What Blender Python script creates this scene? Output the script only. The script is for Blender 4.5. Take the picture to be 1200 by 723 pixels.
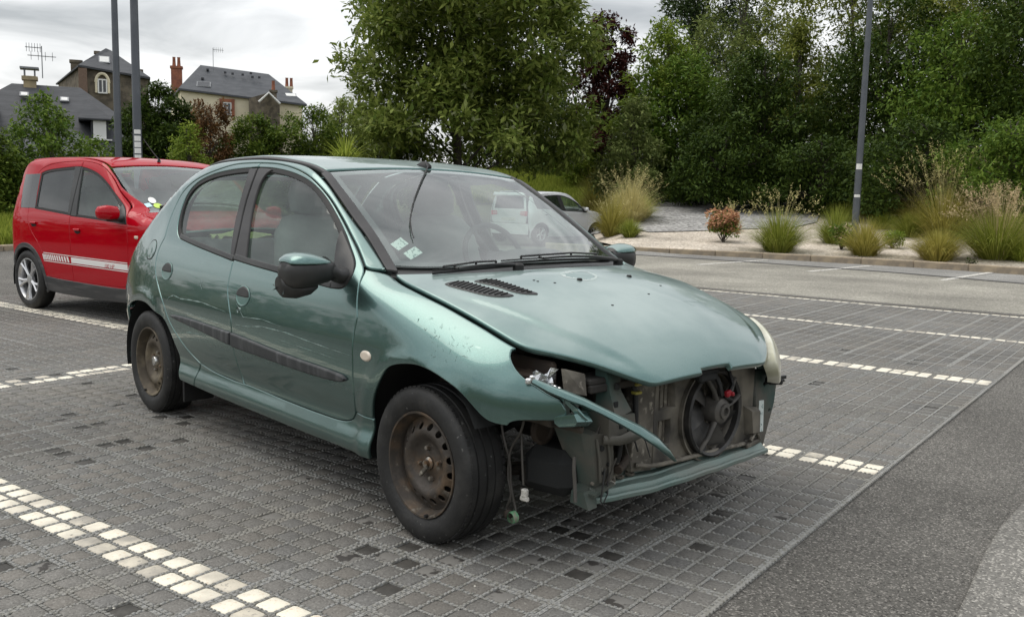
import bpy, bmesh, math, random
import numpy as np
from mathutils import Vector, Matrix
from mathutils.geometry import delaunay_2d_cdt
for o in list(bpy.data.objects): bpy.data.objects.remove(o, do_unlink=True)
SC = bpy.context.scene; COL = SC.collection
R = math.radians
rng = np.random.default_rng(11)

# ------------------------------------------------------------------ camera, sky, sun, exposure
CAM_H = 1.2182
FPX = 1079.0                       # focal length in pixels of a 1200 px wide frame
PITCH, ROLL, YAW = 0.122255, 0.022987, 2.212992
def cam_axes():
    F = np.array([math.cos(YAW)*math.cos(PITCH), math.sin(YAW)*math.cos(PITCH), -math.sin(PITCH)])
    Rr = np.array([math.sin(YAW), -math.cos(YAW), 0.0]); U = np.cross(Rr, F)
    return Rr*math.cos(ROLL)+U*math.sin(ROLL), -Rr*math.sin(ROLL)+U*math.cos(ROLL), F
RX, UX, FX = cam_axes()
cd = bpy.data.cameras.new('camera'); cam = bpy.data.objects.new('camera', cd); COL.objects.link(cam)
cd.sensor_width = 36.0; cd.lens = FPX/1200*36.0; cd.clip_start = .05; cd.clip_end = 3000
m = Matrix(((RX[0], UX[0], -FX[0], 0), (RX[1], UX[1], -FX[1], 0), (RX[2], UX[2], -FX[2], CAM_H), (0, 0, 0, 1)))
cam.matrix_world = m; SC.camera = cam
def at(px, py, dist):
    """world point seen at a photo pixel, at a horizontal distance from the viewpoint"""
    d = FX+RX*(px-600)/FPX-UX*(py-361.5)/FPX
    t = dist/math.hypot(d[0], d[1])
    return Vector((d[0]*t, d[1]*t, CAM_H+d[2]*t))
def onground(px, py, z=0.0):
    d = FX+RX*(px-600)/FPX-UX*(py-361.5)/FPX
    t = (z-CAM_H)/d[2]
    return Vector((d[0]*t, d[1]*t, z))
SC.view_settings.view_transform = 'Standard'; SC.view_settings.look = 'None'
SC.view_settings.exposure = 0.56; SC.view_settings.gamma = 1.0
SC.render.engine = 'CYCLES'
SC.cycles.max_bounces = 8; SC.cycles.transparent_max_bounces = 24; SC.cycles.transmission_bounces = 6
SC.cycles.caustics_reflective = False; SC.cycles.caustics_refractive = False
SC.cycles.use_denoising = True
SUN_EL, SUN_AZ = R(62), R(205)      # azimuth measured from +X towards +Y: where the light comes from
W = bpy.data.worlds.new('World'); SC.world = W; W.use_nodes = True
nt = W.node_tree; nt.nodes.clear()
def nn(tree, t, **kw):
    n = tree.nodes.new(t)
    for k, v in kw.items():
        if k in ('inputs',):
            for kk, vv in v.items(): n.inputs[kk].default_value = vv
        else: setattr(n, k, v)
    return n
sky = nn(nt, 'ShaderNodeTexSky', sky_type='NISHITA', sun_disc=False)
sky.sun_elevation = SUN_EL; sky.sun_rotation = R(90)-SUN_AZ; sky.air_density = 1.4; sky.dust_density = 3.0
bgs = nn(nt, 'ShaderNodeBackground'); bgs.inputs[1].default_value = .10
nt.links.new(sky.outputs[0], bgs.inputs[0])
tc = nn(nt, 'ShaderNodeTexCoord')
sp = nn(nt, 'ShaderNodeSeparateXYZ'); nt.links.new(tc.outputs['Generated'], sp.inputs[0])
# cloud layer: direction projected on a flat ceiling, so clouds flatten towards the horizon
zc = nn(nt, 'ShaderNodeMath', operation='MAXIMUM'); nt.links.new(sp.outputs[2], zc.inputs[0]); zc.inputs[1].default_value = 0.0
za = nn(nt, 'ShaderNodeMath', operation='ADD'); nt.links.new(zc.outputs[0], za.inputs[0]); za.inputs[1].default_value = .16
vd = nn(nt, 'ShaderNodeVectorMath', operation='DIVIDE'); nt.links.new(tc.outputs['Generated'], vd.inputs[0])
cz = nn(nt, 'ShaderNodeCombineXYZ')
for i in range(3): nt.links.new(za.outputs[0], cz.inputs[i])
nt.links.new(cz.outputs[0], vd.inputs[1])
n1 = nn(nt, 'ShaderNodeTexNoise'); n1.inputs['Scale'].default_value = 1.7; n1.inputs['Detail'].default_value = 6; n1.inputs['Roughness'].default_value = .52; n1.inputs['Distortion'].default_value = .5
nt.links.new(vd.outputs[0], n1.inputs['Vector'])
cr = nn(nt, 'ShaderNodeValToRGB'); cr.color_ramp.elements[0].position = .30; cr.color_ramp.elements[1].position = .62
cr.color_ramp.elements[0].color = (.34, .355, .37, 1); cr.color_ramp.elements[1].color = (.77, .775, .78, 1)
nt.links.new(n1.outputs[0], cr.inputs[0])
# an overcast sky is brighter overhead than at the horizon
ze = nn(nt, 'ShaderNodeMath', operation='MULTIPLY_ADD'); nt.links.new(zc.outputs[0], ze.inputs[0]); ze.inputs[1].default_value = .68; ze.inputs[2].default_value = .93
bgc = nn(nt, 'ShaderNodeBackground'); nt.links.new(cr.outputs[0], bgc.inputs[0]); nt.links.new(ze.outputs[0], bgc.inputs[1])
mx = nn(nt, 'ShaderNodeMixShader'); mx.inputs[0].default_value = .88
nt.links.new(bgs.outputs[0], mx.inputs[1]); nt.links.new(bgc.outputs[0], mx.inputs[2])
wo = nn(nt, 'ShaderNodeOutputWorld'); nt.links.new(mx.outputs[0], wo.inputs[0])
sl = bpy.data.lights.new('sun', 'SUN'); sl.energy = .9; sl.angle = R(48); sl.color = (1, .95, .86)
so = bpy.data.objects.new('sun', sl); COL.objects.link(so)
sd = Vector((math.cos(SUN_EL)*math.cos(SUN_AZ), math.cos(SUN_EL)*math.sin(SUN_AZ), math.sin(SUN_EL)))
so.rotation_euler = sd.to_track_quat('Z', 'Y').to_euler(); so.location = (0, 0, 30)

# ------------------------------------------------------------------ tagging and linking
def tag(o, label=None, cat=None, group=None, kind=None):
    if label: o['label'] = label
    if cat: o['category'] = cat
    if group: o['group'] = group
    if kind: o['kind'] = kind
    return o
def empty(name, label, cat, loc=(0, 0, 0), rz=0.0, group=None, kind=None):
    o = bpy.data.objects.new(name, None); COL.objects.link(o)
    o.location = loc; o.rotation_euler = (0, 0, rz); o.empty_display_size = .3
    return tag(o, label, cat, group, kind)
def link_mesh(name, me, parent=None, mat=None):
    o = bpy.data.objects.new(name, me); COL.objects.link(o)
    if parent is not None: o.parent = parent
    if mat is not None:
        if isinstance(mat, (list, tuple)):
            for mm in mat: me.materials.append(mm)
        else: me.materials.append(mat)
    return o
def copy_tree(o, parent=None):
    c = o.copy(); COL.objects.link(c)
    if parent is not None: c.parent = parent
    for ch in list(o.children): copy_tree(ch, c)
    return c
class MB:
    """collects simple solids and links them as ONE mesh"""
    def __init__(s): s.v = []; s.f = []; s.n = 0; s.mi = []
    def add(s, v, f, mi=0):
        v = np.asarray(v, float); s.v.append(v)
        s.f += [tuple(int(i)+s.n for i in q) for q in f]; s.mi += [mi]*len(f); s.n += len(v); return s
    def box(s, c, size, rot=None, bev=0.0, mi=0):
        x, y, z = [q*.5 for q in size]
        if bev <= 0:
            v = np.array([(-x, -y, -z), (x, -y, -z), (x, y, -z), (-x, y, -z), (-x, -y, z), (x, -y, z), (x, y, z), (-x, y, z)])
            f = [(0, 3, 2, 1), (4, 5, 6, 7), (0, 1, 5, 4), (1, 2, 6, 5), (2, 3, 7, 6), (3, 0, 4, 7)]
        else:
            b = min(bev, x*.98, y*.98, z*.98)
            v = []; 
            for sz in (-1, 1):
                for (k, ax, ay, az) in ((0, x-b, y-b, z), (1, x-b, y, z-b), (2, x, y-b, z-b)):
                    for sx, sy in ((-1, -1), (1, -1), (1, 1), (-1, 1)): v.append((sx*ax, sy*ay, sz*az))
            v = np.array(v); f = []
            T = lambda z_, k, i: z_*12+k*4+(i % 4)
            f.append(tuple(T(0, 0, i) for i in (0, 3, 2, 1))); f.append(tuple(T(1, 0, i) for i in (0, 1, 2, 3)))
            # faces: y sides use ring1, x sides use ring2
            for i, k in ((0, 1), (2, 1)):
                f.append((T(0, k, i), T(0, k, i+1), T(1, k, i+1), T(1, k, i)))
            for i, k in ((1, 2), (3, 2)):
                f.append((T(0, k, i), T(0, k, i+1), T(1, k, i+1), T(1, k, i)))
            for i, k in ((0, 1), (1, 2), (2, 1), (3, 2)):
                f.append((T(1, k, i), T(1, k, i+1), T(1, 0, i+1), T(1, 0, i)))
                f.append((T(0, k, i+1), T(0, k, i), T(0, 0, i), T(0, 0, i+1)))
            for i in range(4):
                a, c2 = (1, 2) if i in (1, 3) else (2, 1)
                # vertical edges between x side and y side
                f.append((T(0, 1, i), T(0, 2, i), T(1, 2, i), T(1, 1, i)) if i in (1, 3) else (T(0, 2, i), T(0, 1, i), T(1, 1, i), T(1, 2, i)))
                f.append((T(1, 0, i), T(1, 1, i), T(1, 2, i)) if i in (1, 3) else (T(1, 0, i), T(1, 2, i), T(1, 1, i)))
                f.append((T(0, 0, i), T(0, 2, i), T(0, 1, i)) if i in (1, 3) else (T(0, 0, i), T(0, 1, i), T(0, 2, i)))
        if rot is not None: v = v @ np.array(rot).T
        return s.add(v+np.array(c, float), f, mi)
    def tube(s, pts, r, n=8, cap=True, mi=0, flat=1.0, up=(0, 0, 1)):
        pts = np.asarray(pts, float); k = len(pts); rr = np.full(k, r) if np.isscalar(r) else np.asarray(r, float)
        V = []; up = np.asarray(up, float); prev = None
        for i in range(k):
            t = pts[min(i+1, k-1)]-pts[max(i-1, 0)]; t = t/max(np.linalg.norm(t), 1e-9)
            if prev is None:
                a = np.cross(t, up)
                if np.linalg.norm(a) < 1e-3: a = np.cross(t, (1, 0, .1))
            else: a = prev-t*np.dot(prev, t)
            a = a/max(np.linalg.norm(a), 1e-9); prev = a; b = np.cross(a, t)
            for j in range(n):
                w = 2*math.pi*j/n; V.append(pts[i]+rr[i]*(a*math.cos(w)+b*math.sin(w)*flat))
        F = [(i*n+j, i*n+(j+1) % n, (i+1)*n+(j+1) % n, (i+1)*n+j) for i in range(k-1) for j in range(n)]
        F = [q[::-1] for q in F]
        if cap: F += [tuple(range(n)), tuple(reversed(range((k-1)*n, k*n)))]
        return s.add(V, F, mi)
    def loft(s, rings, cap=True, close=True, mi=0):
        rings = [np.asarray(q, float) for q in rings]; n = len(rings[0]); k = len(rings)
        F = [(i*n+j, i*n+(j+1) % n, (i+1)*n+(j+1) % n, (i+1)*n+j) for i in range(k-1) for j in range(n if close else n-1)]
        if cap: F += [tuple(reversed(range(n))), tuple(range((k-1)*n, k*n))]
        return s.add(np.vstack(rings), F, mi)
    def lathe(s, prof, c=(0, 0, 0), axis='z', n=32, cap=False, mi=0):
        rings = []
        for r, h in prof:
            w = np.arange(n)*2*math.pi/n
            if axis == 'z': q = np.stack([r*np.cos(w), r*np.sin(w), np.full(n, h)], 1)
            elif axis == 'y': q = np.stack([r*np.cos(w), np.full(n, h), -r*np.sin(w)], 1)
            else: q = np.stack([np.full(n, h), r*np.cos(w), r*np.sin(w)], 1)
            rings.append(q+np.array(c, float))
        return s.loft(rings, cap, True, mi)
    def prism(s, poly, h0, h1, axis='z', mi=0):
        poly = np.asarray(poly, float); n = len(poly)
        def up(h):
            if axis == 'z': return np.stack([poly[:, 0], poly[:, 1], np.full(n, h)], 1)
            if axis == 'y': return np.stack([poly[:, 0], np.full(n, h), poly[:, 1]], 1)
            return np.stack([np.full(n, h), poly[:, 0], poly[:, 1]], 1)
        return s.loft([up(h0), up(h1)], True, True, mi)
    def build(s, name, mat=None, parent=None, smooth=None, fix=True):
        me = bpy.data.meshes.new(name)
        me.from_pydata(np.vstack(s.v).tolist(), [], s.f); me.update()
        if s.mi and max(s.mi) > 0: me.polygons.foreach_set('material_index', s.mi)
        if fix:
            bm = bmesh.new(); bm.from_mesh(me); bmesh.ops.recalc_face_normals(bm, faces=bm.faces); bm.to_mesh(me); bm.free()
        if smooth is not None:
            me.shade_smooth()
            me.set_sharp_from_angle(angle=R(smooth))
        return link_mesh(name, me, parent, mat)
def rotz(a): c, s_ = math.cos(a), math.sin(a); return np.array([[c, -s_, 0], [s_, c, 0], [0, 0, 1]])
def roty(a): c, s_ = math.cos(a), math.sin(a); return np.array([[c, 0, s_], [0, 1, 0], [-s_, 0, c]])
def rotx(a): c, s_ = math.cos(a), math.sin(a); return np.array([[1, 0, 0], [0, c, -s_], [0, s_, c]])
def fast_mesh(name, V, F, mat=None, parent=None, smooth=False):
    """numpy vertices and equal-sided faces to an object"""
    V = np.asarray(V, np.float32); F = np.asarray(F, np.int32); k = F.shape[1]
    me = bpy.data.meshes.new(name)
    me.vertices.add(len(V)); me.vertices.foreach_set('co', V.ravel())
    me.loops.add(F.size); me.loops.foreach_set('vertex_index', F.ravel())
    me.polygons.add(len(F)); me.polygons.foreach_set('loop_start', np.arange(0, F.size, k, dtype=np.int32))
    me.update(calc_edges=True)
    if smooth: me.shade_smooth()
    return link_mesh(name, me, parent, mat)

# ------------------------------------------------------------------ materials
def mat(name, col, rough=.6, metal=0.0, coat=0.0, spec=.5, var=None, var2=None, bump=None, rvar=None, coord='Object', coatr=.05, sheen=0, trans=0):
    """procedural principled material; var=(scale,colour,lo,hi[,detail]) blends a noise-driven second colour"""
    m = bpy.data.materials.new(name); m.use_nodes = True; t = m.node_tree; b = t.nodes['Principled BSDF']
    b.inputs['Base Color'].default_value = (*col, 1); b.inputs['Roughness'].default_value = rough; b.inputs['Metallic'].default_value = metal
    b.inputs['Coat Weight'].default_value = coat; b.inputs['Coat Roughness'].default_value = coatr; b.inputs['Specular IOR Level'].default_value = spec
    if sheen: b.inputs['Sheen Weight'].default_value = sheen
    c = nn(t, 'ShaderNodeTexCoord') if coord != 'Position' else nn(t, 'ShaderNodeNewGeometry'); src = None
    def noise(scale, detail=4, dist=0.0):
        n = nn(t, 'ShaderNodeTexNoise'); n.inputs['Scale'].default_value = scale if np.isscalar(scale) else 1; n.inputs['Detail'].default_value = detail
        n.inputs['Distortion'].default_value = dist
        if np.isscalar(scale): t.links.new(c.outputs[coord], n.inputs['Vector'])
        else:
            mp = nn(t, 'ShaderNodeMapping'); mp.inputs['Scale'].default_value = scale
            t.links.new(c.outputs[coord], mp.inputs[0]); t.links.new(mp.outputs[0], n.inputs['Vector'])
        return n
    for v in (var, var2):
        if v is None: continue
        n = noise(v[0], v[4] if len(v) > 4 else 5)
        r = nn(t, 'ShaderNodeMapRange'); r.inputs[1].default_value = v[2]; r.inputs[2].default_value = v[3]; t.links.new(n.outputs[0], r.inputs[0])
        x = nn(t, 'ShaderNodeMix', data_type='RGBA'); t.links.new(r.outputs[0], x.inputs[0])
        if src is None: x.inputs[6].default_value = (*col, 1)
        else: t.links.new(src, x.inputs[6])
        x.inputs[7].default_value = (*v[1], 1); src = x.outputs[2]
    if src is not None: t.links.new(src, b.inputs['Base Color'])
    if rvar is not None:
        n = noise(rvar[0], 4); r = nn(t, 'ShaderNodeMapRange'); r.inputs[1].default_value = .3; r.inputs[2].default_value = .7
        r.inputs[3].default_value = rvar[1]; r.inputs[4].default_value = rvar[2]; t.links.new(n.outputs[0], r.inputs[0]); t.links.new(r.outputs[0], b.inputs['Roughness'])
    if bump is not None:
        n = noise(bump[0], bump[2] if len(bump) > 2 else 4); bp_ = nn(t, 'ShaderNodeBump'); bp_.inputs['Distance'].default_value = bump[1]; bp_.inputs['Strength'].default_value = 1
        t.links.new(n.outputs[0], bp_.inputs['Height']); t.links.new(bp_.outputs[0], b.inputs['Normal'])
    return m
def glass_mat(name, tint, ior=1.6, film=.05, rough=.01, dust=(.52, .62, .58)):
    m = bpy.data.materials.new(name); m.use_nodes = True; t = m.node_tree; t.nodes.clear()
    tr = nn(t, 'ShaderNodeBsdfTransparent'); tr.inputs[0].default_value = (*tint, 1)
    df = nn(t, 'ShaderNodeBsdfDiffuse'); df.inputs[0].default_value = (*dust, 1)
    c = nn(t, 'ShaderNodeTexCoord'); n = nn(t, 'ShaderNodeTexNoise'); n.inputs['Scale'].default_value = 3.5; n.inputs['Detail'].default_value = 6
    t.links.new(c.outputs['Object'], n.inputs['Vector'])
    r = nn(t, 'ShaderNodeMapRange'); r.inputs[1].default_value = .35; r.inputs[2].default_value = .75; r.inputs[3].default_value = film*.4; r.inputs[4].default_value = film*1.6
    t.links.new(n.outputs[0], r.inputs[0])
    a = nn(t, 'ShaderNodeMixShader'); t.links.new(r.outputs[0], a.inputs[0]); t.links.new(tr.outputs[0], a.inputs[1]); t.links.new(df.outputs[0], a.inputs[2])
    gl = nn(t, 'ShaderNodeBsdfGlossy'); gl.inputs['Roughness'].default_value = rough; gl.inputs[0].default_value = (1, 1, 1, 1)
    fr = nn(t, 'ShaderNodeFresnel'); gm = nn(t, 'ShaderNodeNewGeometry')
    iv = nn(t, 'ShaderNodeMapRange'); iv.inputs[3].default_value = ior; iv.inputs[4].default_value = 1/ior; t.links.new(gm.outputs['Backfacing'], iv.inputs[0]); t.links.new(iv.outputs[0], fr.inputs[0])
    s = nn(t, 'ShaderNodeMixShader'); t.links.new(fr.outputs[0], s.inputs[0]); t.links.new(a.outputs[0], s.inputs[1]); t.links.new(gl.outputs[0], s.inputs[2])
    o = nn(t, 'ShaderNodeOutputMaterial'); t.links.new(s.outputs[0], o.inputs[0])
    return m
# ------------------------------------------------------------------ car skins: an implicit hull, panels are patches lifted onto it
def pchip(xs, ys):
    xs = np.array(xs, float); ys = np.array(ys, float); h = np.diff(xs); d = np.diff(ys)/h; m = np.zeros_like(ys)
    for i in range(1, len(xs)-1):
        if d[i-1]*d[i] > 0:
            w1 = 2*h[i]+h[i-1]; w2 = h[i]+2*h[i-1]; m[i] = (w1+w2)/(w1/d[i-1]+w2/d[i])
    m[0] = d[0]; m[-1] = d[-1]
    def f(x):
        x = np.asarray(x, float); i = np.clip(np.searchsorted(xs, x)-1, 0, len(h)-1); t = (x-xs[i])/h[i]
        a = (1+2*t)*(1-t)**2*ys[i]+t*(1-t)**2*h[i]*m[i]+t*t*(3-2*t)*ys[i+1]+t*t*(t-1)*h[i]*m[i+1]
        a = np.where(x < xs[0], ys[0]+m[0]*(x-xs[0]), a)
        return np.where(x > xs[-1], ys[-1]+m[-1]*(x-xs[-1]), a)
    return f
def prof(pts, sig, step=.005):
    xs = [p[0] for p in pts]; f = pchip(xs, [p[1] for p in pts])
    g = np.arange(xs[0]-1, xs[-1]+1, step); n = int(4*sig/step); k = np.exp(-.5*(np.arange(-n, n+1)*step/sig)**2); k /= k.sum()
    w = np.convolve(f(g), k, 'valid'); gg = g[n:-n]
    return lambda x: np.interp(x, gg, w)
def smax(a, b, k):
    h = np.maximum(k-np.abs(a-b), 0)/k
    return np.maximum(a, b)+h*h*k*.25
def sstep(a, b, x):
    t = np.clip((x-a)/(b-a), 0, 1); return t*t*(3-2*t)
class Skin:
    zlo, zhi, tail, kf = .45, 2.4, 3.06, .03
    def F(s, x, y, z):
        ya = np.sqrt(y*y+1e-8)
        f = smax(z-s.top(x, ya), ya-s.side(x, z), s.k(x))
        f = smax(f, -x-s.xr(ya, z), .10)
        return smax(f, x-s.xf(ya, z), s.kf)
    def bis(s, fn, n, lo, hi):
        lo = np.full(n, float(lo)); hi = np.full(n, float(hi))
        for _ in range(40):
            m = .5*(lo+hi); v = fn(m) < 0; lo = np.where(v, m, lo); hi = np.where(v, hi, m)
        return lo
    def nrm(s, P):
        e = 3e-3; x, y, z = P[:, 0], P[:, 1], P[:, 2]
        g = np.stack([s.F(x+e, y, z)-s.F(x-e, y, z), s.F(x, y+e, z)-s.F(x, y-e, z), s.F(x, y, z+e)-s.F(x, y, z-e)], 1)
        return g/np.maximum(np.linalg.norm(g, axis=1), 1e-9)[:, None]
    def lift(s, dom, sgn=-1):
        def f(P):
            P = np.asarray(P, float); a, b = P[:, 0], P[:, 1]
            if dom == 'side': Q = np.stack([a, sgn*s.bis(lambda m: s.F(a, m, b), len(a), 0, 1.4), b], 1)
            elif dom == 'top': Q = np.stack([a, b, s.bis(lambda m: s.F(a, b, m), len(a), s.zlo, s.zhi)], 1)
            elif dom == 'rear': Q = np.stack([-s.bis(lambda m: s.F(-m, a, b), len(a), 1.5, 4.5), a, b], 1)
            else: Q = np.stack([s.bis(lambda m: s.F(m, a, b), len(a), 0, 1.5), a, b], 1)
            return Q, s.nrm(Q)
        return f
    def z_at(s, x, y): return float(s.lift('top')([[x, y]])[0][0][2])
def poly_area(P): return .5*np.sum(P[:, 0]*np.roll(P[:, 1], -1)-np.roll(P[:, 0], -1)*P[:, 1])
def inside(P, Q):
    x, y = P[:, 0][:, None], P[:, 1][:, None]; a = Q; b = np.roll(Q, -1, 0)
    c = ((a[:, 1] > y) != (b[:, 1] > y)) & (x < (b[:, 0]-a[:, 0])*(y-a[:, 1])/np.where(b[:, 1] == a[:, 1], 1e-12, b[:, 1]-a[:, 1])+a[:, 0])
    return c.sum(1) % 2 == 1
def dist_poly(P, Q):
    a = Q; b = np.roll(Q, -1, 0); d = b-a; L = np.maximum((d*d).sum(1), 1e-14)
    w = P[:, None, :]-a[None]; t = np.clip((w*d).sum(2)/L, 0, 1); e = w-t[..., None]*d
    return np.sqrt((e*e).sum(2)).min(1)
def smooth_poly(P, it=2, corner=38, step=.018):
    P = np.asarray(P, float)
    keep = np.ones(len(P), bool)
    for i in range(len(P)):
        if np.linalg.norm(P[i]-P[i-1]) < 2e-3: keep[i] = False
    P = P[keep]; n = len(P)
    a = P-np.roll(P, 1, 0); b = np.roll(P, -1, 0)-P
    ang = np.abs(np.degrees(np.arctan2(a[:, 0]*b[:, 1]-a[:, 1]*b[:, 0], (a*b).sum(1))))
    C = ang > corner
    for _ in range(it):
        out = []; oc = []
        for i in range(len(P)):
            j = (i+1) % len(P)
            if C[i]: out.append(P[i]); oc.append(True)
            else: out.append(.75*P[i]+.125*P[i-1]+.125*P[j]); oc.append(False)
            out.append(.5*(P[i]+P[j])); oc.append(False)
        P = np.array(out); C = np.array(oc)
    # resample, keeping corners
    out = []
    for i in range(len(P)):
        j = (i+1) % len(P); d = np.linalg.norm(P[j]-P[i]); k = max(1, int(math.ceil(d/step)))
        for q in range(k): out.append(P[i]+(P[j]-P[i])*q/k)
    out = np.array(out)
    # thin out crowded points that are not corners
    res = [out[0]]; cs = P[C]
    for p in out[1:]:
        if np.linalg.norm(p-res[-1]) > step*.55 or (len(cs) and np.abs(cs-p).sum(1).min() < 1e-6): res.append(p)
    return np.array(res)
def inset(P, d):
    if d == 0: return P.copy()
    s = 1 if poly_area(P) > 0 else -1
    a = P-np.roll(P, 1, 0); b = np.roll(P, -1, 0)-P
    na = np.stack([-a[:, 1], a[:, 0]], 1); nb = np.stack([-b[:, 1], b[:, 0]], 1)
    na /= np.maximum(np.linalg.norm(na, axis=1), 1e-9)[:, None]; nb /= np.maximum(np.linalg.norm(nb, axis=1), 1e-9)[:, None]
    n = na+nb; L = np.linalg.norm(n, axis=1); n /= np.maximum(L, 1e-9)[:, None]
    k = 1/np.clip((n*na).sum(1), .5, 1)
    return P+s*n*(d*k)[:, None]
def patch(name, poly, lift, mt, parent, holes=(), res=.03, gap=.002, lip=.0035, drop=.0025, flange=.014, off=0.0, smooth=2, corner=38, step=.016, raw=False):
    """a panel: constrained triangulation of a 2-D outline lifted onto a surface, with a rounded lip and a turned-in flange"""
    loops = []
    for k, q in enumerate([poly]+list(holes)):
        q = np.asarray(q, float)
        if not raw: q = smooth_poly(q, smooth, corner, step)
        if (poly_area(q) > 0) != (k == 0): q = q[::-1]
        loops.append(q)
    sg = [1]+[1]*len(holes)
    def ins(q, d, k):        # positive d shrinks the panel
        return inset(q, d) if k == 0 else inset(q, -d)
    A = [ins(q, gap+lip, k) for k, q in enumerate(loops)]
    Bq = [ins(q, gap, k) for k, q in enumerate(loops)]
    out = A[0]; lo, hi = out.min(0), out.max(0)
    gx = np.arange(lo[0], hi[0], res); gy = np.arange(lo[1], hi[1], res*.87)
    g = np.array([[x+(.5*res if j % 2 else 0), y] for j, y in enumerate(gy) for x in gx])
    if len(g):
        ok = inside(g, out)
        for h in A[1:]: ok &= ~inside(g, h)
        g = g[ok]
    if len(g):
        ok = np.ones(len(g), bool)
        for q in A: ok &= dist_poly(g, q) > .5*res
        g = g[ok]
    pts = [tuple(p) for q in A for p in q]+[tuple(p) for p in g]
    ed = []; n = 0
    for q in A:
        ed += [(n+i, n+(i+1) % len(q)) for i in range(len(q))]; n += len(q)
    nb = n
    r = delaunay_2d_cdt([Vector(p) for p in pts], ed, [], 0, 1e-7)
    V2 = np.array([tuple(v) for v in r[0]]); orig = r[3]; T = np.array([f for f in r[2] if len(f) == 3])
    c = V2[T].mean(1); ok = inside(c, out)
    for h in A[1:]: ok &= ~inside(c, h)
    T = T[ok]
    back = {}
    for i, o in enumerate(orig):
        for k in o: back[k] = i
    P, N = lift(V2)
    # orientation of triangles against the surface normal
    e = np.cross(P[T[:, 1]]-P[T[:, 0]], P[T[:, 2]]-P[T[:, 0]])
    fl = (e*N[T].mean(1)).sum(1) < 0; T[fl] = T[fl][:, ::-1]
    P = P+N*off
    VV = [P]; NN = [N]; F = [tuple(t) for t in T]; base = len(P); s0 = 0
    for q, b in zip(A, Bq):
        k = len(q); idx = [back[s0+i] for i in range(k)]; s0 += k
        L1, N1 = lift(b); tg = np.roll(L1, -1, 0)-np.roll(L1, 1, 0); tg /= np.maximum(np.linalg.norm(tg, axis=1), 1e-9)[:, None]
        o = np.cross(tg, N1); dirn = L1-P[idx]+N[idx]*off
        sgn = np.sign((o*dirn).sum(1).mean()); o = o*sgn; o /= np.maximum(np.linalg.norm(o, axis=1), 1e-9)[:, None]
        r1 = L1+N1*(off-drop); r2 = L1+N1*(off-flange)
        VV += [r1, r2]; m1 = N1*.55+o*.83; NN += [m1/np.linalg.norm(m1, axis=1)[:, None], o]
        for i in range(k):
            j = (i+1) % k
            quad = [(idx[i], idx[j], base+j, base+i)]
            if flange > drop: quad.append((base+i, base+j, base+k+j, base+k+i))
            F += quad
        base += 2*k
    V = np.vstack(VV); Nn = np.vstack(NN)
    # fix winding of the rim quads with the normals
    F2 = []
    for f in F:
        if len(f) == 4:
            a, b_, c_ = V[f[0]], V[f[1]], V[f[2]]
            if np.dot(np.cross(b_-a, c_-a), Nn[f[3]]+Nn[f[2]]) < 0: f = f[::-1]
        F2.append(f)
    me = bpy.data.meshes.new(name); me.from_pydata(V.tolist(), [], F2); me.update(); me.shade_smooth()
    me.normals_split_custom_set_from_vertices(Nn.tolist())
    return link_mesh(name, me, parent, mt)
CAR_X, CAR_Y, CAR_TH = -1.9677, 3.0905, -0.18628
ROD = [(-.982, -.03, .016), (-.823, -.187, .010), (-.704, -.307, .009), (-.627, -.381, .009), (-.56, -.436, .009), (-.509, -.466, .009), (-.473, -.481, .009)]
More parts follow.
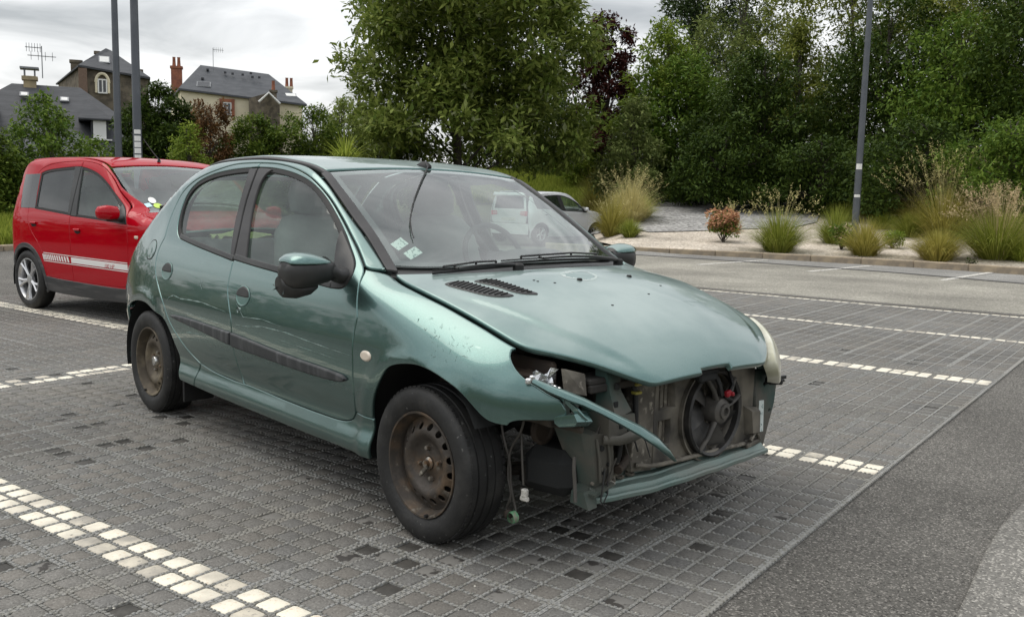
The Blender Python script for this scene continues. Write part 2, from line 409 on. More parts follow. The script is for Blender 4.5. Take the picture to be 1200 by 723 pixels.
# outlines of the hatchback panels, metres in car space (x forward from the front axle; x,z on the sides, x,y on top)
TRACE = {
 'sill': [[-1.294,0.347],[-1.063,0.339],[-0.85,0.335],[-0.653,0.334],[-0.529,0.335],[-0.458,0.343],[-0.423,0.363],[-0.404,0.389]],
 'front': [[-0.385,0.477],[-0.378,0.574],[-0.383,0.661],[-0.383,0.705],[-0.376,0.758],[-0.377,0.763],[-0.395,0.805],[-0.406,0.847],[-0.42,0.885],[-0.429,0.91],[-0.446,0.929]],
 'frame': [[-0.471,0.947],[-0.516,0.98],[-0.572,1.022],[-0.671,1.088],[-0.749,1.137],[-0.826,1.184],[-0.919,1.231],[-1.026,1.276],[-1.149,1.307],[-1.283,1.329],[-1.4,1.34],[-1.536,1.343]],
 'frame_r': [[-1.691,1.343],[-1.813,1.338],[-1.943,1.316],[-2.096,1.287],[-2.208,1.25],[-2.284,1.199],[-2.306,1.155],[-2.32,1.093],[-2.325,1.037],[-2.31,0.969]],
 'rear': [[-2.306,0.957],[-2.331,0.912],[-2.335,0.856],[-2.318,0.802],[-2.282,0.749],[-2.222,0.693],[-2.155,0.633],[-2.113,0.57],[-2.062,0.521],[-1.994,0.469],[-1.93,0.423],[-1.864,0.387],[-1.789,0.363],[-1.657,0.348],[-1.505,0.344],[-1.373,0.34]],
 'gapB': [[-1.54,1.342],[-1.531,1.311],[-1.545,1.164],[-1.502,1.029],[-1.462,0.89],[-1.459,0.848],[-1.457,0.8],[-1.457,0.762],[-1.421,0.701],[-1.391,0.654],[-1.383,0.635],[-1.379,0.566],[-1.378,0.506],[-1.363,0.42],[-1.349,0.356],[-1.332,0.337]],
 'rwin': [[-1.612,1.319],[-1.744,1.314],[-1.865,1.305],[-1.988,1.291],[-2.116,1.261],[-2.187,1.225],[-2.223,1.182],[-2.235,1.126],[-2.224,1.071],[-2.2,1.017],[-2.169,0.982],[-2.121,0.961],[-2.112,0.96],[-1.975,0.942],[-1.824,0.926],[-1.613,0.905],[-1.466,0.89]],
 'fwin_low': [[-1.464,0.898],[-1.223,0.881],[-1.027,0.872],[-0.598,0.844],[-0.515,0.849]],
 'fwin_up': [[-0.491,0.868],[-0.475,0.905],[-0.49,0.937],[-0.52,0.964],[-0.59,1.017],[-0.629,1.048],[-0.757,1.132],[-0.861,1.193],[-0.969,1.241],[-1.075,1.272],[-1.194,1.295],[-1.288,1.307],[-1.382,1.316],[-1.451,1.319],[-1.526,1.32]],
 'pill_l': [[-1.618,1.312],[-1.609,1.236],[-1.602,1.163],[-1.582,1.08],[-1.555,0.999],[-1.526,0.946],[-1.502,0.901]],
 'pill_r': [[-1.35,0.911],[-1.389,0.98],[-1.401,1.012],[-1.435,1.08],[-1.456,1.155],[-1.464,1.22],[-1.456,1.264],[-1.432,1.294],[-1.386,1.308]],
 'sail': [[-0.598,0.844],[-0.515,0.849],[-0.491,0.868],[-0.475,0.905],[-0.49,0.937],[-0.52,0.964],[-0.59,1.017],[-0.658,1.064],[-0.664,1.06],[-0.653,1.018],[-0.639,0.973],[-0.618,0.929]],
 'rub_r': [[-2.037,0.586],[-1.824,0.588],[-1.561,0.579],[-1.384,0.574],[-1.393,0.516],[-1.446,0.519],[-1.694,0.543],[-1.827,0.552],[-2.01,0.566],[-2.049,0.574]],
 'rub_f': [[-1.373,0.574],[-1.145,0.562],[-0.867,0.543],[-0.607,0.538],[-0.469,0.532],[-0.435,0.527],[-0.423,0.515],[-0.446,0.499],[-0.615,0.494],[-0.876,0.497],[-1.164,0.507],[-1.367,0.51],[-1.381,0.517]],
 'arch_r': [[-2.0,0.254],[-2.015,0.27],[-2.038,0.328],[-2.06,0.398],[-2.082,0.469],[-2.121,0.526],[-2.19,0.567],[-2.283,0.576],[-2.346,0.598],[-2.417,0.609],[-2.518,0.607],[-2.634,0.59],[-2.77,0.554],[-2.91,0.503]],
 'arch_f': [[-0.301,0.227],[-0.294,0.303],[-0.293,0.385],[-0.277,0.433],[-0.256,0.475],[-0.221,0.525],[-0.176,0.575],[-0.154,0.599],[-0.111,0.619],[-0.05,0.631],[0.017,0.639],[0.068,0.635],[0.118,0.625],[0.165,0.61],[0.204,0.595],[0.235,0.58],[0.282,0.545],[0.321,0.503],[0.356,0.491]],
 'fend_low': [[0.392,0.488],[0.397,0.498],[0.415,0.508],[0.451,0.511],[0.492,0.511],[0.515,0.513]],
 'fend_fr': [[0.526,0.519],[0.53,0.538],[0.523,0.559],[0.515,0.58]],
 'fend_hl': [[0.5,0.588],[0.471,0.609],[0.452,0.624],[0.44,0.631],[0.41,0.652],[0.386,0.672],[0.362,0.695],[0.347,0.711],[0.341,0.723],[0.347,0.729]],
 'fend_gap': [[0.258,0.76],[0.185,0.784],[0.027,0.827],[-0.077,0.85],[-0.177,0.872],[-0.255,0.887],[-0.317,0.901],[-0.362,0.916]],
 'sill_low': [[-1.315,0.235],[-1.082,0.235],[-0.802,0.23],[-0.545,0.234],[-0.427,0.234],[-0.308,0.225]],
 'hood_gap': [[-0.35,-0.659],[-0.286,-0.669],[-0.199,-0.678],[-0.096,-0.682],[0.071,-0.678],[0.103,-0.679],[0.191,-0.673],[0.256,-0.666],[0.348,-0.655]],
 'hood_low': [[0.397,-0.621],[0.441,-0.584],[0.497,-0.532],[0.538,-0.489],[0.517,-0.515],[0.568,-0.458],[0.613,-0.393],[0.642,-0.343],[0.649,-0.329],[0.652,-0.318]],
 'hood_fr': [[0.66,-0.266],[0.668,-0.113],[0.668,-0.17],[0.67,-0.074]],
 'pil_moul': [[-0.971,-0.589],[-0.849,-0.606],[-0.732,-0.622],[-0.629,-0.632],[-0.606,-0.631],[-0.534,-0.64],[-0.46,-0.651],[-0.388,-0.667]],
 'vent1': [[-0.13,-0.591],[-0.132,-0.566],[-0.119,-0.537],[-0.093,-0.519],[-0.068,-0.517],[0.018,-0.511],[0.095,-0.49],[0.126,-0.481],[0.132,-0.493],[0.1,-0.547],[0.041,-0.574],[-0.038,-0.585],[-0.107,-0.594]],
 'vent2': [[-0.075,-0.498],[-0.077,-0.475],[-0.054,-0.44],[-0.025,-0.425],[0.007,-0.43],[0.068,-0.422],[0.131,-0.407],[0.161,-0.397],[0.167,-0.406],[0.138,-0.45],[0.085,-0.472],[0.022,-0.479],[-0.026,-0.491]],
 'fuel': [[-2.429,0.885],[-2.402,0.933],[-2.454,0.836]],
 'handle_r': [[-2.155,0.793],[-2.174,0.839],[-2.135,0.746],[-2.224,0.787],[-2.087,0.798]],
 'handle_f': [[-1.293,0.748],[-1.308,0.794],[-1.278,0.701],[-1.36,0.742],[-1.225,0.754]],
 'repeater': [[-0.29,0.625],[-0.325,0.62],[-0.257,0.629]],
}
# ------------------------------------------------------------------ materials of the cars
def paint(name, col, flake, rough=.25, metal=.88, coat=1.0, fade=None, dust=None, scr=True, coatr=.04, spec=.3):
    """metallic car paint: flake noise, faded lacquer patches, dust low on the body, fine scratches"""
    m = bpy.data.materials.new(name); m.use_nodes = True; t = m.node_tree; b = t.nodes['Principled BSDF']
    c = nn(t, 'ShaderNodeTexCoord'); L = t.links.new
    def noise(s, d=4, scale3=None):
        n = nn(t, 'ShaderNodeTexNoise'); n.inputs['Scale'].default_value = s; n.inputs['Detail'].default_value = d
        if scale3:
            mp = nn(t, 'ShaderNodeMapping'); mp.inputs['Scale'].default_value = scale3; L(c.outputs['Object'], mp.inputs[0]); L(mp.outputs[0], n.inputs['Vector'])
        else: L(c.outputs['Object'], n.inputs['Vector'])
        return n
    def rng_(src, a, b_, lo, hi):
        r = nn(t, 'ShaderNodeMapRange'); r.inputs[1].default_value = a; r.inputs[2].default_value = b_; r.inputs[3].default_value = lo; r.inputs[4].default_value = hi; L(src, r.inputs[0]); return r.outputs[0]
    def mix(f, a, b_):
        x = nn(t, 'ShaderNodeMix', data_type='RGBA')
        if hasattr(f, 'links'): L(f, x.inputs[0])
        else: x.inputs[0].default_value = f
        for s, i in ((a, 6), (b_, 7)):
            if hasattr(s, 'links'): L(s, x.inputs[i])
            else: x.inputs[i].default_value = (*s, 1)
        return x.outputs[2]
    def mul(a, b_):
        x = nn(t, 'ShaderNodeMath', operation='MULTIPLY')
        for s, i in ((a, 0), (b_, 1)):
            if hasattr(s, 'links'): L(s, x.inputs[i])
            else: x.inputs[i].default_value = s
        return x.outputs[0]
    k = mix(rng_(noise(420, 2).outputs[0], .35, .65, 0, 1), col, flake)
    rough_s = None; coat_s = None; metal_s = None
    if fade:      # lacquer gone dull and chalky in patches on faces that look up
        g = nn(t, 'ShaderNodeNewGeometry'); s = nn(t, 'ShaderNodeSeparateXYZ'); L(g.outputs['Normal'], s.inputs[0])
        f = mul(rng_(s.outputs[2], .62, .9, 0, 1), rng_(noise(2.6, 9).outputs[0], .36, .60, .45, 1)); f = mul(f, fade[1])
        k = mix(f, k, fade[0]); metal_s = rng_(f, 0, 1, metal, metal*.2); rough_s = rng_(f, 0, 1, rough, .5); coat_s = rng_(f, 0, 1, coat, .35)
    if scr:       # pale hairline scratches, mostly along the body
        f = rng_(noise(1, 6, (2.2, 40, 46)).outputs[0], .70, .76, 0, 1); f = mul(f, rng_(noise(1.7, 2).outputs[0], .5, .62, 0, .20))
        k = mix(f, k, (.40, .47, .45))
    if dust:
        s = nn(t, 'ShaderNodeSeparateXYZ'); L(c.outputs['Object'], s.inputs[0])
        f = mul(rng_(s.outputs[2], .55, .18, 0, dust[1]), rng_(noise(6, 8).outputs[0], .3, .7, .3, 1))
        f2 = rng_(noise(9, 8).outputs[0], .55, .8, 0, dust[1]*.12)
        x = nn(t, 'ShaderNodeMath', operation='MAXIMUM'); L(f, x.inputs[0]); L(f2, x.inputs[1]); f = x.outputs[0]
        k = mix(f, k, dust[0])
        r0 = rough_s if rough_s is not None else None
        x = nn(t, 'ShaderNodeMath', operation='MAXIMUM'); 
        if r0 is not None: L(r0, x.inputs[0])
        else: x.inputs[0].default_value = rough
        L(rng_(f, 0, .6, rough, .6), x.inputs[1]); rough_s = x.outputs[0]
        cs = rng_(f, 0, .6, coat, .2)
        if coat_s is not None:
            x = nn(t, 'ShaderNodeMath', operation='MINIMUM'); L(coat_s, x.inputs[0]); L(cs, x.inputs[1]); cs = x.outputs[0]
        coat_s = cs
    L(k, b.inputs['Base Color'])
    b.inputs['Specular IOR Level'].default_value = spec; b.inputs['Metallic'].default_value = metal; b.inputs['Roughness'].default_value = rough; b.inputs['Coat Weight'].default_value = coat; b.inputs['Coat Roughness'].default_value = coatr
    if rough_s is not None: L(rough_s, b.inputs['Roughness'])
    if coat_s is not None: L(coat_s, b.inputs['Coat Weight'])
    if metal_s is not None: L(metal_s, b.inputs['Metallic'])
    bp_ = nn(t, 'ShaderNodeBump'); bp_.inputs['Distance'].default_value = .0004; bp_.inputs['Strength'].default_value = .5
    L(noise(5, 2).outputs[0], bp_.inputs['Height']); L(bp_.outputs[0], b.inputs['Coat Normal'])
    return m
TEAL = (.092, .172, .161); TEALF = (.126, .216, .203)
M = {}
M['teal'] = paint('teal_paint', TEAL, TEALF, fade=((.27, .36, .335), .6), dust=((.11, .115, .10), .35))
M['teal_top'] = paint('faded_teal_paint', TEAL, TEALF, fade=((.37, .44, .42), .82), dust=None, rough=.30)
M['teal_inner'] = mat('dirty_teal_metal', (.040, .078, .068), .55, .2, var=(6, (.105, .100, .085), .36, .60, 8), bump=(30, .002))
M['teal_trim'] = paint('scuffed_teal_trim', (.085, .17, .155), (.15, .25, .23), rough=.35, metal=.5, coat=.4, dust=((.24, .245, .22), .9))
M['black_plastic'] = mat('black_plastic', (.018, .018, .018), .42, bump=(400, .0004), var=(5, (.035, .035, .034), .45, .7))
M['grey_plastic'] = mat('weathered_grey_plastic', (.040, .041, .043), .55, bump=(300, .0005), var=((3, 30, 30), (.095, .092, .092), .48, .70))
M['rub'] = mat('chalky_rubbing_strip_plastic', (.030, .033, .036), .55, bump=(300, .0006), var=((26, 4, 4), (.085, .088, .092), .48, .72))
M['pillar'] = mat('matt_pillar_film', (.026, .025, .026), .5, var=((1, 1, 9), (.05, .048, .05), .4, .7))
M['rubber'] = mat('black_rubber', (.012, .012, .012), .65)
M['void'] = mat('dark_metal_and_void', (.010, .011, .011), .8)  # inner metal; also stands in for shade inside holes and recesses
M['tyre'] = mat('worn_tyre_rubber', (.011, .011, .011), .62, var=(9, (.032, .031, .029), .50, .72, 8), var2=(48, (.12, .12, .115), .68, .74, 4), bump=(55, .002, 6))
M['rim'] = mat('rusty_black_steel_wheel', (.052, .044, .037), .55, .35, var=(11, (.13, .088, .055), .46, .68, 8), var2=(32, (.16, .145, .12), .60, .72, 6), bump=(70, .0015))
M['rim_dusty'] = mat('dusty_steel_wheel', (.075, .060, .042), .65, .2, var=(8, (.24, .20, .135), .46, .70, 8), bump=(70, .0015))
M['nut'] = mat('wheel_nut_steel', (.30, .28, .25), .4, .8, var=(60, (.2, .13, .08), .45, .6))
M['glass_side'] = glass_mat('side_glass', (.76, .88, .82), 1.5, .06)
M['glass_pale'] = glass_mat('pale_rear_glass', (.70, .84, .77), 1.5, .62, dust=(.66, .80, .73))  # pale mint diffuse film mixed over most of the clear pane
M['glass_ws'] = glass_mat('windshield_glass', (.80, .91, .85), 2.15, .06)
M['frit'] = mat('black_glass_band', (.016, .015, .016), .18, coat=.4)
M['dirt_alu'] = mat('dusty_radiator_metal', (.215, .195, .160), .7, .15, var=(7, (.085, .076, .062), .42, .62, 8), var2=(40, (.30, .275, .23), .56, .7, 5), bump=(80, .002))
M['shroud'] = mat('dusty_fan_shroud_plastic', (.045, .041, .035), .65, var=(6, (.165, .148, .118), .40, .60, 8))
M['fan'] = mat('grey_fan_plastic', (.028, .027, .026), .5, var=(14, (.07, .066, .06), .45, .65))
M['fanhub'] = mat('dusty_motor_casing', (.075, .070, .064), .55, .2, var=(20, (.13, .12, .105), .45, .65))
M['bay'] = mat('grimy_engine_bay', (.022, .020, .018), .8, var=(6, (.075, .060, .042), .45, .7, 8), bump=(25, .004))
M['rustbrown'] = mat('rust_brown_metal', (.052, .036, .025), .8, var=(12, (.045, .035, .028), .42, .62, 7))
M['foil'] = mat('torn_silver_foil', (.75, .76, .78), .22, .9, bump=(40, .004))
M['headlamp'] = None
M['white_plastic'] = mat('white_plastic', (.62, .60, .55), .5, var=(40, (.3, .28, .24), .5, .7))
M['green_plastic'] = mat('green_connector_plastic', (.12, .30, .16), .5, var=(60, (.20, .20, .15), .45, .62))
M['red_plastic'] = mat('red_plastic', (.32, .015, .025), .35)
M['wire'] = mat('dusty_cable', (.060, .055, .048), .6)
M['seat'] = mat('grey_seat_cloth', (.17, .18, .178), .95, bump=(160, .002), var=(6, (.24, .25, .245), .4, .7))
M['dash'] = mat('charcoal_dashboard', (.035, .037, .038), .7, bump=(200, .001))
M['paper'] = mat('sticker_paper', (.62, .68, .66), .6, var=((60, 90, 60), (.20, .28, .27), .55, .60))
M['chrome'] = mat('dull_chrome', (.55, .55, .54), .25, 1.0)
M['repeater'] = mat('clear_amber_lens', (.66, .58, .48), .25, coat=.6)
def lens_mat(name, col, tcol, a=.5):
    m = mat(name, col, .28, coat=.5, var=((3, 14, 6), tcol, .42, .62, 4)); return m
M['headlamp'] = lens_mat('yellowed_headlamp_lens', (.47, .46, .33), (.66, .65, .54))
# ------------------------------------------------------------------ terrain
hR = prof([(0, 0), (20.2, .0), (21.2, .09), (22.5, .16), (25, .33), (29, .72), (33, 1.02), (40, 1.24), (60, 2.3), (100, 4), (500, 14)], .25, .05)
hM = prof([(0, 0), (15, 0), (30, -.28), (33, -.22), (40, .65), (48, 1.9), (55, 2.7), (80, 3.6), (500, 12)], .5, .05)
hL = prof([(0, 0), (17.5, 0), (19.5, .10), (25, .75), (32, 1.2), (45, 1.9), (100, 4), (500, 12)], .4, .05)
def terrain(x, y):
    x = np.asarray(x, float); y = np.asarray(y, float); d = np.hypot(x, y); a = np.degrees(np.arctan2(y, x)) % 360
    wr = 1-sstep(119, 124, a); wl = sstep(133, 146, a)
    return wr*hR(d)+wl*hL(d)+(1-wr-wl)*hM(d)
def T3(x, y, off=0): return Vector((x, y, float(terrain(x, y))+off))
def ter(px, py):
    d = FX+RX*(px-600)/FPX-UX*(py-361.5)/FPX; o = np.array([0, 0, CAM_H])
    t = np.linspace(2, 120, 6000); P = o+d*t[:, None]; b = P[:, 2]-terrain(P[:, 0], P[:, 1]); i = np.argmax(b < 0)
    return (P[i, 0], P[i, 1])
def tlift(off):
    def f(P):
        P = np.asarray(P, float); z = terrain(P[:, 0], P[:, 1])+off; e = .1
        n = np.stack([-(terrain(P[:, 0]+e, P[:, 1])-terrain(P[:, 0]-e, P[:, 1]))/(2*e), -(terrain(P[:, 0], P[:, 1]+e)-terrain(P[:, 0], P[:, 1]-e))/(2*e), np.ones(len(P))], 1)
        return np.stack([P[:, 0], P[:, 1], z], 1), n/np.linalg.norm(n, axis=1)[:, None]
    return f
def polar(name, az0, az1, naz, ds, off, mt, keep=None):
    A = np.radians(np.linspace(az0, az1, naz)); D = np.asarray(ds); a, d = np.meshgrid(A, D); X = d*np.cos(a); Y = d*np.sin(a); Z = terrain(X, Y)+off
    V = np.stack([X.ravel(), Y.ravel(), Z.ravel()], 1); i, j = np.meshgrid(np.arange(naz-1), np.arange(len(D)-1)); k = (j*naz+i).ravel()
    F = np.stack([k, k+naz, k+naz+1, k+1], 1)
    if keep is not None:
        c = V[F].mean(1); F = F[keep(c[:, 0], c[:, 1])]
    o = fast_mesh(name, V, F[:, ::-1], mt, None, True); return tag(o, kind='structure')
def speck(name, base, dark, light, scale, rough=.9, bump=.004, stain=None, amount=.5):
    """stone-chip surface: small voronoi chips of mixed tone over a base, with broad stains"""
    m = bpy.data.materials.new(name); m.use_nodes = True; t = m.node_tree; b = t.nodes['Principled BSDF']; L = t.links.new
    c = nn(t, 'ShaderNodeNewGeometry'); v = nn(t, 'ShaderNodeTexVoronoi'); v.inputs['Scale'].default_value = scale; L(c.outputs['Position'], v.inputs['Vector'])
    s = nn(t, 'ShaderNodeSeparateColor'); L(v.outputs['Color'], s.inputs[0])
    r = nn(t, 'ShaderNodeValToRGB'); e = r.color_ramp.elements
    e[0].position = 0; e[0].color = (*dark, 1); e[1].position = 1; e[1].color = (*light, 1)
    for p_ in (.5-amount*.4, .5+amount*.4): q = r.color_ramp.elements.new(p_); q.color = (*base, 1)
    L(s.outputs[0], r.inputs[0])
    n = nn(t, 'ShaderNodeTexNoise'); n.inputs['Scale'].default_value = .55; n.inputs['Detail'].default_value = 9; n.inputs['Roughness'].default_value = .62; L(c.outputs['Position'], n.inputs['Vector'])
    mr = nn(t, 'ShaderNodeMapRange'); mr.inputs[1].default_value = .32; mr.inputs[2].default_value = .70; mr.inputs[3].default_value = .66; mr.inputs[4].default_value = 1.26; L(n.outputs[0], mr.inputs[0])
    mx_ = nn(t, 'ShaderNodeVectorMath', operation='SCALE'); L(r.outputs[0], mx_.inputs[0]); L(mr.outputs[0], mx_.inputs['Scale'])
    L(mx_.outputs[0], b.inputs['Base Color']); b.inputs['Roughness'].default_value = rough; b.inputs['Specular IOR Level'].default_value = .3
    bp_ = nn(t, 'ShaderNodeBump'); bp_.inputs['Distance'].default_value = bump; L(v.outputs['Distance'], bp_.inputs['Height']); bp_.invert = True; L(bp_.outputs[0], b.inputs['Normal'])
    return m
asph = speck('worn_asphalt', (.128, .122, .110), (.045, .043, .039), (.34, .32, .29), 165, amount=.66, bump=.004)
asph2 = speck('pale_road_asphalt', (.275, .262, .222), (.16, .15, .13), (.46, .43, .38), 60, amount=.7, bump=.003)
asph3 = speck('old_concrete_patch', (.185, .178, .162), (.10, .096, .088), (.44, .42, .38), 140, amount=.55, bump=.003)
gravel_w = speck('beige_gravel', (.56, .49, .405), (.30, .25, .20), (.74, .68, .58), 26, bump=.015, amount=.4)
gravel_g = speck('grey_chippings', (.33, .32, .305), (.16, .157, .15), (.52, .51, .49), 15, bump=.02, amount=.3)
earth = mat('rough_grassy_earth', (.055, .065, .022), .95, var=(.8, (.09, .085, .035), .4, .65, 8), bump=(9, .05))
RK = [(640, 291), (740, 296), (800, 299), (900, 303.5), (1000, 309), (1100, 315), (1200, 322), (1320, 331)]
rk = [onground(*p) for p in RK]
def before_kerb(x, y):
    yy = np.interp(x, [p.x for p in rk], [p.y for p in rk]); right = x > rk[0].x
    return np.where(right, y < yy+.25, np.hypot(x, y) < 36)
lk = [(-19.0, 1.0), (-17.6, 4.6), (-16.9, 6.6), (-17.2, 9.5), (-18.6, 13.5), (-20.5, 18)]
def lot(x, y): return before_kerb(x, y) & (x > np.interp(y, [p[1] for p in lk], [p[0] for p in lk])-.1)
polar('ground', 0, 360, 181, np.r_[0.2, np.geomspace(12, 900, 60)], -.09, earth)
polar('car_park_surface', 60, 200, 281, np.r_[np.linspace(.3, 36, 120)], -.006, asph, lot)
# road beyond the paving: paler, with a darker lane along the kerb
def strip(name, pxs, off, mt, kind='structure', z=0.0, res=.5):
    P = [onground(*p) for p in pxs]
    o = patch(name, [(p.x, p.y) for p in P], tlift(off), mt, None, res=res, gap=0, lip=.01, drop=.0, flange=.003, smooth=0, step=.4)
    return tag(o, kind=kind)
YE = 1.622+26*.3857-.1929+.10          # far edge of the paving
rd_ = [(-11.5, YE+.02), (-6, YE+.02), (-1.08, YE+.02), (4, YE+.02), (9, YE+.02)]
sm_ = [onground(*p) for p in ((700, 296), (760, 300), (900, 309), (1050, 320), (1200, 333), (1330, 345))]
def pal(name, pts, off, mt, res=.6): return tag(patch(name, pts, tlift(off), mt, None, res=res, gap=0, lip=.01, drop=0, flange=.003, smooth=0, step=.5), kind='structure')
asph4 = speck('grey_lane_asphalt', (.245, .238, .222), (.12, .117, .11), (.36, .35, .33), 70, amount=.7, bump=.003)
pal('parking_lane', [(-14.0, sm_[0].y)]+[(p.x, p.y) for p in sm_]+[(9, rk[-1].y+2), (rk[-1].x, rk[-1].y)]+[(p.x, p.y+.1) for p in rk[::-1]]+[(-14, 19.5)], .000, asph4)
pal('road', [(-12.5, YE+.02), (9, YE+.02), (9, sm_[-1].y+.3)]+[(p.x, p.y) for p in sm_[::-1]]+[(-13.0, sm_[0].y)], .004, asph2)
tar = mat('dark_tar_joint', (.035, .034, .033), .7)
g_ = MB(); q = [np.array(p) for p in sm_]
g_.loft([[p+np.array([0, -.07, .006]), p+np.array([0, .07, .006]), p+np.array([0, .07, .0105]), p+np.array([0, -.07, .0105])] for p in q]); tag(g_.build('tar_joint', tar), kind='structure')
g_ = MB(); g_.box((-4, YE+.13, .003), (22, .20, .014)); tag(g_.build('edge_channel', asph), kind='structure')
# old surface at the bottom right
pal('old_asphalt_patch', [tuple(onground(*p)[:2]) for p in ((1112, 740), (1122, 715), (1136, 690), (1142, 665), (1152, 652), (1160, 628), (1172, 618), (1186, 598), (1202, 586), (1290, 545), (1420, 505), (1700, 480), (2600, 620), (2600, 1000), (1500, 800))], .005, asph3, .2)
# white bay marks against the kerb
wp = mat('worn_white_road_paint', (.62, .60, .55), .7, var=(30, (.30, .28, .25), .46, .62, 8))
for a, b_ in (((818, 310.6), (899, 305.3)), ((948, 318.6), (1020, 312.0)), ((1104, 329), (1161, 319.8)), ((640, 302), (700, 298.5))):
    p, q = onground(*a), onground(*b_); d = (q-p).normalized(); n = Vector((-d.y, d.x, 0))*.055; b0 = MB()
    b0.loft([[p-n+Vector((0, 0, h)), p+n+Vector((0, 0, h)), q+n+Vector((0, 0, h)), q-n+Vector((0, 0, h))] for h in (.004, .010)]); tag(b0.build('bay_marking', wp), kind='structure')
# kerbs
kstone = mat('buff_kerb_stone', (.36, .29, .20), .85, var=(7, (.24, .20, .15), .4, .65, 6), bump=(60, .004))
def kerb(pts, name, w=.14, h=.13, seg=1.0):
    k = empty(name, None, None, kind='structure'); P = [np.array([p[0], p[1]]) for p in pts]
    L = np.r_[0, np.cumsum([np.linalg.norm(P[i+1]-P[i]) for i in range(len(P)-1)])]; X = lambda s_: np.array([np.interp(s_, L, [p[0] for p in P]), np.interp(s_, L, [p[1] for p in P])])
    n = int(L[-1]/seg); me = None
    for i in range(n):
        a, b_ = X(i*seg), X((i+1)*seg); c = .5*(a+b_); ang = math.atan2(*(b_-a)[::-1])
        if me is None: o = MB().box((0, 0, 0), (seg-.008, w, h+.1), None, .015).build('kerb_stone', kstone, k); me = o.data
        else: o = link_mesh('kerb_stone', me, k)
        o.location = (c[0], c[1], float(terrain(*c))*0+h/2-.05+.002*math.sin(i*5)); o.rotation_euler = (0, 0, ang)
    return k
kerb([(p.x, p.y) for p in rk], 'kerb'); kerb([(x, y) for x, y in lk], 'kerb', .16, .14)
# planting bed and the chipping path up the slope
bf = [(p.x, p.y+.06) for p in rk[1:]]
pal('gravel_bed', [tuple(ter(700, 284)), tuple(ter(725, 290.5))]+bf+[(9, 24), (6, 32), (-4, 36), (-14, 36)]+[tuple(ter(690, 262))], .015, gravel_w, .7)
pal('gravel_path', [tuple(ter(*p)) for p in ((655, 274), (700, 275), (760, 273.5), (820, 272), (881, 269.5), (930, 268), (957, 262), (962, 250), (944, 242), (900, 237), (850, 235.6), (800, 235), (740, 234.5), (690, 236), (660, 240))], .04, gravel_g, .6)
# ------------------------------------------------------------------ grid paving: grey stones in a ribbed lattice, white stones mark the bays
MXM, MYM = .3908, .3857; X0 = -1.081; Y0 = 1.622-.5*MYM
stone = speck('grey_paving_stone', (.168, .161, .148), (.118, .113, .104), (.228, .219, .202), 190, amount=.6, bump=.0015)
stone_b = speck('brownish_paving_stone', (.174, .163, .146), (.122, .114, .103), (.232, .219, .20), 190, amount=.6, bump=.0015)
stone_c = speck('cool_grey_paving_stone', (.158, .154, .145), (.11, .107, .101), (.216, .211, .20), 190, amount=.6, bump=.0015)
stone_d = mat('dark_wet_stone', (.042, .039, .034), .7, var=(16, (.072, .066, .058), .45, .66, 6), bump=(160, .0015), coord='Position')
stone_p = mat('half_wet_stone', (.168, .161, .148), .8, var=(17, (.040, .036, .032), .52, .56, 5), bump=(160, .0015), coord='Position')
stone_w = mat('cream_paving_stone', (.82, .77, .64), .75, var=(85, (.70, .55, .40), .58, .72, 4), var2=(5, (.50, .46, .385), .48, .70, 7), bump=(140, .0012), coord='Position')
stone_o = mat('scuffed_cream_stone', (.60, .55, .45), .8, var=(11, (.36, .335, .29), .40, .62, 7), var2=(60, (.25, .235, .21), .60, .72, 4), bump=(140, .0012), coord='Position')
grid_m = mat('grey_lattice_plastic', (.290, .290, .278), .85, var=(70, (.20, .195, .172), .45, .62, 4), var2=(1.6, (.25, .238, .21), .45, .7, 7), bump=(120, .006, 2))
bed_m = mat('dark_joint_grit', (.030, .028, .025), .95, var=(120, (.075, .068, .058), .5, .65, 4))
paving = empty('paving', None, None, kind='structure')
KX, KY0, KY1 = 24, -3, 26
def cellpos(i, j):
    """centre of stone (i along -X, j along Y)"""
    kx, rx = divmod(i, 4); ky, ry = divmod(j, 4)
    fx = (.0165+.040+rx*.0926)/.3908; fy = (.0165+.040+ry*.0926)/.3908
    return X0-(kx+fx)*MXM, Y0+(ky+fy)*MYM
def cellof(px, py):
    p = onground(px, py); u = (X0-p.x)/MXM; v = (p.y-Y0)/MYM
    f = lambda t: int(math.floor(t))*4+min(3, max(0, int(((t-math.floor(t))*.3908-.0165)/.0926)))
    return f(u), f(v)
DARK = [(437, 642), (488, 638), (483, 658), (460, 688), (687, 623), (683, 670), (722, 647), (68, 526), (78, 531), (103, 540), (177, 523), (852, 598), (842, 606), (825, 637), (885, 535), (866, 563), (8, 667), (150, 717), (131, 519), (152, 515), (178, 524), (133, 497), (205, 497), (217, 514), (192, 490), (210, 488), (79, 488), (103, 498), (106, 449), (38, 446), (74, 440), (18, 433), (155, 465), (1063, 425), (1075, 423), (947, 450), (955, 447), (7, 638)]
PART = [(508, 666), (415, 652), (537, 652), (698, 660), (673, 617), (627, 652), (835, 581), (52, 667), (165, 528), (141, 477), (70, 497), (450, 650), (310, 602), (360, 560), (905, 600), (735, 700), (590, 700), (430, 605)]
dark = {cellof(*p) for p in DARK}; part = {cellof(*p) for p in PART}
def is_white(i, j):
    kx, rx = divmod(i, 4); ky, ry = divmod(j, 4)
    if ky in (0, 7, 14) and ry in (1, 2): return True
    if ky == 20 and ry == 2 and i < 47: return True
    if ky == 26 and ry == 0: return True
    return (kx == 11 and rx == 3 or kx == 12 and rx == 0) and 0 <= ky <= 20
srng = np.random.default_rng(5); cells = []
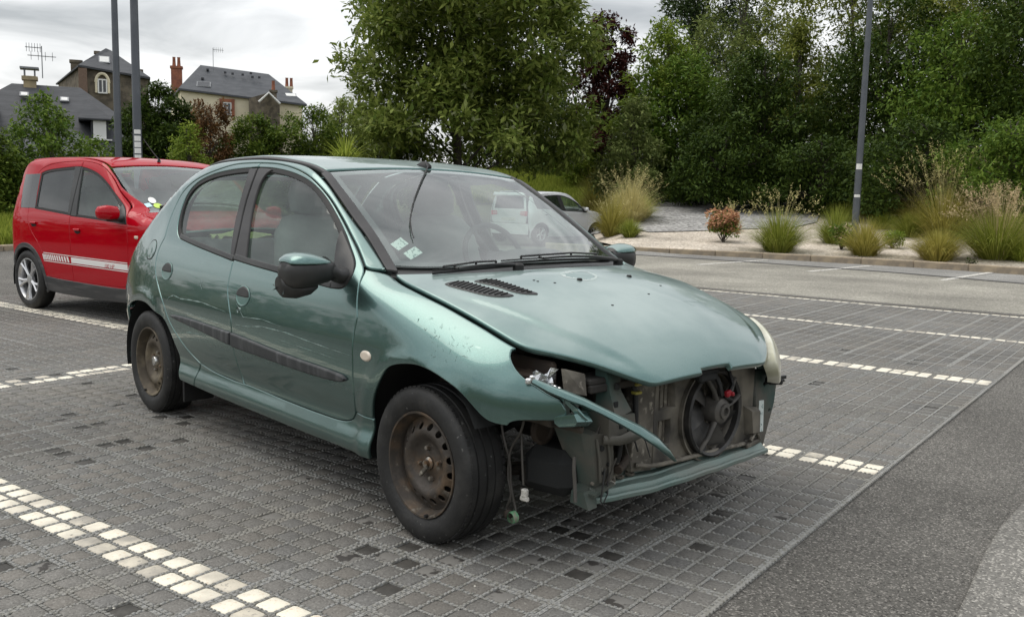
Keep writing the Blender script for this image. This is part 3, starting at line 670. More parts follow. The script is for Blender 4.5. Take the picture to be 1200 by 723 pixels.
for j in range(KY0*4, KY1*4+1):
    for i in range(KX*4):
        if (i, j) in dark: k = 'd'
        elif (i, j) in part: k = 'p'
        elif is_white(i, j): k = 'o' if srng.random() < .22 else 'w'
        else: k = 'sbc'[int(srng.choice(3, p=(.5, .28, .22)))]; k = 'd' if srng.random() < .0025 else k
        x, y = cellpos(i, j); d = np.array([x, y, -CAM_H]); z = d@FX; u = 600+FPX*(d@RX)/z if z > .1 else -9; v = 361.5-FPX*(d@UX)/z if z > .1 else -9
        seen = z > .1 and -4 < u < 1204 and v < 727
        cells.append((k, x, y, seen, z))
smats = {'s': stone, 'b': stone_b, 'c': stone_c, 'd': stone_d, 'p': stone_p, 'w': stone_w, 'o': stone_o}
def stone_mesh(sx, sy, seed):
    r = np.random.default_rng(seed); b = .006; x, y = sx/2, sy/2
    def ring(dx, z, cut): return [(-(x-dx)+cut, -(y-dx), z), ((x-dx)-cut, -(y-dx), z), ((x-dx), -(y-dx)+cut, z), ((x-dx), (y-dx)-cut, z), ((x-dx)-cut, (y-dx), z), (-(x-dx)+cut, (y-dx), z), (-(x-dx), (y-dx)-cut, z), (-(x-dx), -(y-dx)+cut, z)]
    V = np.array(ring(0, -.03, .008)+ring(0, -.004, .008)+ring(.004, 0, .007)); V[8:, :2] += r.normal(0, .0007, (16, 2)); V[16:, 2] += r.normal(0, .0006, 8)
    F = [(k*8+i, k*8+(i+1) % 8, k*8+8+(i+1) % 8, k*8+8+i) for k in range(2) for i in range(8)]+[tuple(range(16, 24))]
    return V, F
variants = [stone_mesh(.0795, .0785, s) for s in range(6)]; smesh = {}
for k, mt in smats.items():
    for v in range(6):
        me = bpy.data.meshes.new('paver'); me.from_pydata(variants[v][0].tolist(), [], variants[v][1]); me.materials.append(mt); me.shade_smooth(); me.set_sharp_from_angle(angle=R(50)); smesh[k, v] = me
def height(k): return -.0065 if k == 'd' else (-.003 if k == 'p' else 0)
grey = sorted([c for c in cells if c[0] not in 'wo' and c[3]], key=lambda c: c[4]); white = sorted([c for c in cells if c[0] in 'wo' and c[3]], key=lambda c: c[4])
single = set(map(id, grey[:300]+white[:300]))
big = {k: MB() for k in smats}
for c in cells:
    k, x, y, seen, z = c; v = int(srng.integers(6)); dz = .004+height(k)+srng.normal(0, .0007)
    if id(c) in single:
        o = bpy.data.objects.new('white_paver' if k in 'wo' else 'paver', smesh[k, v]); COL.objects.link(o); o.parent = paving; o.location = (x, y, dz); o.rotation_euler = (srng.normal(0, .006), srng.normal(0, .006), srng.normal(0, .006))
    else:
        V, F = variants[v]; keep = F if z < 4 else F[8:]
        big[k].add(V+np.array([x, y, dz]), keep)
V = []; F = []; MI = []; n = 0
me = bpy.data.meshes.new('far_pavers')
for q, k in enumerate(smats):
    if not big[k].v: continue
    a = np.vstack(big[k].v); V.append(a); F += [tuple(int(t)+n for t in f) for f in big[k].f]; MI += [q]*len(big[k].f); n += len(a)
me.from_pydata(np.vstack(V).tolist(), [], F); me.polygons.foreach_set('material_index', MI); me.update(); me.shade_smooth(); me.set_sharp_from_angle(angle=R(50))
fo = link_mesh('far_pavers', me, paving, list(smats.values())); fo['kind'] = 'stuff'
g = MB(); XA, XB = X0-KX*MXM, X0; YA, YB = Y0+KY0*MYM, YE
lineX = [X0-i*MXM for i in range(KX+1)]; lineY = [Y0+j*MYM for j in range(KY0, KY1+1)]
def barsY(x, w, z): g.box((x, .5*(YA+YB), z-.015), (w, YB-YA, .03))
def barsX(y, w, z): g.box((.5*(XA+XB), y, z-.015), (XB-XA, w, .03))
for x in lineX:
    barsY(x-.0095, .0150, .0030); barsY(x+.0095, .0150, .0036) if x < X0-.01 else barsY(x+.004, .010, .0044)
    if x > XA+.01:
        for r_ in range(1, 4): barsY(x-(.0165+.080+.0063+(r_-1)*.0926)/.3908*MXM, .0100, .0034)
for y in lineY:
    barsX(y-.0095, .0150, .0022); barsX(y+.0095, .0150, .0026)
    for r_ in range(1, 4): barsX(y+(.0165+.080+.0063+(r_-1)*.0926)/.3908*MYM, .0100, .0020)
lat = g.build('paving_grid', grid_m, paving, fix=False); lat['kind'] = 'stuff'
studs = []
# raised studs along the nearer ribs give them their stitched look
base = MB().box((0, 0, 0), (.0085, .0105, .004))
bv = np.vstack(base.v); bf_ = np.array(base.f)
SV = []
for x in lineX:
    for o_, y in ((-.0095, 0), (.0095, 0)):
        for yy in np.arange(YA, 7.5, .0245): SV.append((x+o_, yy, .0042))
for y in [q for q in lineY if q < 7.5]:
    for o_ in (-.0095, .0095):
        for xx in np.arange(-7, XB-.02, .0245): SV.append((xx, y+o_, .0036))
for x in lineX:
    for r_ in range(1, 4):
        xx = x-(.0165+.080+.0063+(r_-1)*.0926)/.3908*MXM
        for yy in np.arange(YA, 5.5, .0193): SV.append((xx, yy, .0042))
for y in [q for q in lineY if q < 5.5]:
    for r_ in range(1, 4):
        yy = y+(.0165+.080+.0063+(r_-1)*.0926)/.3908*MYM
        for xx in np.arange(-5.5, XB-.02, .0193): SV.append((xx, yy, .0032))
SV = np.array(SV); d = SV-np.array([0, 0, CAM_H]); z_ = d@FX; ok = (z_ > .5) & (np.abs(600+FPX*(d@RX)/np.maximum(z_, .1)-600) < 640) & (361.5-FPX*(d@UX)/np.maximum(z_, .1) < 760); SV = SV[ok]
SV[:, 2] += srng.normal(0, .0006, len(SV)); nV = len(SV)
VV = (SV[:, None, :]+bv[None]*np.where(srng.random((nV, 1, 1)) < .5, 1, .86)).reshape(-1, 3); FF = (np.arange(nV)[:, None, None]*8+bf_[None, 1:]).reshape(-1, 4)
so_ = fast_mesh('rib_studs', VV, FF, grid_m, paving); so_['kind'] = 'stuff'
gb = MB(); gb.box((.5*(XA+XB)-.0, .5*(YA+YB), -.012), (XB-XA+.01, YB-YA+.01, .016)); gb.build('joint_bed', bed_m, paving)

# grit and pebbles strewn over the paving, and a dry leaf behind the rear wheel
g_ = MB(); fr = np.random.default_rng(77)
for k in range(260):
    pp = onground(fr.uniform(0, 1200), fr.uniform(430, 723)**1.0); r_ = fr.uniform(.002, .0055)
    a = fr.normal(0, 1, (5, 3)); a /= np.linalg.norm(a, axis=1)[:, None]; a[:, 2] = np.abs(a[:, 2])*.8
    v = np.vstack([a*r_, [[0, 0, -r_*.2]]])+np.array([pp.x, pp.y, .006]); g_.add(v, [(0, 1, 2), (0, 2, 3), (0, 3, 4), (0, 4, 1), (1, 2, 5), (2, 3, 5), (3, 4, 5), (4, 1, 5)])
tag(g_.build('grit', mat('pale_grit', (.50, .48, .42), .8)), kind='stuff')
lp = onground(181, 481); q = [(0, 0, .0), (.03, .018, .012), (.065, .022, .008), (.10, .004, .016), (.07, -.022, .010), (.03, -.018, .005)]
o = MB().add(q+[(x, y, z+.002) for x, y, z in q], [(0, 1, 2, 3, 4, 5), (11, 10, 9, 8, 7, 6)]+[(i, (i+1) % 6, 6+(i+1) % 6, 6+i) for i in range(6)]).tube([(.0, 0, .002), (-.03, .006, .004)], .002, 4).build('dry_leaf', mat('dry_leaf_brown', (.22, .17, .08), .8), None, 60)
o.location = (lp.x, lp.y, .006); o.rotation_euler = (0, 0, 2.2); tag(o, 'small dry brown leaf lying on the paving beside the rear wheel', 'leaf')
# ------------------------------------------------------------------ the damaged teal hatchback
class TealSkin(Skin):
    def __init__(s):
        s.Zc = prof([(-3.4, .62), (-3.15, .74), (-3.0, .865), (-2.8, 1.0), (-2.5, 1.20), (-2.25, 1.325), (-2.0, 1.378), (-1.6, 1.392), (-1.25, 1.370), (-1.02, 1.338), (-.8, 1.258), (-.5, 1.115), (-.16, .955), (.05, .918), (.25, .868), (.45, .79), (.58, .715), (.66, .64), (.70, .585), (.78, .44)], .03)
        s.b = prof([(-3.4, -.30), (-2.6, -.12), (-2.2, 0), (-1.5, 0), (-1.05, .10), (-.8, .22), (-.16, .45), (.2, .36), (.68, .15), (1, .1)], .06)
        s.c = prof([(-3.4, .05), (-2.3, .03), (-1.9, .03), (-1.1, .06), (-.8, .10), (-.3, .10), (0, .09), (.5, .09), (1, .06)], .06)
        s.pz = prof([(-.2, .5), (.12, .72), (.2, .772), (.235, .806), (.265, .813), (.29, .810), (.325, .793), (.345, .786), (.365, .787), (.40, .797), (.45, .810), (.55, .824), (.63, .825), (.72, .813), (.8, .798), (.9, .768), (1.0, .730), (1.33, .602), (1.5, .535)], .018)
        s.tuck = prof([(-3.4, .30), (-3.1, .17), (-2.9, .08), (-2.6, .016), (-2.3, 0), (-.2, 0), (.1, .004), (.25, .018), (.35, .048), (.43, .105), (.5, .175), (.57, .275), (.64, .40), (.8, .75)], .025)
        s.kk = prof([(-3.4, .10), (-2.4, .08), (-1.2, .06), (-.9, .05), (-.45, .05), (-.2, .10), (.1, .16), (.4, .16), (.7, .12), (1, .12)], .05)
        s.yc = prof([(-.3, .66), (-.1, .62), (.0, .607), (.199, .553), (.371, .495), (.487, .435), (.551, .388), (.62, .33)], .02)
        s.crease = .009
    def k(s, x): return s.kk(x)
    def top(s, x, y):
        yy = np.minimum(y, .95)**2
        z = s.Zc(x+s.b(x)*yy)-s.c(x)*yy
        d = s.yc(x)-y
        h = s.crease*sstep(-.034, .010, d)*sstep(-.12, .08, x)*sstep(.66, .52, x)
        return z+h*1.0
    def side(s, x, z):
        r = s.pz(z)-s.tuck(x)
        # wheel arch lips stand a little proud
        for cx, rx, rz in ((-.012, .335, .335), (-2.455, .335, .325)):
            d = np.hypot((x-cx)/1.0, (z-.30)/1.0)
            r = r+.007*np.exp(-((d-.345)/.03)**2)*(z < .75)
        return r
    def xr(s, y, z): return 3.06-.10*y*y+0*z
    def xf(s, y, z): return .74-.25*y*y+0*z
TS = TealSkin(); T = {k: [tuple(p) for p in v] for k, v in TRACE.items()}
car = empty('damaged_car', 'teal green five-door hatchback with its front bumper and one headlight missing', 'car', (CAR_X, CAR_Y, 0), CAR_TH)
RS, LS, TOP, REAR = TS.lift('side', -1), TS.lift('side', 1), TS.lift('top'), TS.lift('rear')
gB = [(-1.540, 1.342), (-1.531, 1.311), (-1.545, 1.164), (-1.502, 1.029), (-1.464, .893)]+T['gapB'][5:]
fd = T['sill'][1:]+T['front']+T['frame'][:-1]+[gB[0], (-1.534, 1.322)]+T['fwin_up'][::-1]+T['fwin_low'][::-1]+gB[5:]
rd = gB[:4:-1]+T['rwin'][::-1]+[(-1.541, 1.322), (-1.546, 1.343)]+T['frame_r']+T['rear']
fopen = T['fwin_low']+T['fwin_up']; ropen = T['rwin']
front_gap = T['front'][::-1]
fender = front_gap+[T['sill'][-1]]+T['arch_f'][2:]+T['fend_low']+T['fend_fr']+T['fend_hl']+T['fend_gap']
sillp = [(-1.80, .366)]+T['rear'][-3:]+T['sill']+[T['arch_f'][2], T['arch_f'][1], T['arch_f'][0]]+T['sill_low'][::-1]+[(-1.60, .238), (-1.83, .245)]
rail = [(x, TS.z_at(x, -.572)) for x in (-1.1, -1.25, -1.4, -1.6, -1.8, -2.0, -2.18, -2.28)]
cpil = [(x, TS.z_at(x, -y)) for x, y in ((-2.42, .588), (-2.58, .61), (-2.74, .64), (-2.88, .665))]
pm = [(x, TS.z_at(x, y)) for x, y in T['pil_moul']]
pm = sorted(pm, key=lambda p: -p[0])
quarter = [(-1.803, .361)]+T['rear'][:-3][::-1]+T['frame_r'][::-1]+T['frame'][::-1]+[T['front'][-1]]+pm+rail+cpil+[(-2.97, .82), (-3.0, .70), (-3.005, .52), (-2.93, .50)]+T['arch_r'][1:-1][::-1]+[(-2.0, .25), (-1.835, .245)]
bumper_side = [(-2.78, .548), (-2.90, .503), (-2.985, .51), (-2.98, .38), (-2.95, .25), (-2.74, .25), (-2.80, .38), (-2.80, .48)]
def seal_ring(name, poly, lift, parent, w=.014, off=-.004):
    q = smooth_poly(poly, 2, 38, .016); q = q if poly_area(q) > 0 else q[::-1]
    return patch(name, q, lift, M['rubber'], parent, holes=[inset(q, w)], res=.5, gap=-.004, lip=.002, drop=.002, flange=.012, off=off, raw=True)
def build_side(lift, s):
    f = patch('front_door', fd, lift, M['teal'], car, res=.03, corner=50)
    r = patch('rear_door', rd, lift, M['teal'], car, res=.03, corner=50)
    for door, op, rub, nm in ((f, fopen, T['rub_f'], 'front'), (r, ropen, T['rub_r'], 'rear')):
        patch('door_glass', op, lift, M['glass_side'], door, res=.06, gap=-.006, lip=0.001, drop=0, flange=0, off=-.012)
        seal_ring('window_seal', op, lift, door)
        patch('rubbing_strip', rub, lift, M['rub'], door, res=.02, gap=0, lip=.008, drop=.005, flange=.016, off=.014, corner=60, step=.012)
    # black films on the pillar between the windows
    patch('pillar_trim', T['pill_l']+[(-1.470, .897), (-1.508, 1.029), (-1.551, 1.164), (-1.543, 1.317), (-1.61, 1.316)], lift, M['pillar'], r, res=.05, gap=.001, off=.0015, flange=.012, corner=40)
    patch('pillar_trim', [(-1.529, 1.316), (-1.538, 1.164), (-1.496, 1.029), (-1.459, .899), (-1.352, .894)]+T['pill_r']+[(-1.45, 1.316)], lift, M['pillar'], f, res=.05, gap=.001, off=.0015, flange=.012, corner=40)
    sb = lambda low, dz, a, b_: [(x, z) for x, z in low if a <= x <= b_]
    lowf = [p for p in T['fwin_low'][:4]]
    patch('window_ledge_seal', lowf+[(x, z+.024) for x, z in lowf[::-1]], lift, M['black_plastic'], f, res=.2, gap=0, lip=.003, off=.004, corner=30)
    lowr = [(-2.121, .962), (-1.975, .943), (-1.824, .927), (-1.613, .906), (-1.468, .892)]
    patch('window_ledge_seal', lowr+[(x, z+.022) for x, z in lowr[::-1]], lift, M['black_plastic'], r, res=.2, gap=0, lip=.003, off=.004, corner=30)
    patch('mirror_base', T['sail'], lift, M['black_plastic'], f, res=.05, gap=0, off=.003, corner=40)
    fe = patch('front_fender', fender, lift, M['teal'], car, res=.025, corner=50)
    patch('sill', sillp, lift, M['teal'], car, res=.025, corner=40)
    patch('quarter_panel', quarter, lift, M['teal'], car, res=.03, corner=50)
    patch('rear_bumper', bumper_side, lift, M['teal'], car, res=.03, off=.004)
    # inner skins close the view into the doors
    for q in (fd, rd):
        patch('door_trim', q, lift, M['dash'], car, res=.09, gap=.012, lip=.002, drop=0, flange=0, off=-.055)
    # handles: a round dish with a flap in it
    for cx, cz, door in ((-2.155, .793, r), (-1.293, .748, f)):
        w = np.linspace(0, 2*np.pi, 28, endpoint=False)
        el = np.stack([cx+.066*np.cos(w)*.98, cz+.0455*np.sin(w)+.02*np.cos(w)*0], 1)
        P, N = lift(el)
        rings = []
        for k, d in ((1.0, .0015), (.93, .0035), (.86, .0015), (.80, -.010), (.5, -.022)):
            e2 = np.stack([cx+(el[:, 0]-cx)*k, cz+(el[:, 1]-cz)*k], 1); p, n_ = lift(e2); rings.append(p+n_*d)
        h = MB(); h.loft(rings, True); o = h.build('handle_dish', M['teal_trim'], door, 40)
        fl = MB(); up = [(a, b_) for a, b_ in zip(np.linspace(-.062, .062, 13), .045*np.sqrt(np.clip(1-(np.linspace(-.062, .062, 13)/.066)**2, 0, 1)))]
        q = np.array([(cx+a, cz+b_*.92+.001) for a, b_ in up]+[(cx+a, cz-.004-.003*math.cos(a*24)) for a, _ in up[::-1]])
        patch('handle_flap', q, lift, M['black_plastic'], o, res=.03, gap=.002, lip=.006, drop=.005, flange=.02, off=.007, corner=60, step=.01)
    p, n_ = lift([(-1.319, .683)]); MB().lathe([(.012, -.004), (.012, .002), (.009, .004), (.0, .004)], p[0], 'y', 16).build('door_lock', M['chrome'], f, 40) if s < 0 else None
    # side repeater and fuel flap
    w = np.linspace(0, 2*np.pi, 20, endpoint=False)
    patch('side_repeater', np.stack([-.29+.034*np.cos(w), .625+.020*np.sin(w)], 1), lift, M['repeater'], fe, res=.02, gap=0, lip=.008, drop=.006, flange=.012, off=.009, step=.012)
    if s < 0:
        el = np.stack([-2.43+.058*np.cos(w), .885+.052*np.sin(w)], 1)
        patch('fuel_flap', el, lift, M['teal'], car, res=.03, gap=.001, lip=.003, drop=.002, flange=.003, off=.0028, step=.02)
        patch('flap_gap', np.stack([-2.43+.061*np.cos(w), .885+.055*np.sin(w)], 1), lift, M['void'], car, holes=[np.stack([-2.43+.056*np.cos(w), .885+.050*np.sin(w)], 1)], res=.5, gap=0, lip=.0005, drop=0, flange=0, off=.0012, step=.02)
build_side(RS, -1); build_side(LS, 1)
# hood
hside = [(-.35, -.659), (-.286, -.669), (-.199, -.678), (-.096, -.682), (.071, -.678), (.191, -.673), (.256, -.667), (.35, -.657), (.40, -.624), (.444, -.587), (.5, -.535), (.535, -.498), (.577, -.452), (.617, -.397), (.64, -.355)]
hfront = [(.655, -.322), (.660, -.266), (.665, -.17), (.668, -.085), (.657, -.080)]
hback = [(-.05, 0), (-.065, -.115), (-.10, -.27), (-.15, -.40), (-.24, -.52)]
half = hback+hside+hfront
hoodp = half+[(x, -y) for x, y in half[1:][::-1]]
hood = patch('hood', hoodp, TOP, M['teal_top'], car, res=.0125, gap=.003, lip=.006, drop=.005, flange=.022, corner=55)
patch('hood_liner', hoodp, TOP, M['void'], hood, res=.08, gap=.012, lip=.002, drop=0, flange=0, off=-.03)
for q in (T['vent1'], T['vent2']):
    v = patch('hood_vent', q, TOP, M['black_plastic'], hood, res=.012, gap=0, lip=.004, drop=.004, flange=.008, off=.005, corner=60, step=.012)
    q = smooth_poly(q, 2, 60, .012); lo, hi = q.min(0), q.max(0); n = 12
    ax = q[np.argmax(q[:, 0])]-q[np.argmin(q[:, 0])]; ax /= np.linalg.norm(ax); pr = np.array([-ax[1], ax[0]]); c0 = q.mean(0)
    s0 = (q-c0)@ax; sl_ = MB()
    for k in range(n):
        u = s0.min()+.03+(s0.max()-s0.min()-.06)*k/(n-1)
        w0 = [d for d in np.linspace(-.06, .06, 41) if inside(np.array([c0+ax*u+pr*d]), q)[0]]
        if len(w0) < 4: continue
        a, b_ = c0+ax*(u-.006)+pr*(w0[0]+.006), c0+ax*(u+.006)+pr*(w0[-1]-.006)
        P, N = TOP(np.array([a, .5*(a+b_), b_])); sl_.tube(P+N*.0065, .0028, 6)
    sl_.build('vent_slat', M['rubber'], v, 60)
for s in (-1, 1):
    P, N = TOP(np.array([[.124, .141 if s > 0 else -.145]]))
    MB().lathe([(.011, -.004), (.011, .003), (.008, .007), (0, .0075)], P[0], 'z', 14).build('washer_nozzle', M['rubber'], hood, 40)
# windshield, its black band, trim and cowl
wsside = [(-.999, -.546), (-.871, -.564), (-.706, -.582), (-.539, -.598), (-.40, -.622)]
wslow = [(-.29, -.485), (-.212, -.285), (-.180, -.10), (-.176, 0)]
wstop = [(-.990, -.40), (-.985, -.2), (-.982, 0)]
wh = wstop[::-1]+wsside+wslow
wpoly = wh+[(x, -y) for x, y in wh[1:-1][::-1]]
ws = patch('windshield', wpoly, TOP, M['glass_ws'], car, res=.05, gap=-.004, lip=.001, drop=0, flange=0, off=-.004, corner=40)
q = smooth_poly(wpoly, 2, 40, .03); q = q if poly_area(q) > 0 else q[::-1]
patch('windshield_band', q, TOP, M['frit'], ws, holes=[smooth_poly(inset(q, .020), 2, 60, .03)], res=.5, gap=-.01, lip=.001, drop=0, flange=0, off=-.007, raw=True)
tr_o = [(-1.0, -.586)]+T['pil_moul']; tr_i = [(-.355, -.640)]+wsside[::-1]
for s in (1, -1):
    qq = [(x, y*s) for x, y in tr_o+tr_i]
    patch('windshield_trim', qq, TOP, M['pillar'], car, res=.1, gap=.0005, lip=.003, drop=.002, flange=.012, off=.003, corner=45)
    qq = [(x, s*.570) for x in (-1.0, -1.2, -1.5, -1.8, -2.1, -2.26)]+[(x, s*.548) for x in (-2.26, -2.1, -1.8, -1.5, -1.2, -1.0)]
    patch('roof_moulding', qq, TOP, M['pillar'], car, res=.1, gap=.0005, lip=.006, drop=.002, flange=.016, off=.0008, corner=45)
rf = [(-1.006, 0), (-1.010, -.2), (-1.016, -.4), (-1.024, -.546), (-1.3, -.548), (-1.7, -.548), (-2.1, -.548), (-2.27, -.54), (-2.285, -.3), (-2.29, 0)]
patch('roof', rf+[(x, -y) for x, y in rf[1:-1][::-1]], TOP, M['teal_top'], car, res=.05, gap=.002, corner=45)
tg = [(-2.30, 0), (-2.295, -.3), (-2.285, -.55), (-2.42, -.585), (-2.6, -.61), (-2.78, -.64), (-2.88, -.65), (-2.89, -.3), (-2.9, 0)]
hg = [(-2.36, 0), (-2.35, -.3), (-2.36, -.50), (-2.5, -.53), (-2.68, -.555), (-2.80, -.56), (-2.82, -.3), (-2.825, 0)]
mirr = lambda q: q+[(x, -y) for x, y in q[1:-1][::-1]]
tail = patch('tailgate', mirr(tg), TOP, M['teal'], car, holes=[mirr(hg)], res=.05, corner=45)
patch('rear_glass', mirr(hg), TOP, M['glass_pale'], tail, res=.1, gap=-.01, lip=.001, drop=0, flange=0, off=-.008, corner=45)
patch('tailgate_panel', [(-.66, .50), (.66, .50), (.67, .66), (.63, .80), (-.63, .80), (-.67, .66)], REAR, M['teal'], tail, res=.06)
patch('rear_bumper', [(-.70, .25), (.70, .25), (.70, .49), (-.70, .49)], REAR, M['teal'], car, res=.06, off=.012)
cw = [(-.415, -.655), (-.35, -.640)]+[(x, y) for x, y in wslow]
ch = [(-.365, -.665), (-.27, -.535), (-.175, -.40), (-.125, -.27), (-.09, -.115), (-.075, 0)]
cow = [(-.405, -.63), (-.30, -.485), (-.222, -.285), (-.19, -.10), (-.186, 0)]
ch2 = [(-.04, 0), (-.055, -.115), (-.09, -.27), (-.14, -.40), (-.23, -.525), (-.36, -.672)]
cq = cow+ch2[::-1]
patch('cowl_panel', cq+[(x, -y) for x, y in (cow[::-1][1:])][:0] if 0 else [(x, y) for x, y in cow]+[(x, -y) for x, y in cow[::-1][1:]]+[(x, -y) for x, y in ch2[::-1]]+[(x, y) for x, y in ch2[1:]], TOP, M['black_plastic'], car, res=.05, gap=0, lip=.001, drop=.001, flange=.002, off=-.016, corner=50)
# wipers resting at the foot of the glass: arm, hinge and blade (left-hand-drive car, both point to the car's right)
def ws_pt(x, y, h): P, N = TOP(np.array([[x, y]])); return P[0]+N[0]*h
for (y0, y1, sh_) in ((.46, -.27, .032), (-.24, -.56, .072)):
    w = empty('wiper', None, None); w.parent = car
    ys = np.linspace(y0, y1, 9)
    bl = np.array([ws_pt(-.185-.42*yy*yy+sh_, yy, .006) for yy in ys]); ar = np.array([ws_pt(-.165-.40*yy*yy+sh_, yy, .014+.012*math.sin(math.pi*i/8)) for i, yy in enumerate(ys[:7])])
    m_ = MB(); m_.tube(bl, .004, 6, flat=1.3); m_.tube(bl+[0, 0, .010], .003, 6); m_.build('wiper_blade', M['rubber'], w, 60)
    m_ = MB(); m_.tube(ar, [.009, .008, .007, .006, .006, .005, .005], 6); m_.tube([ar[-1], bl[6]+[0, 0, .012]], .005, 6)
    for k in (2, 4, 6, 7): m_.tube([bl[k]+[0, 0, .010], bl[k]+[0, 0, .024]], .005, 5)
    m_.tube([bl[2]+[0, 0, .024], bl[4]+[0, 0, .027], bl[7]+[0, 0, .022]], .0045, 6)
    m_.build('wiper_arm', M['black_plastic'], w, 60)
    MB().lathe([(.022, -.01), (.022, .012), (.014, .02), (0, .021)], ar[0]-np.array([0, 0, .012]), 'z', 14).build('wiper_pivot', M['rubber'], w, 40)
# stickers inside the windshield
for (x, y, sx, sy, a) in ((-.487, -.538, .044, .060, .2), (-.422, -.520, .044, .066, .15)):
    c_, s_ = math.cos(a), math.sin(a)
    q = [(x+c_*u*sx*.5-s_*v*sy*.5, y+s_*u*sx*.5+c_*v*sy*.5) for u, v in ((-1, -1), (1, -1), (1, 1), (-1, 1))]
    patch('windshield_sticker', q, TOP, M['paper'], ws, res=.1, gap=0, lip=.001, drop=0, flange=0, off=-.009, raw=True)
# roof aerial
an = empty('aerial', None, None); an.parent = car
b0 = np.array([-1.045, .0, TS.z_at(-1.045, .0)])
MB().loft([[(b0[0]+a*.055*k, b0[1]+b_*.022*k, b0[2]+h) for a, b_ in ((1, 0), (.6, .8), (-.2, 1), (-1, .6), (-1, -.6), (-.2, -1), (.6, -.8))] for k, h in ((1, -.006), (.95, .006), (.6, .018), (.3, .024))]).build('aerial_foot', M['rubber'], an, 50)
# the rod has fallen forward over the glass
gp = ROD
MB().tube([b0+[0, 0, .02]]+[ws_pt(x, y, h) for x, y, h in gp], [.005]+list(np.linspace(.004, .0022, len(gp))), 6).build('aerial_rod', M['rubber'], an, 60)
# door mirrors
def mirror(s):
    dy = .035 if s < 0 else .075
    mr = empty('door_mirror', None, None); mr.parent = car
    # housing: lofted egg, wide across the car; its glass looks backwards
    def ring(y, cx, cz, rx, rz, n=24, p=2.6, zt=9):
        w = np.arange(n)*2*math.pi/n; c_, s_ = np.cos(w), np.sin(w)
        return np.stack([cx+rx*np.sign(c_)*np.abs(c_)**(2/p), np.full(n, (y-dy*sstep(.78, .86, y))*s), np.minimum(cz+rz*np.sign(s_)*np.abs(s_)**(2/p), zt)], 1)
    rs = [ring(y, cx, cz, rx, rz, zt=.953) for y, cx, cz, rx, rz in ((.830, -.55, .915, .024, .024), (.845, -.552, .918, .040, .038), (.885, -.560, .922, .060, .052), (.93, -.566, .920, .072, .062), (.975, -.572, .918, .076, .064), (1.008, -.577, .914, .072, .058), (1.026, -.581, .910, .055, .043), (1.034, -.583, .908, .026, .018))]
    MB().loft(rs).build('mirror_housing', M['black_plastic'], mr, 60)
    cap = []
    for y, cx, rx, rz in ((.872, -.557, .046, .008), (.90, -.562, .064, .022), (.94, -.567, .0755, .034), (.98, -.573, .0775, .037), (1.008, -.577, .071, .031), (1.024, -.580, .056, .017), (1.030, -.582, .040, .006)):
        w = np.linspace(0, math.pi, 17); cap.append(np.stack([cx+rx*np.sign(np.cos(w))*np.abs(np.cos(w))**.85, np.full(17, (y-dy)*s), .951+rz*np.sin(w)**.8], 1))
    MB().loft([np.vstack([q, q[::-1]-[0, 0, .003]]) for q in cap]).build('mirror_cap', M['teal'], mr, 60)
    MB().loft([[(-.652+d, s*(.945-dy+.062*math.cos(w)), .922+.050*math.sin(w)) for w in np.linspace(0, 2*math.pi, 20, endpoint=False)] for d in (0, .008)]).build('mirror_glass', M['chrome'], mr, 40)
    # stalk to the black triangle
    MB().loft([ring(y, cx, cz, rx, rz, 14, 2.2) for y, cx, cz, rx, rz in ((.755, -.545, .895, .055, .034), (.80, -.545, .900, .045, .030), (.845, -.55, .915, .042, .034), (.87, -.556, .921, .05, .05))]).build('mirror_stalk', M['black_plastic'], mr, 60)
    # broken lower shell hanging out under the housing
    MB().loft([ring(y, cx, cz, rx, rz, 14, 2) for y, cx, cz, rx, rz in ((.90, -.575, .858, .02, .012), (.93, -.585, .850, .045, .026), (.975, -.60, .846, .055, .034), (1.015, -.61, .854, .05, .038), (1.035, -.612, .868, .03, .03))]).build('broken_mirror_shell', M['black_plastic'], mr, 60)
    if s < 0:
        fr = np.random.default_rng(4); sh = MB()
        for k in range(26):
            c0 = np.array([-.612-fr.uniform(-.03, .05), -(.95-dy+fr.uniform(0, .085)), .838+fr.uniform(-.008, .035)]); d = fr.normal(0, .009, (3, 3)); sh.add(c0+d, [(0, 1, 2)])
        sh.build('mirror_shards', M['foil'], mr, fix=False)['kind'] = 'stuff'
    return mr
mirror(-1); mirror(1)

# long pale scratches along the doors, scuffing on the front fender, peeling lacquer on the hood
pale = mat('scratched_paint', (.26, .33, .31), .6, var=(60, (.14, .22, .20), .42, .6, 4))
def strokes(name, lines, lift, parent, wd, off=.0009):
    V = []; F = []; n = 0
    for q, w in zip(lines, wd):
        q = smooth3_2(q); P, N = lift(q); t_ = np.gradient(P, axis=0); t_ /= np.maximum(np.linalg.norm(t_, axis=1), 1e-9)[:, None]; b_ = np.cross(N, t_)
        k = len(P); tap = np.sin(np.linspace(.12, math.pi-.12, k))[:, None]*w*(.6+.4*np.sin(np.arange(k)*1.7))[:, None]
        V += [P+N*off-b_*tap, P+N*(off+.0003), P+N*off+b_*tap]; F += [(n+a*k+i, n+a*k+i+1, n+(a+1)*k+i+1, n+(a+1)*k+i) for a in (0, 1) for i in range(k-1)]; n += 3*k
    me = bpy.data.meshes.new(name); me.from_pydata(np.vstack(V).tolist(), [], F); me.update(); me.shade_smooth(); return link_mesh(name, me, parent, pale)
def smooth3_2(p, n=5):
    p = np.asarray(p, float); t = np.linspace(0, 1, len(p)); u = np.linspace(0, 1, (len(p)-1)*n+1); return np.stack([np.interp(u, t, p[:, 0]), np.interp(u, t, p[:, 1])], 1)
doors_ = {o.name: o for o in car.children if o.name in ('front_door', 'rear_door', 'front_fender')}
fr = np.random.default_rng(6)
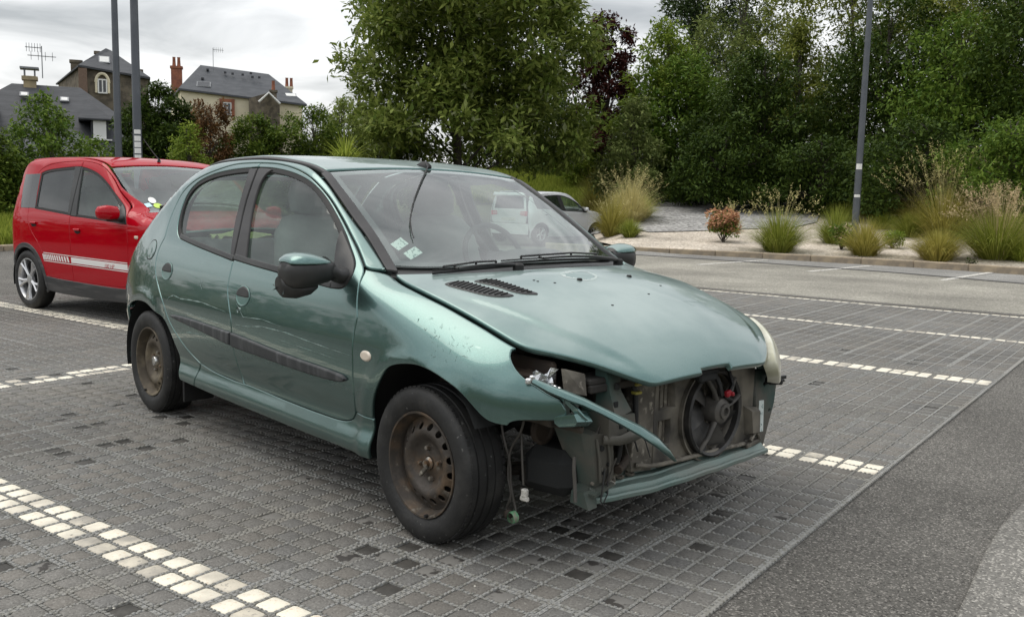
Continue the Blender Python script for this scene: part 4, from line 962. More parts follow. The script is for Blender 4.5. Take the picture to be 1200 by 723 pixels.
strokes('paint_scratch', [[(-2.11, .643), (-2.084, .667), (-2.03, .681), (-1.94, .672), (-1.83, .677), (-1.696, .679), (-1.565, .67), (-1.44, .662)], [(-1.967, .499), (-1.834, .518), (-1.712, .52)], [(-2.05, .61), (-1.822, .608), (-1.61, .604), (-1.437, .602)], [(-1.73, .777), (-1.735, .754), (-1.716, .739)]], RS, doors_['rear_door'], (.0035, .004, .002, .004))
strokes('paint_scratch', [[(-1.355, .615), (-1.218, .621), (-1.087, .637), (-.883, .637), (-.711, .626), (-.533, .617), (-.40, .613)], [(-1.35, .712), (-1.266, .658), (-1.092, .667), (-.925, .657)], [(-.95, .60), (-.70, .592), (-.5, .585)]], RS, doors_['front_door'], (.003, .0022, .0018))
SQ = np.array([(-.078, .799), (-.002, .794), (.094, .780), (.182, .748), (.235, .714), (.22, .686), (.144, .664), (.08, .675), (.029, .719), (-.023, .764)])
sl_ = []; sw_ = []
while len(sl_) < 40:
    c_ = SQ.min(0)+(SQ.max(0)-SQ.min(0))*fr.random(2)
    if not inside(c_[None], SQ)[0]: continue
    a = fr.normal(-.9, .45) if fr.random() < .7 else fr.uniform(0, 3.1); l_ = fr.uniform(.004, .018); d_ = np.array([math.cos(a), math.sin(a)])*l_
    sl_.append([c_-d_*.5, c_+fr.normal(0, .002, 2), c_+d_*.5]); sw_.append(fr.uniform(.0005, .0016))
so_m = strokes('scuff_marks', sl_, RS, doors_['front_fender'], sw_); so_m['kind'] = 'stuff'; so_m.data.materials.clear(); so_m.data.materials.append(mat('dull_scuffed_paint', (.15, .235, .22), .5, .3))
PQ = [(.028, -.154), (.013, -.098), (.019, -.041), (.051, -.012), (.1, -.017), (.139, -.054), (.148, -.105), (.127, -.144), (.095, -.172), (.056, -.182)]
q = smooth_poly(PQ, 2, 60, .012); q = q+fr.normal(0, .003, q.shape); q = q if poly_area(q) > 0 else q[::-1]
lacq = mat('lifted_pale_lacquer', (.44, .49, .47), .5, var=(45, (.36, .43, .41), .42, .6, 5)); 
patch('peeling_lacquer', q, TOP, lacq, hood, holes=[inset(q, .012)+fr.normal(0, .003, q.shape)], res=.5, gap=0, lip=.0008, drop=.0004, flange=.0006, off=.0009, raw=True)
patch('bare_patch', inset(q, .013), TOP, M['teal'], hood, res=.02, gap=0, lip=.0008, drop=.0002, flange=.0003, off=.0005, raw=True)
chips = MB()
for (x, y) in ((.07, -.312), (.111, -.264), (.054, -.316), (.30, .05), (.34, -.20), (.22, .22)):
    P, N = TOP(np.array([[x, y]])); chips.lathe([(.006, -.001), (.005, .0012), (0, .0016)], P[0], 'z', 7)
chips.build('stone_chip', M['void'], hood)
# ------------------------------------------------------------------ wheels
def circ2(cx, cy, r, n): w = np.arange(n)*2*math.pi/n; return np.stack([cx+r*np.cos(w), cy+r*np.sin(w)], 1)
def steel_wheel(rim_m, hub_cap=False, rr=.285):
    """wheel about the y axis, outer face towards -y, origin at its centre"""
    w = empty('wheel', None, None)
    k = rr/.285
    P = [(.186, -.066), (.196, -.072), (.215, -.080), (.235, -.083), (.252, -.081), (.266, -.077), (.276, -.070), (.2815, -.060), (.285, -.046), (.285, -.041), (.279, -.039), (.279, -.034), (.2855, -.032), (.2858, -.006), (.279, -.004), (.279, .004), (.2858, .006), (.2855, .032), (.279, .034), (.279, .039), (.2852, .041), (.285, .066), (.2815, .080), (.270, .094), (.235, .103), (.19, .09)]
    MB().lathe([((.19+(r-.19)*.905 if r > .19 else r)*k, h) for r, h in P], axis='y', n=72).build('tyre', M['tyre'], w, 28)
    # shoulder blocks cut the tread edge
    t = MB()
    for i in range(64):
        a = 2*math.pi*i/64
        for s in (-1, 1):
            t.box((math.cos(a)*.2710*k, s*(.0565 if s < 0 else .076), math.sin(a)*.2710*k), (.0185, .012, .010), roty(-a+math.pi/2) if 0 else np.array([[-math.sin(a), 0, math.cos(a)], [0, 1, 0], [math.cos(a), 0, math.sin(a)]]).T)
    tb = t.build('tread_blocks', M['tyre'], w); tb['kind'] = 'stuff'
    q = .1865*k
    rim = MB().lathe([(q, -.062), (q+.002, -.070), (q, -.074), (q-.006, -.073), (q-.010, -.064), (q-.014, -.050), (q-.020, -.040), (q-.024, -.010), (q-.024, .06)], axis='y', n=56).build('rim', rim_m, w, 40)
    hr = prof([(0, .030), (.034, .030), (.042, .026), (.060, .024), (.078, .028), (.096, .046), (.112, .052), (.128, .046), (.145, .034), (.165, .026), (.3, .02)], .004, .001)
    def L(P2):
        P2 = np.asarray(P2, float); r = np.hypot(P2[:, 0], P2[:, 1]); h = hr(r/k)
        g = (hr(r/k+.002)-hr(r/k-.002))/.004/k
        N = np.stack([-g*P2[:, 0]/np.maximum(r, 1e-6), np.full(len(r), -1.0), -g*P2[:, 1]/np.maximum(r, 1e-6)], 1); N[:, 0] *= 1; N /= np.linalg.norm(N, axis=1)[:, None]
        return np.stack([P2[:, 0], -h, P2[:, 1]], 1), N
    holes = [circ2(0, 0, .024*k, 18)]+[circ2(.134*k*math.cos(a), .134*k*math.sin(a), .0125*k, 12) for a in np.arange(16)*2*math.pi/16]
    d = patch('disc', circ2(0, 0, .165*k, 60), L, rim_m, w, holes=holes, res=.02, gap=0, lip=.002, drop=.001, flange=.006, raw=True)
    MB().lathe([(.16*k, .03), (.155*k, -.005), (.07*k, -.010), (.0, -.012)], axis='y', n=32).build('brake_drum', M['bay'], w, 40)
    for i in range(4):
        a = R(40)+i*math.pi/2; c = (.054*k*math.cos(a), -.024, .054*k*math.sin(a))
        MB().lathe([(.0105, 0), (.0105, -.008), (.0075, -.016), (0, -.017)], c, 'y', 6).build('wheel_nut', M['nut'], w, 30)
    MB().lathe([(.023, -.012), (.022, -.034), (.014, -.040), (.012, -.052), (0, -.053)] if not hub_cap else [(.030, -.02), (.030, -.040), (.024, -.052), (0, -.056)], axis='y', n=20).build('hub', M['nut'] if not hub_cap else M['chrome'], w, 40)
    if not hub_cap: MB().box((.004, -.047, -.03), (.016, .012, .055), roty(.3), .003).build('hub_bracket', M['dirt_alu'], w)
    MB().lathe([(.007, 0), (.006, -.012), (0, -.013)], (.12*k, -.07, -.13*k), 'y', 8).build('valve', M['rubber'], w, 40)
    return w
wa = steel_wheel(M['rim']); wb = steel_wheel(M['rim_dusty'], True)
for w, x, s, rot in ((wa, 0, -1, .5), (wb, -2.442, -1, 1.1)):
    c2 = copy_tree(w, car)
    w.parent = car; w.location = (x, -.72, .2790); w.rotation_euler = (0, rot, 0)
    c2.location = (x, .72, .2790); c2.rotation_euler = (0, 0, math.pi)
# wheel houses, floor, engine bay
def arch_liner(cx, cz, r, s, y0=.535, y1=.795, yw=.50):
    m_ = MB(); an_ = np.linspace(.50, math.pi+.25, 22)
    sec = lambda y, rr: np.stack([cx+rr*np.cos(an_), np.full(22, y*s), cz+rr*np.sin(an_)], 1)
    m_.loft([sec(y1, r+.004), sec(y0+.05, r), sec(y0, r-.02)], False, False)
    pts = [(cx, yw*s, cz)]+[(cx+(r)*math.cos(a), y0*s, cz+(r)*math.sin(a)) for a in an_]
    m_.add(pts, [(0, i, i+1) for i in range(1, 22)])
    return m_.build('arch_liner', M['void'], car, 40, fix=False)
for s in (-1, 1): arch_liner(-.012, .300, .345, s); arch_liner(-2.455, .295, .325, s, .55, .79)
MB().box((-1.25, 0, .235), (1.72, 1.44, .05), bev=.02).box((-2.55, 0, .33), (.9, .98, .12), bev=.03).build('floor_pan', M['void'], car)
MB().box((-1.25, -.42, .20), (1.5, .08, .06)).tube([(-.3, .2, .19), (-1.2, .18, .18), (-2.2, .25, .24), (-2.95, .4, .26)], .028, 8).build('exhaust_pipe', M['bay'], car, 40)
MB().box((-.38, 0, .56), (.04, 1.30, .66)).build('bulkhead', M['void'], car)
MB().box((.10, .05, .50), (.40, .72, .40), bev=.04).box((.30, .0, .42), (.12, .55, .30), bev=.03).box((.02, -.36, .66), (.25, .2, .14), bev=.02).tube([(.30, -.45, .55), (.36, -.1, .60), (.32, .35, .56)], .030, 8).build('engine', M['bay'], car, 40)
for s in (-1, 1):
    MB().box((.12, s*.56, .58), (.60, .03, .20), bev=.01).box((.26, s*.60, .625), (.30, .06, .03), bev=.008).build('inner_wing', M['rustbrown'], car)
MB().box((.20, 0, .215), (.10, .95, .06), bev=.02).tube([(0, -.62, .23), (.08, -.3, .20), (.08, .3, .20), (0, .62, .23)], .024, 8).tube([(.0, -.62, .22), (.18, -.40, .235)], .02, 6).tube([(.0, .62, .22), (.18, .40, .235)], .02, 6).build('subframe', M['bay'], car, 40)
# ------------------------------------------------------------------ bare front end
def plate(name, pts, x0, x1, m_, parent=car, holes=(), bend=0.0, lip=.004):
    """upright sheet-metal panel: outline in (y,z) at x, given a real thickness"""
    def L(P2):
        P2 = np.asarray(P2, float); x = x1+bend*P2[:, 0]**2
        N = np.stack([np.ones(len(P2)), -2*bend*P2[:, 0], 0*P2[:, 0]], 1); N /= np.linalg.norm(N, axis=1)[:, None]
        return np.stack([x, P2[:, 0], P2[:, 1]], 1), N
    return patch(name, pts, L, m_, parent, holes=holes, res=.08, gap=0, lip=lip, drop=lip*.6, flange=x1-x0, raw=True)
rad = empty('radiator', None, None); rad.parent = car
MB().box((.465, .12, .445), (.035, .74, .36), bev=.006).build('radiator_core', M['dirt_alu'], rad)
fins = MB()
for i in range(30): fins.box((.484, -.225+i*.0237, .445), (.004, .016, .33))
fo = fins.build('radiator_fin', M['dirt_alu'], rad); fo['kind'] = 'stuff'
plate('side_tank', [(-.262, .275), (-.150, .262), (-.146, .60), (-.262, .612)], .475, .508, M['dirt_alu'], rad)
sh = plate('fan_shroud', [(-.150, .285), (-.06, .262), (.36, .262), (.50, .275), (.515, .32), (.47, .40), (.475, .60), (-.148, .60)], .470, .512, M['shroud'], rad,
    holes=[circ2(.185, .425, .148, 40), np.array([(-.128, .345), (-.058, .345), (-.058, .435), (-.128, .435)]), np.array([(-.128, .475), (-.03, .475), (-.045, .575), (-.128, .575)])])
MB().lathe([(.150, .505), (.150, .535), (.160, .542), (.166, .535), (.166, .500)], (0, .185, .425), 'x', 44).build('shroud_ring', M['fan'], sh, 40)
MB().lathe([(.176, .505), (.178, .528), (.184, .528), (.186, .505)], (0, .172, .425), 'x', 44).build('shroud_ring', M['shroud'], sh, 40)
MB().loft([[(.512, .42, .30), (.512, .50, .29), (.512, .50, .40), (.512, .40, .42)], [(.545, .43, .31), (.538, .49, .305), (.538, .485, .39), (.545, .415, .40)]]).build('shroud_corner', M['shroud'], sh, 30)
MB().box((.52, .46, .262), (.03, .10, .018), rotx(.12), .004).tube([(.53, .44, .275), (.53, .475, .315), (.53, .50, .27)], .008, 6).build('shroud_bracket', M['dirt_alu'], sh)
fan = empty('cooling_fan', None, None); fan.parent = car
MB().lathe([(.050, .500), (.052, .545), (.047, .560), (.030, .568), (.028, .575), (.016, .577), (.015, .566), (0, .565)], (0, .19, .437), 'x', 28).build('fan_motor', M['fanhub'], fan, 40)
for i in range(7):
    a = 2*math.pi*i/7+.3; m_ = MB(); rg = []
    for r_, wd, tw in ((.045, .030, .55), (.09, .045, .5), (.138, .052, .42)):
        cx = np.array([0, math.cos(a+r_*1.6), math.sin(a+r_*1.6)])*r_; tv = np.array([0, -math.sin(a), math.cos(a)]); n_ = np.array([1., 0, 0])
        v = tv*math.cos(tw)+n_*math.sin(tw); q = np.cross(v, cx); q /= np.linalg.norm(q)
        rg.append([cx+v*wd*u+q*h+np.array([.505, .185, .425]) for u, h in ((-1, 0), (0, .003), (1, 0), (0, -.003))])
    m_.loft(rg); m_.build('fan_blade', M['fan'], fan, 60)
for y, z in ((.095, .292), (.335, .475), (.130, .560), (.30, .545)):
    MB().tube([(.545, .19+(y-.19)*.2, .437+(z-.437)*.2), (.545, .19+(y-.19)*.65, .437+(z-.437)*.65), (.53, y, z)], [.014, .011, .012], 8, flat=.7).build('fan_strut', M['fanhub'], fan, 50)
MB().box((.575, .20, .505), (.020, .030, .024), rotx(.2), .005).box((.583, .215, .503), (.018, .014, .016), rotx(.2), .004).build('fan_plug', M['red_plastic'], fan)
MB().tube([(.56, .225, .50), (.56, .25, .53), (.54, .25, .58), (.50, .24, .61)], .008, 6).tube([(.56, .20, .49), (.57, .235, .475), (.55, .26, .46)], .006, 6).tube([(.56, .18, .50), (.56, .165, .54), (.54, .15, .59)], .010, 6).build('fan_cable', M['rubber'], fan, 60)
# upper cross panel under the hood edge and lock
MB().box((.48, .0, .622), (.10, 1.02, .022), bev=.006).box((.525, -.02, .600), (.02, .98, .028), bev=.005).build('upper_cross_panel', M['bay'], car)
MB().box((.56, .015, .612), (.10, .15, .018), bev=.004).box((.60, .02, .594), (.03, .10, .03), bev=.006).tube([(.59, -.03, .60), (.60, 0, .575), (.59, .04, .60)], .006, 6).build('hood_lock', M['void'], car)
# right-hand side of the frame: upright with sticker
fp = plate('front_upright', [(.485, .545), (.655, .535), (.640, .40), (.600, .30), (.565, .205), (.530, .212), (.505, .40)], .455, .505, M['teal_inner'], car, holes=[circ2(.56, .485, .010, 10), circ2(.605, .37, .008, 8)])
plate('upright_label', [(.527, .292), (.562, .290), (.556, .420), (.522, .422)], .5055, .5075, M['paper'], fp, lip=.0008)
MB().tube([(.50, .56, .487), (.52, .62, .49), (.53, .66, .492)], .005, 6).build('upright_bolt', M['void'], fp, 60)
# left-hand upright and leg
MB().loft([[(.49, -.445, .66), (.53, -.435, .66), (.53, -.365, .66), (.49, -.365, .66)], [(.49, -.435, .585), (.545, -.43, .585), (.535, -.365, .585), (.49, -.36, .585)], [(.49, -.44, .50), (.575, -.43, .50), (.565, -.34, .515), (.49, -.33, .50)]]).build('front_upright', M['teal_inner'], car, 30)
MB().loft([[(.44, -.45, .52), (.57, -.46, .515), (.57, -.33, .505), (.44, -.33, .52)], [(.44, -.45, .44), (.575, -.46, .435), (.575, -.32, .43), (.44, -.33, .44)]]).build('leg_bracket', M['teal_inner'], car, 30)
cl_ = MB().loft([[(.40, -.54, .46), (.52, -.535, .462), (.545, -.515, .455), (.555, -.42, .445), (.42, -.37, .45)], [(.42, -.515, .38), (.52, -.512, .375), (.540, -.50, .372), (.55, -.405, .365), (.43, -.38, .37)], [(.44, -.495, .31), (.52, -.49, .305), (.540, -.48, .300), (.548, -.40, .295), (.45, -.40, .30)], [(.46, -.485, .262), (.50, -.482, .258), (.528, -.472, .256), (.53, -.42, .255), (.46, -.42, .258)]]).tube([(.548, -.49, .44), (.550, -.475, .37), (.545, -.462, .29)], .006, 6).tube([(.556, -.445, .43), (.556, -.43, .36), (.550, -.425, .28)], .005, 6).build('chassis_leg', M['teal_inner'], car, 30)
for y_, z_, r_ in ((-.468, .405, .010), (-.43, .345, .008), (-.455, .32, .006)): MB().lathe([(r_, .549), (r_*.9, .5565), (0, .5565)], (0, y_, z_), 'x', 10).build('dark_hole_plug', M['void'], cl_, 40)  # solid near-black discs; the shade of a hole is put into their colour
for y_, z_, x_ in ((-.395, .60, .5465), (-.415, .545, .560), (-.40, .475, .574), (-.36, .46, .573)): MB().box((x_, y_, z_), (.006, .020, .020), None, .002).build('dark_hole_plug', M['void'], car)  # small near-black blocks standing in for shaded holes
# broken clips, cut hose ends and loose wiring between the leg and the radiator
fr = np.random.default_rng(12)
for k in range(9):
    a = np.array([.545+fr.uniform(-.03, .03), -.30-fr.uniform(0, .16), .52-fr.uniform(0, .20)]); b_ = a+np.array([fr.uniform(-.02, .03), fr.uniform(-.05, .05), -fr.uniform(.03, .10)]); c_ = b_+np.array([fr.uniform(-.02, .02), fr.uniform(-.03, .03), -fr.uniform(.01, .06)])
    MB().tube([a, b_, c_], fr.uniform(.002, .0045), 5).build('loose_wire', M['rubber'] if k % 3 else M['wire'], car, 60)
for k in range(7):
    c_ = np.array([.535+fr.uniform(-.02, .02), -.34-fr.uniform(0, .14), .285+fr.uniform(-.01, .05)]); MB().box(c_, fr.uniform(.012, .035, 3), rotz(fr.uniform(0, 3)) @ rotx(fr.uniform(-.6, .6)), .003).build('broken_bracket', M['teal_inner'] if k % 2 else M['dirt_alu'], car)
for k in range(6):
    y_ = -.12+k*.11; MB().box((.512, y_, .276+.004*math.sin(k)), (.018, .03, .016), None, .003).build('radiator_clip', M['shroud'], rad)
MB().tube([(.515, -.25, .30), (.535, -.20, .292), (.53, -.12, .283), (.525, .1, .276), (.525, .4, .270)], .009, 8).build('lower_rail', M['dirt_alu'], rad, 50)
m_ = MB(); m_.box((.515, -.46, .265), (.10, .10, .010), rotx(.25)); m_.box((.50, -.43, .245), (.08, .012, .07), rotz(.4)); m_.tube([(.53, -.50, .27), (.55, -.46, .245), (.53, -.42, .26)], .006, 6); m_.build('torn_bracket', M['teal_inner'], car)
MB().tube([(.56, -.47, .435), (.585, -.42, .430), (.59, -.36, .437), (.585, -.30, .442)], [.008, .009, .012, .010], 8, flat=1.8).build('bracket_arm', M['teal_inner'], car, 50)
# lower cross member: pressed channel, bowed forward
def beam_sec(y):
    bx = .525+.035*(1-(y/.52)**2); z0 = .213+.003*math.sin(9*y)
    p = [(-.105, .048), (-.098, .062), (-.082, .064), (-.076, .054), (-.060, .051), (-.054, .058), (-.044, .056), (-.039, .047), (-.024, .041), (-.018, .047), (-.008, .043), (-.002, .031), (.010, .022), (.018, .026), (.024, .018), (.024, .002), (.016, -.006), (-.03, -.002), (-.095, .02)]
    return [(bx+a, y, z0+.004+b_*(.72 if a > -.08 else .85)+.0025*math.sin(23*y+a*40)*math.sin(9*y)) for a, b_ in p]
MB().loft([beam_sec(y) for y in np.linspace(-.485, .545, 44)]).build('lower_cross_member', M['teal_trim'], car, 30)
MB().loft([[(.45, -.485, .21), (.555, -.485, .21), (.545, -.485, .27), (.47, -.485, .275)], [(.47, -.525, .215), (.55, -.52, .205), (.53, -.525, .262), (.48, -.53, .258)]]).build('member_end', M['teal_inner'], car, 25)
for y in (-.31, -.255): MB().lathe([(.016, .262), (.018, .268), (.010, .269), (.009, .262)], (.497, y, 0), 'z', 14).build('member_socket', M['dirt_alu'], car, 40)
MB().box((.505, -.365, .282), (.022, .030, .030), rotz(.4), .004).box((.512, -.372, .262), (.03, .018, .016), rotz(.8), .003).build('white_connector', M['white_plastic'], car)
# hoses and clips
MB().tube([(.52, -.30, .615), (.525, -.275, .56), (.527, -.272, .48), (.53, -.275, .40)], .010, 8).build('black_hose', M['rubber'], car, 50)
MB().tube([(.53, -.345, .43), (.525, -.35, .36), (.515, -.36, .29)], .010, 8).build('black_hose', M['rubber'], car, 50)
for z in (.592, .562): MB().box((.53, -.276, z), (.026, .034, .010), None, .003).build('hose_clip', mat('yellow_clip', (.34, .30, .06), .5) if 'yellow_clip' not in bpy.data.materials else bpy.data.materials['yellow_clip'], car)
MB().tube([(.50, -.28, .325), (.52, -.32, .318), (.54, -.37, .31)], .016, 8).build('drain_pipe', M['rustbrown'], car, 50)
# strip torn from under the missing headlight, hanging over the radiator
tp = np.array([(.455, -.695, .640), (.50, -.668, .620), (.535, -.615, .594), (.560, -.572, .575), (.600, -.525, .546), (.632, -.472, .514), (.663, -.412, .478), (.680, -.345, .434), (.690, -.297, .394), (.698, -.268, .360)])
tw = [.020, .030, .036, .032, .028, .032, .040, .042, .028, .003]
rg = []
for i, (p, w_) in enumerate(zip(tp, tw)):
    t_ = tp[min(i+1, 9)]-tp[max(i-1, 0)]; t_ /= np.linalg.norm(t_); n_ = np.array([.55, -.45, .70]); n_ -= t_*n_.dot(t_); n_ /= np.linalg.norm(n_); b_ = np.cross(t_, n_)
    if b_[2] < 0: b_ = -b_
    rg.append([p+b_*w_*u+n_*h for u, h in ((-.5, 0), (-.45, .006), (-.1, .010), (.25, .007), (.5, .001), (.5, -.003), (0, .003), (-.45, -.004))])
MB().loft(rg).build('torn_trim_strip', M['teal'], car, 50)
# second prong of the strip and the folded fender foot
SH = np.array([-.045, .047, -.006]); sh_ = lambda rings: [[tuple(np.array(p)+SH) for p in r] for r in rings]
MB().loft(sh_([[(.53, -.672, .600), (.545, -.668, .604), (.56, -.655, .598), (.55, -.66, .590)], [(.575, -.655, .566), (.592, -.648, .570), (.604, -.636, .560), (.59, -.642, .554)], [(.60, -.640, .536), (.62, -.630, .538), (.628, -.618, .526), (.61, -.625, .522)]])).build('trim_prong', M['teal'], car, 50)
MB().loft(sh_([[(.545, -.690, .530), (.60, -.655, .545), (.605, -.60, .548), (.56, -.58, .540)], [(.55, -.69, .512), (.61, -.65, .522), (.63, -.60, .520), (.57, -.56, .512)], [(.56, -.68, .500), (.60, -.65, .505), (.61, -.60, .502), (.57, -.58, .500)]])).build('fender_foot', M['teal'], car, 30)
plate('fender_flange', [(-.625, .510), (-.555, .515), (-.54, .595), (-.61, .595)], .510, .520, M['teal_inner'], car, holes=[circ2(-.585, .570, .010, 8), circ2(-.58, .540, .010, 8)])
# headlight hole: bracket, foil and scrap left in it
m_ = MB(); fr = np.random.default_rng(9)
gx = 6; pts = [(.455+.008*math.sin(i*2.1+j), -.700+.022*i+.006*math.sin(j*3.), .628+.012*j+.010*math.sin(i*1.7+j*2.3)) for j in range(4) for i in range(gx)]
m_.add(pts, [(j*gx+i, j*gx+i+1, (j+1)*gx+i+1, (j+1)*gx+i) for j in range(3) for i in range(gx-1)]); m_.build('torn_foil', M['foil'], car, fix=False)
for p in ((.45, -.71, .640), (.452, -.695, .648), (.48, -.62, .612), (.485, -.605, .605), (.47, -.63, .625)): MB().box(p, (.014, .018, .020), rotz(p[0]*40), .004).build('lamp_clip', M['foil'], car)
MB().loft([[(.49, -.605, .675), (.50, -.60, .675), (.51, -.515, .650), (.50, -.51, .65)], [(.50, -.60, .60), (.51, -.595, .60), (.535, -.53, .585), (.525, -.525, .585)]]).build('lamp_bracket', M['dirt_alu'], car, 30)
MB().box((.37, -.60, .600), (.16, .05, .09), rotz(-.3), .02).build('wing_stiffener', M['rustbrown'], car)
# remaining headlight
hlq = [(.352, .731), (.343, .716), (.362, .695), (.410, .652), (.471, .609), (.512, .582), (.523, .545), (.535, .512), (.585, .503), (.618, .545), (.632, .59), (.615, .628), (.570, .660), (.517, .686), (.44, .712)]
hl = patch('headlight', hlq, LS, M['headlamp'], car, res=.02, gap=.002, lip=.008, drop=.006, flange=.05, off=.012, corner=60, step=.012)
MB().box((.545, .56, .505), (.05, .06, .025), rotz(-.6), .006).box((.555, .60, .515), (.012, .05, .012)).build('lamp_foot', M['rubber'], hl)
# dangling wires, plugs and horn
def wire(pts, r, nm='dangling_wire', m_='wire'): return MB().tube(smooth3(pts), r, 6).build(nm, M[m_], car, 60)
def smooth3(p, n=6):
    p = np.asarray(p, float); out = []
    for i in range(len(p)-1):
        a, b_, c_, d_ = p[max(i-1, 0)], p[i], p[i+1], p[min(i+2, len(p)-1)]
        for k in range(n):
            t = k/n; out.append(.5*((2*b_)+(-a+c_)*t+(2*a-5*b_+4*c_-d_)*t*t+(-a+3*b_-3*c_+d_)*t**3))
    out.append(p[-1]); return np.array(out)
wire([(.235, -.63, .50), (.26, -.64, .42), (.285, -.63, .33), (.295, -.63, .25), (.322, -.63, .165)], .0045)
wire([(.345, -.62, .50), (.335, -.63, .44), (.29, -.63, .37), (.28, -.63, .28), (.295, -.63, .22), (.275, -.63, .165)], .0045)
wire([(.32, -.61, .43), (.335, -.62, .36), (.345, -.62, .26)], .004)
wire([(.30, -.63, .24), (.295, -.63, .19)], .003); wire([(.335, -.62, .25), (.34, -.62, .20)], .003)
MB().lathe([(.017, -.012), (.021, -.006), (.021, .008), (.015, .012), (.008, .012), (.008, .006), (0, .006)], (0, 0, 0), 'y', 14).build('green_connector', M['green_plastic'], car, 40)
bpy.data.objects['green_connector'].location = (.328, -.648, .150)
MB().box((.298, -.64, .152), (.034, .030, .030), rotz(.5), .009).build('brown_connector', M['rustbrown'], car)
MB().box((.352, -.62, .235), (.022, .020, .028), rotz(.3), .004).box((.352, -.62, .215), (.034, .014, .016), rotz(.1), .003).build('white_connector', M['white_plastic'], car)
wire([(.555, -.60, .40), (.56, -.605, .36), (.565, -.605, .32), (.575, -.61, .26)], .006)
MB().lathe([(.018, .30), (.050, .32), (.052, .335), (.040, .338), (.034, .330), (.012, .328), (0, .328)], (0, -.52, .43), 'x', 24).build('horn', M['rustbrown'], car, 40)
MB().box((.36, -.46, .30), (.20, .22, .16), rotz(.2), .04).build('washer_bottle', M['void'], car)
MB().box((.33, -.55, .495), (.30, .12, .03), rotz(-.15), .008).tube([(.2, -.66, .49), (.4, -.62, .495), (.55, -.56, .48)], .012, 6).build('wing_brace', M['bay'], car)
MB().box((.30, -.40, .27), (.14, .30, .10), rotz(.2), .02).build('splash_panel', M['bay'], car)
MB().box((-2.03, -.70, .20), (.015, .17, .14), rotz(.1), .004).build('mud_flap', M['rubber'], car)
# ------------------------------------------------------------------ cabin
def cushion(name, secs, m_, parent, n=20, p=3.2):
    """secs: (cx,cy,cz, half x, half y, half z tilt) rounded rings stacked along z"""
    rg = []
    for cx, cy, cz, rx, ry in secs:
        w = np.arange(n)*2*math.pi/n; c_, s_ = np.cos(w), np.sin(w)
        rg.append(np.stack([cx+rx*np.sign(c_)*np.abs(c_)**(2/p), cy+ry*np.sign(s_)*np.abs(s_)**(2/p), np.full(n, cz)], 1))
    return MB().loft(rg).build(name, m_, parent, 60)
def front_seat(y):
    st = empty('front_seat', None, None); st.parent = car
    cushion('seat_base', [(-1.02, y, .34, .25, .22), (-1.02, y, .48, .27, .25), (-1.00, y, .54, .26, .24), (-1.0, y, .555, .2, .2)], M['seat'], st)
    cushion('backrest', [(-1.27, y, .50, .07, .22), (-1.31, y, .62, .085, .25), (-1.36, y, .85, .085, .25), (-1.40, y, 1.02, .075, .225), (-1.43, y, 1.09, .055, .17), (-1.435, y, 1.105, .02, .12)], M['seat'], st)
    cushion('headrest', [(-1.435, y, 1.10, .03, .08), (-1.44, y, 1.12, .048, .125), (-1.45, y, 1.20, .05, .13), (-1.455, y, 1.255, .035, .11), (-1.455, y, 1.268, .012, .07)], M['seat'], st)
    return st
front_seat(-.36); front_seat(.36)
rs_ = empty('rear_seat', None, None); rs_.parent = car
cushion('seat_base', [(-1.95, 0, .34, .25, .60), (-1.95, 0, .50, .27, .63), (-1.94, 0, .54, .25, .61)], M['seat'], rs_)
cushion('backrest', [(-2.18, 0, .48, .07, .60), (-2.22, 0, .7, .08, .62), (-2.27, 0, .92, .07, .60), (-2.28, 0, .945, .03, .56)], M['seat'], rs_)
MB().box((-2.52, 0, .915), (.48, 1.22, .03), bev=.01).build('parcel_shelf', M['dash'], car)
dsec = lambda y, d: [(-.30-d, y, .60), (-.26-d*1.2, y, .86), (-.34-d, y, .905), (-.55, y, .925), (-.72, y, .90), (-.78, y, .84), (-.74, y, .62), (-.6, y, .55)]
MB().loft([dsec(y, .55*y*y) for y in np.linspace(-.66, .66, 15)]).build('dashboard', M['dash'], car, 40)
cushion('instrument_hood', [(-.66, .36, .90, .12, .19), (-.67, .36, .95, .10, .17), (-.66, .36, .965, .05, .12)], M['dash'], car)
def ring_tube(c, r, tr_, tilt, n=36):
    w = np.arange(n+1)*2*math.pi/n; P = np.stack([0*w, r*np.cos(w), r*np.sin(w)], 1)@roty(tilt).T+np.array(c); return MB().tube(P, tr_, 8, cap=False)
sw = ring_tube((-.93, .36, .90), .185, .014, R(-26)); sw.box((-.92, .36, .89), (.05, .12, .10), roty(R(-26)), .02)
for a in (0.1, 2.1, 4.2): sw.tube([(-.92, .36, .89), np.array([-.93, .36, .90])+roty(R(-26))@np.array([0, .18*math.cos(a), .18*math.sin(a)])], .012, 6)
sw.tube([(-.92, .36, .89), (-.72, .36, .80)], .03, 8); sw.build('steering_wheel', M['dash'], car, 50)
MB().box((-.985, 0, 1.262), (.03, .19, .055), roty(.3), .012).tube([(-.96, 0, 1.30), (-.98, 0, 1.27)], .008, 6).build('interior_mirror', M['black_plastic'], car)
for s in (-1, 1): MB().box((-1.13, s*.28, 1.275), (.15, .34, .014), roty(-.05), .005).build('sun_visor', M['seat'], car)
patch('headlining', [(-1.05, -.5), (-2.25, -.5), (-2.25, .5), (-1.05, .5)], TOP, M['seat'], car, res=.15, gap=0, lip=.002, drop=0, flange=0, off=-.03, raw=False)
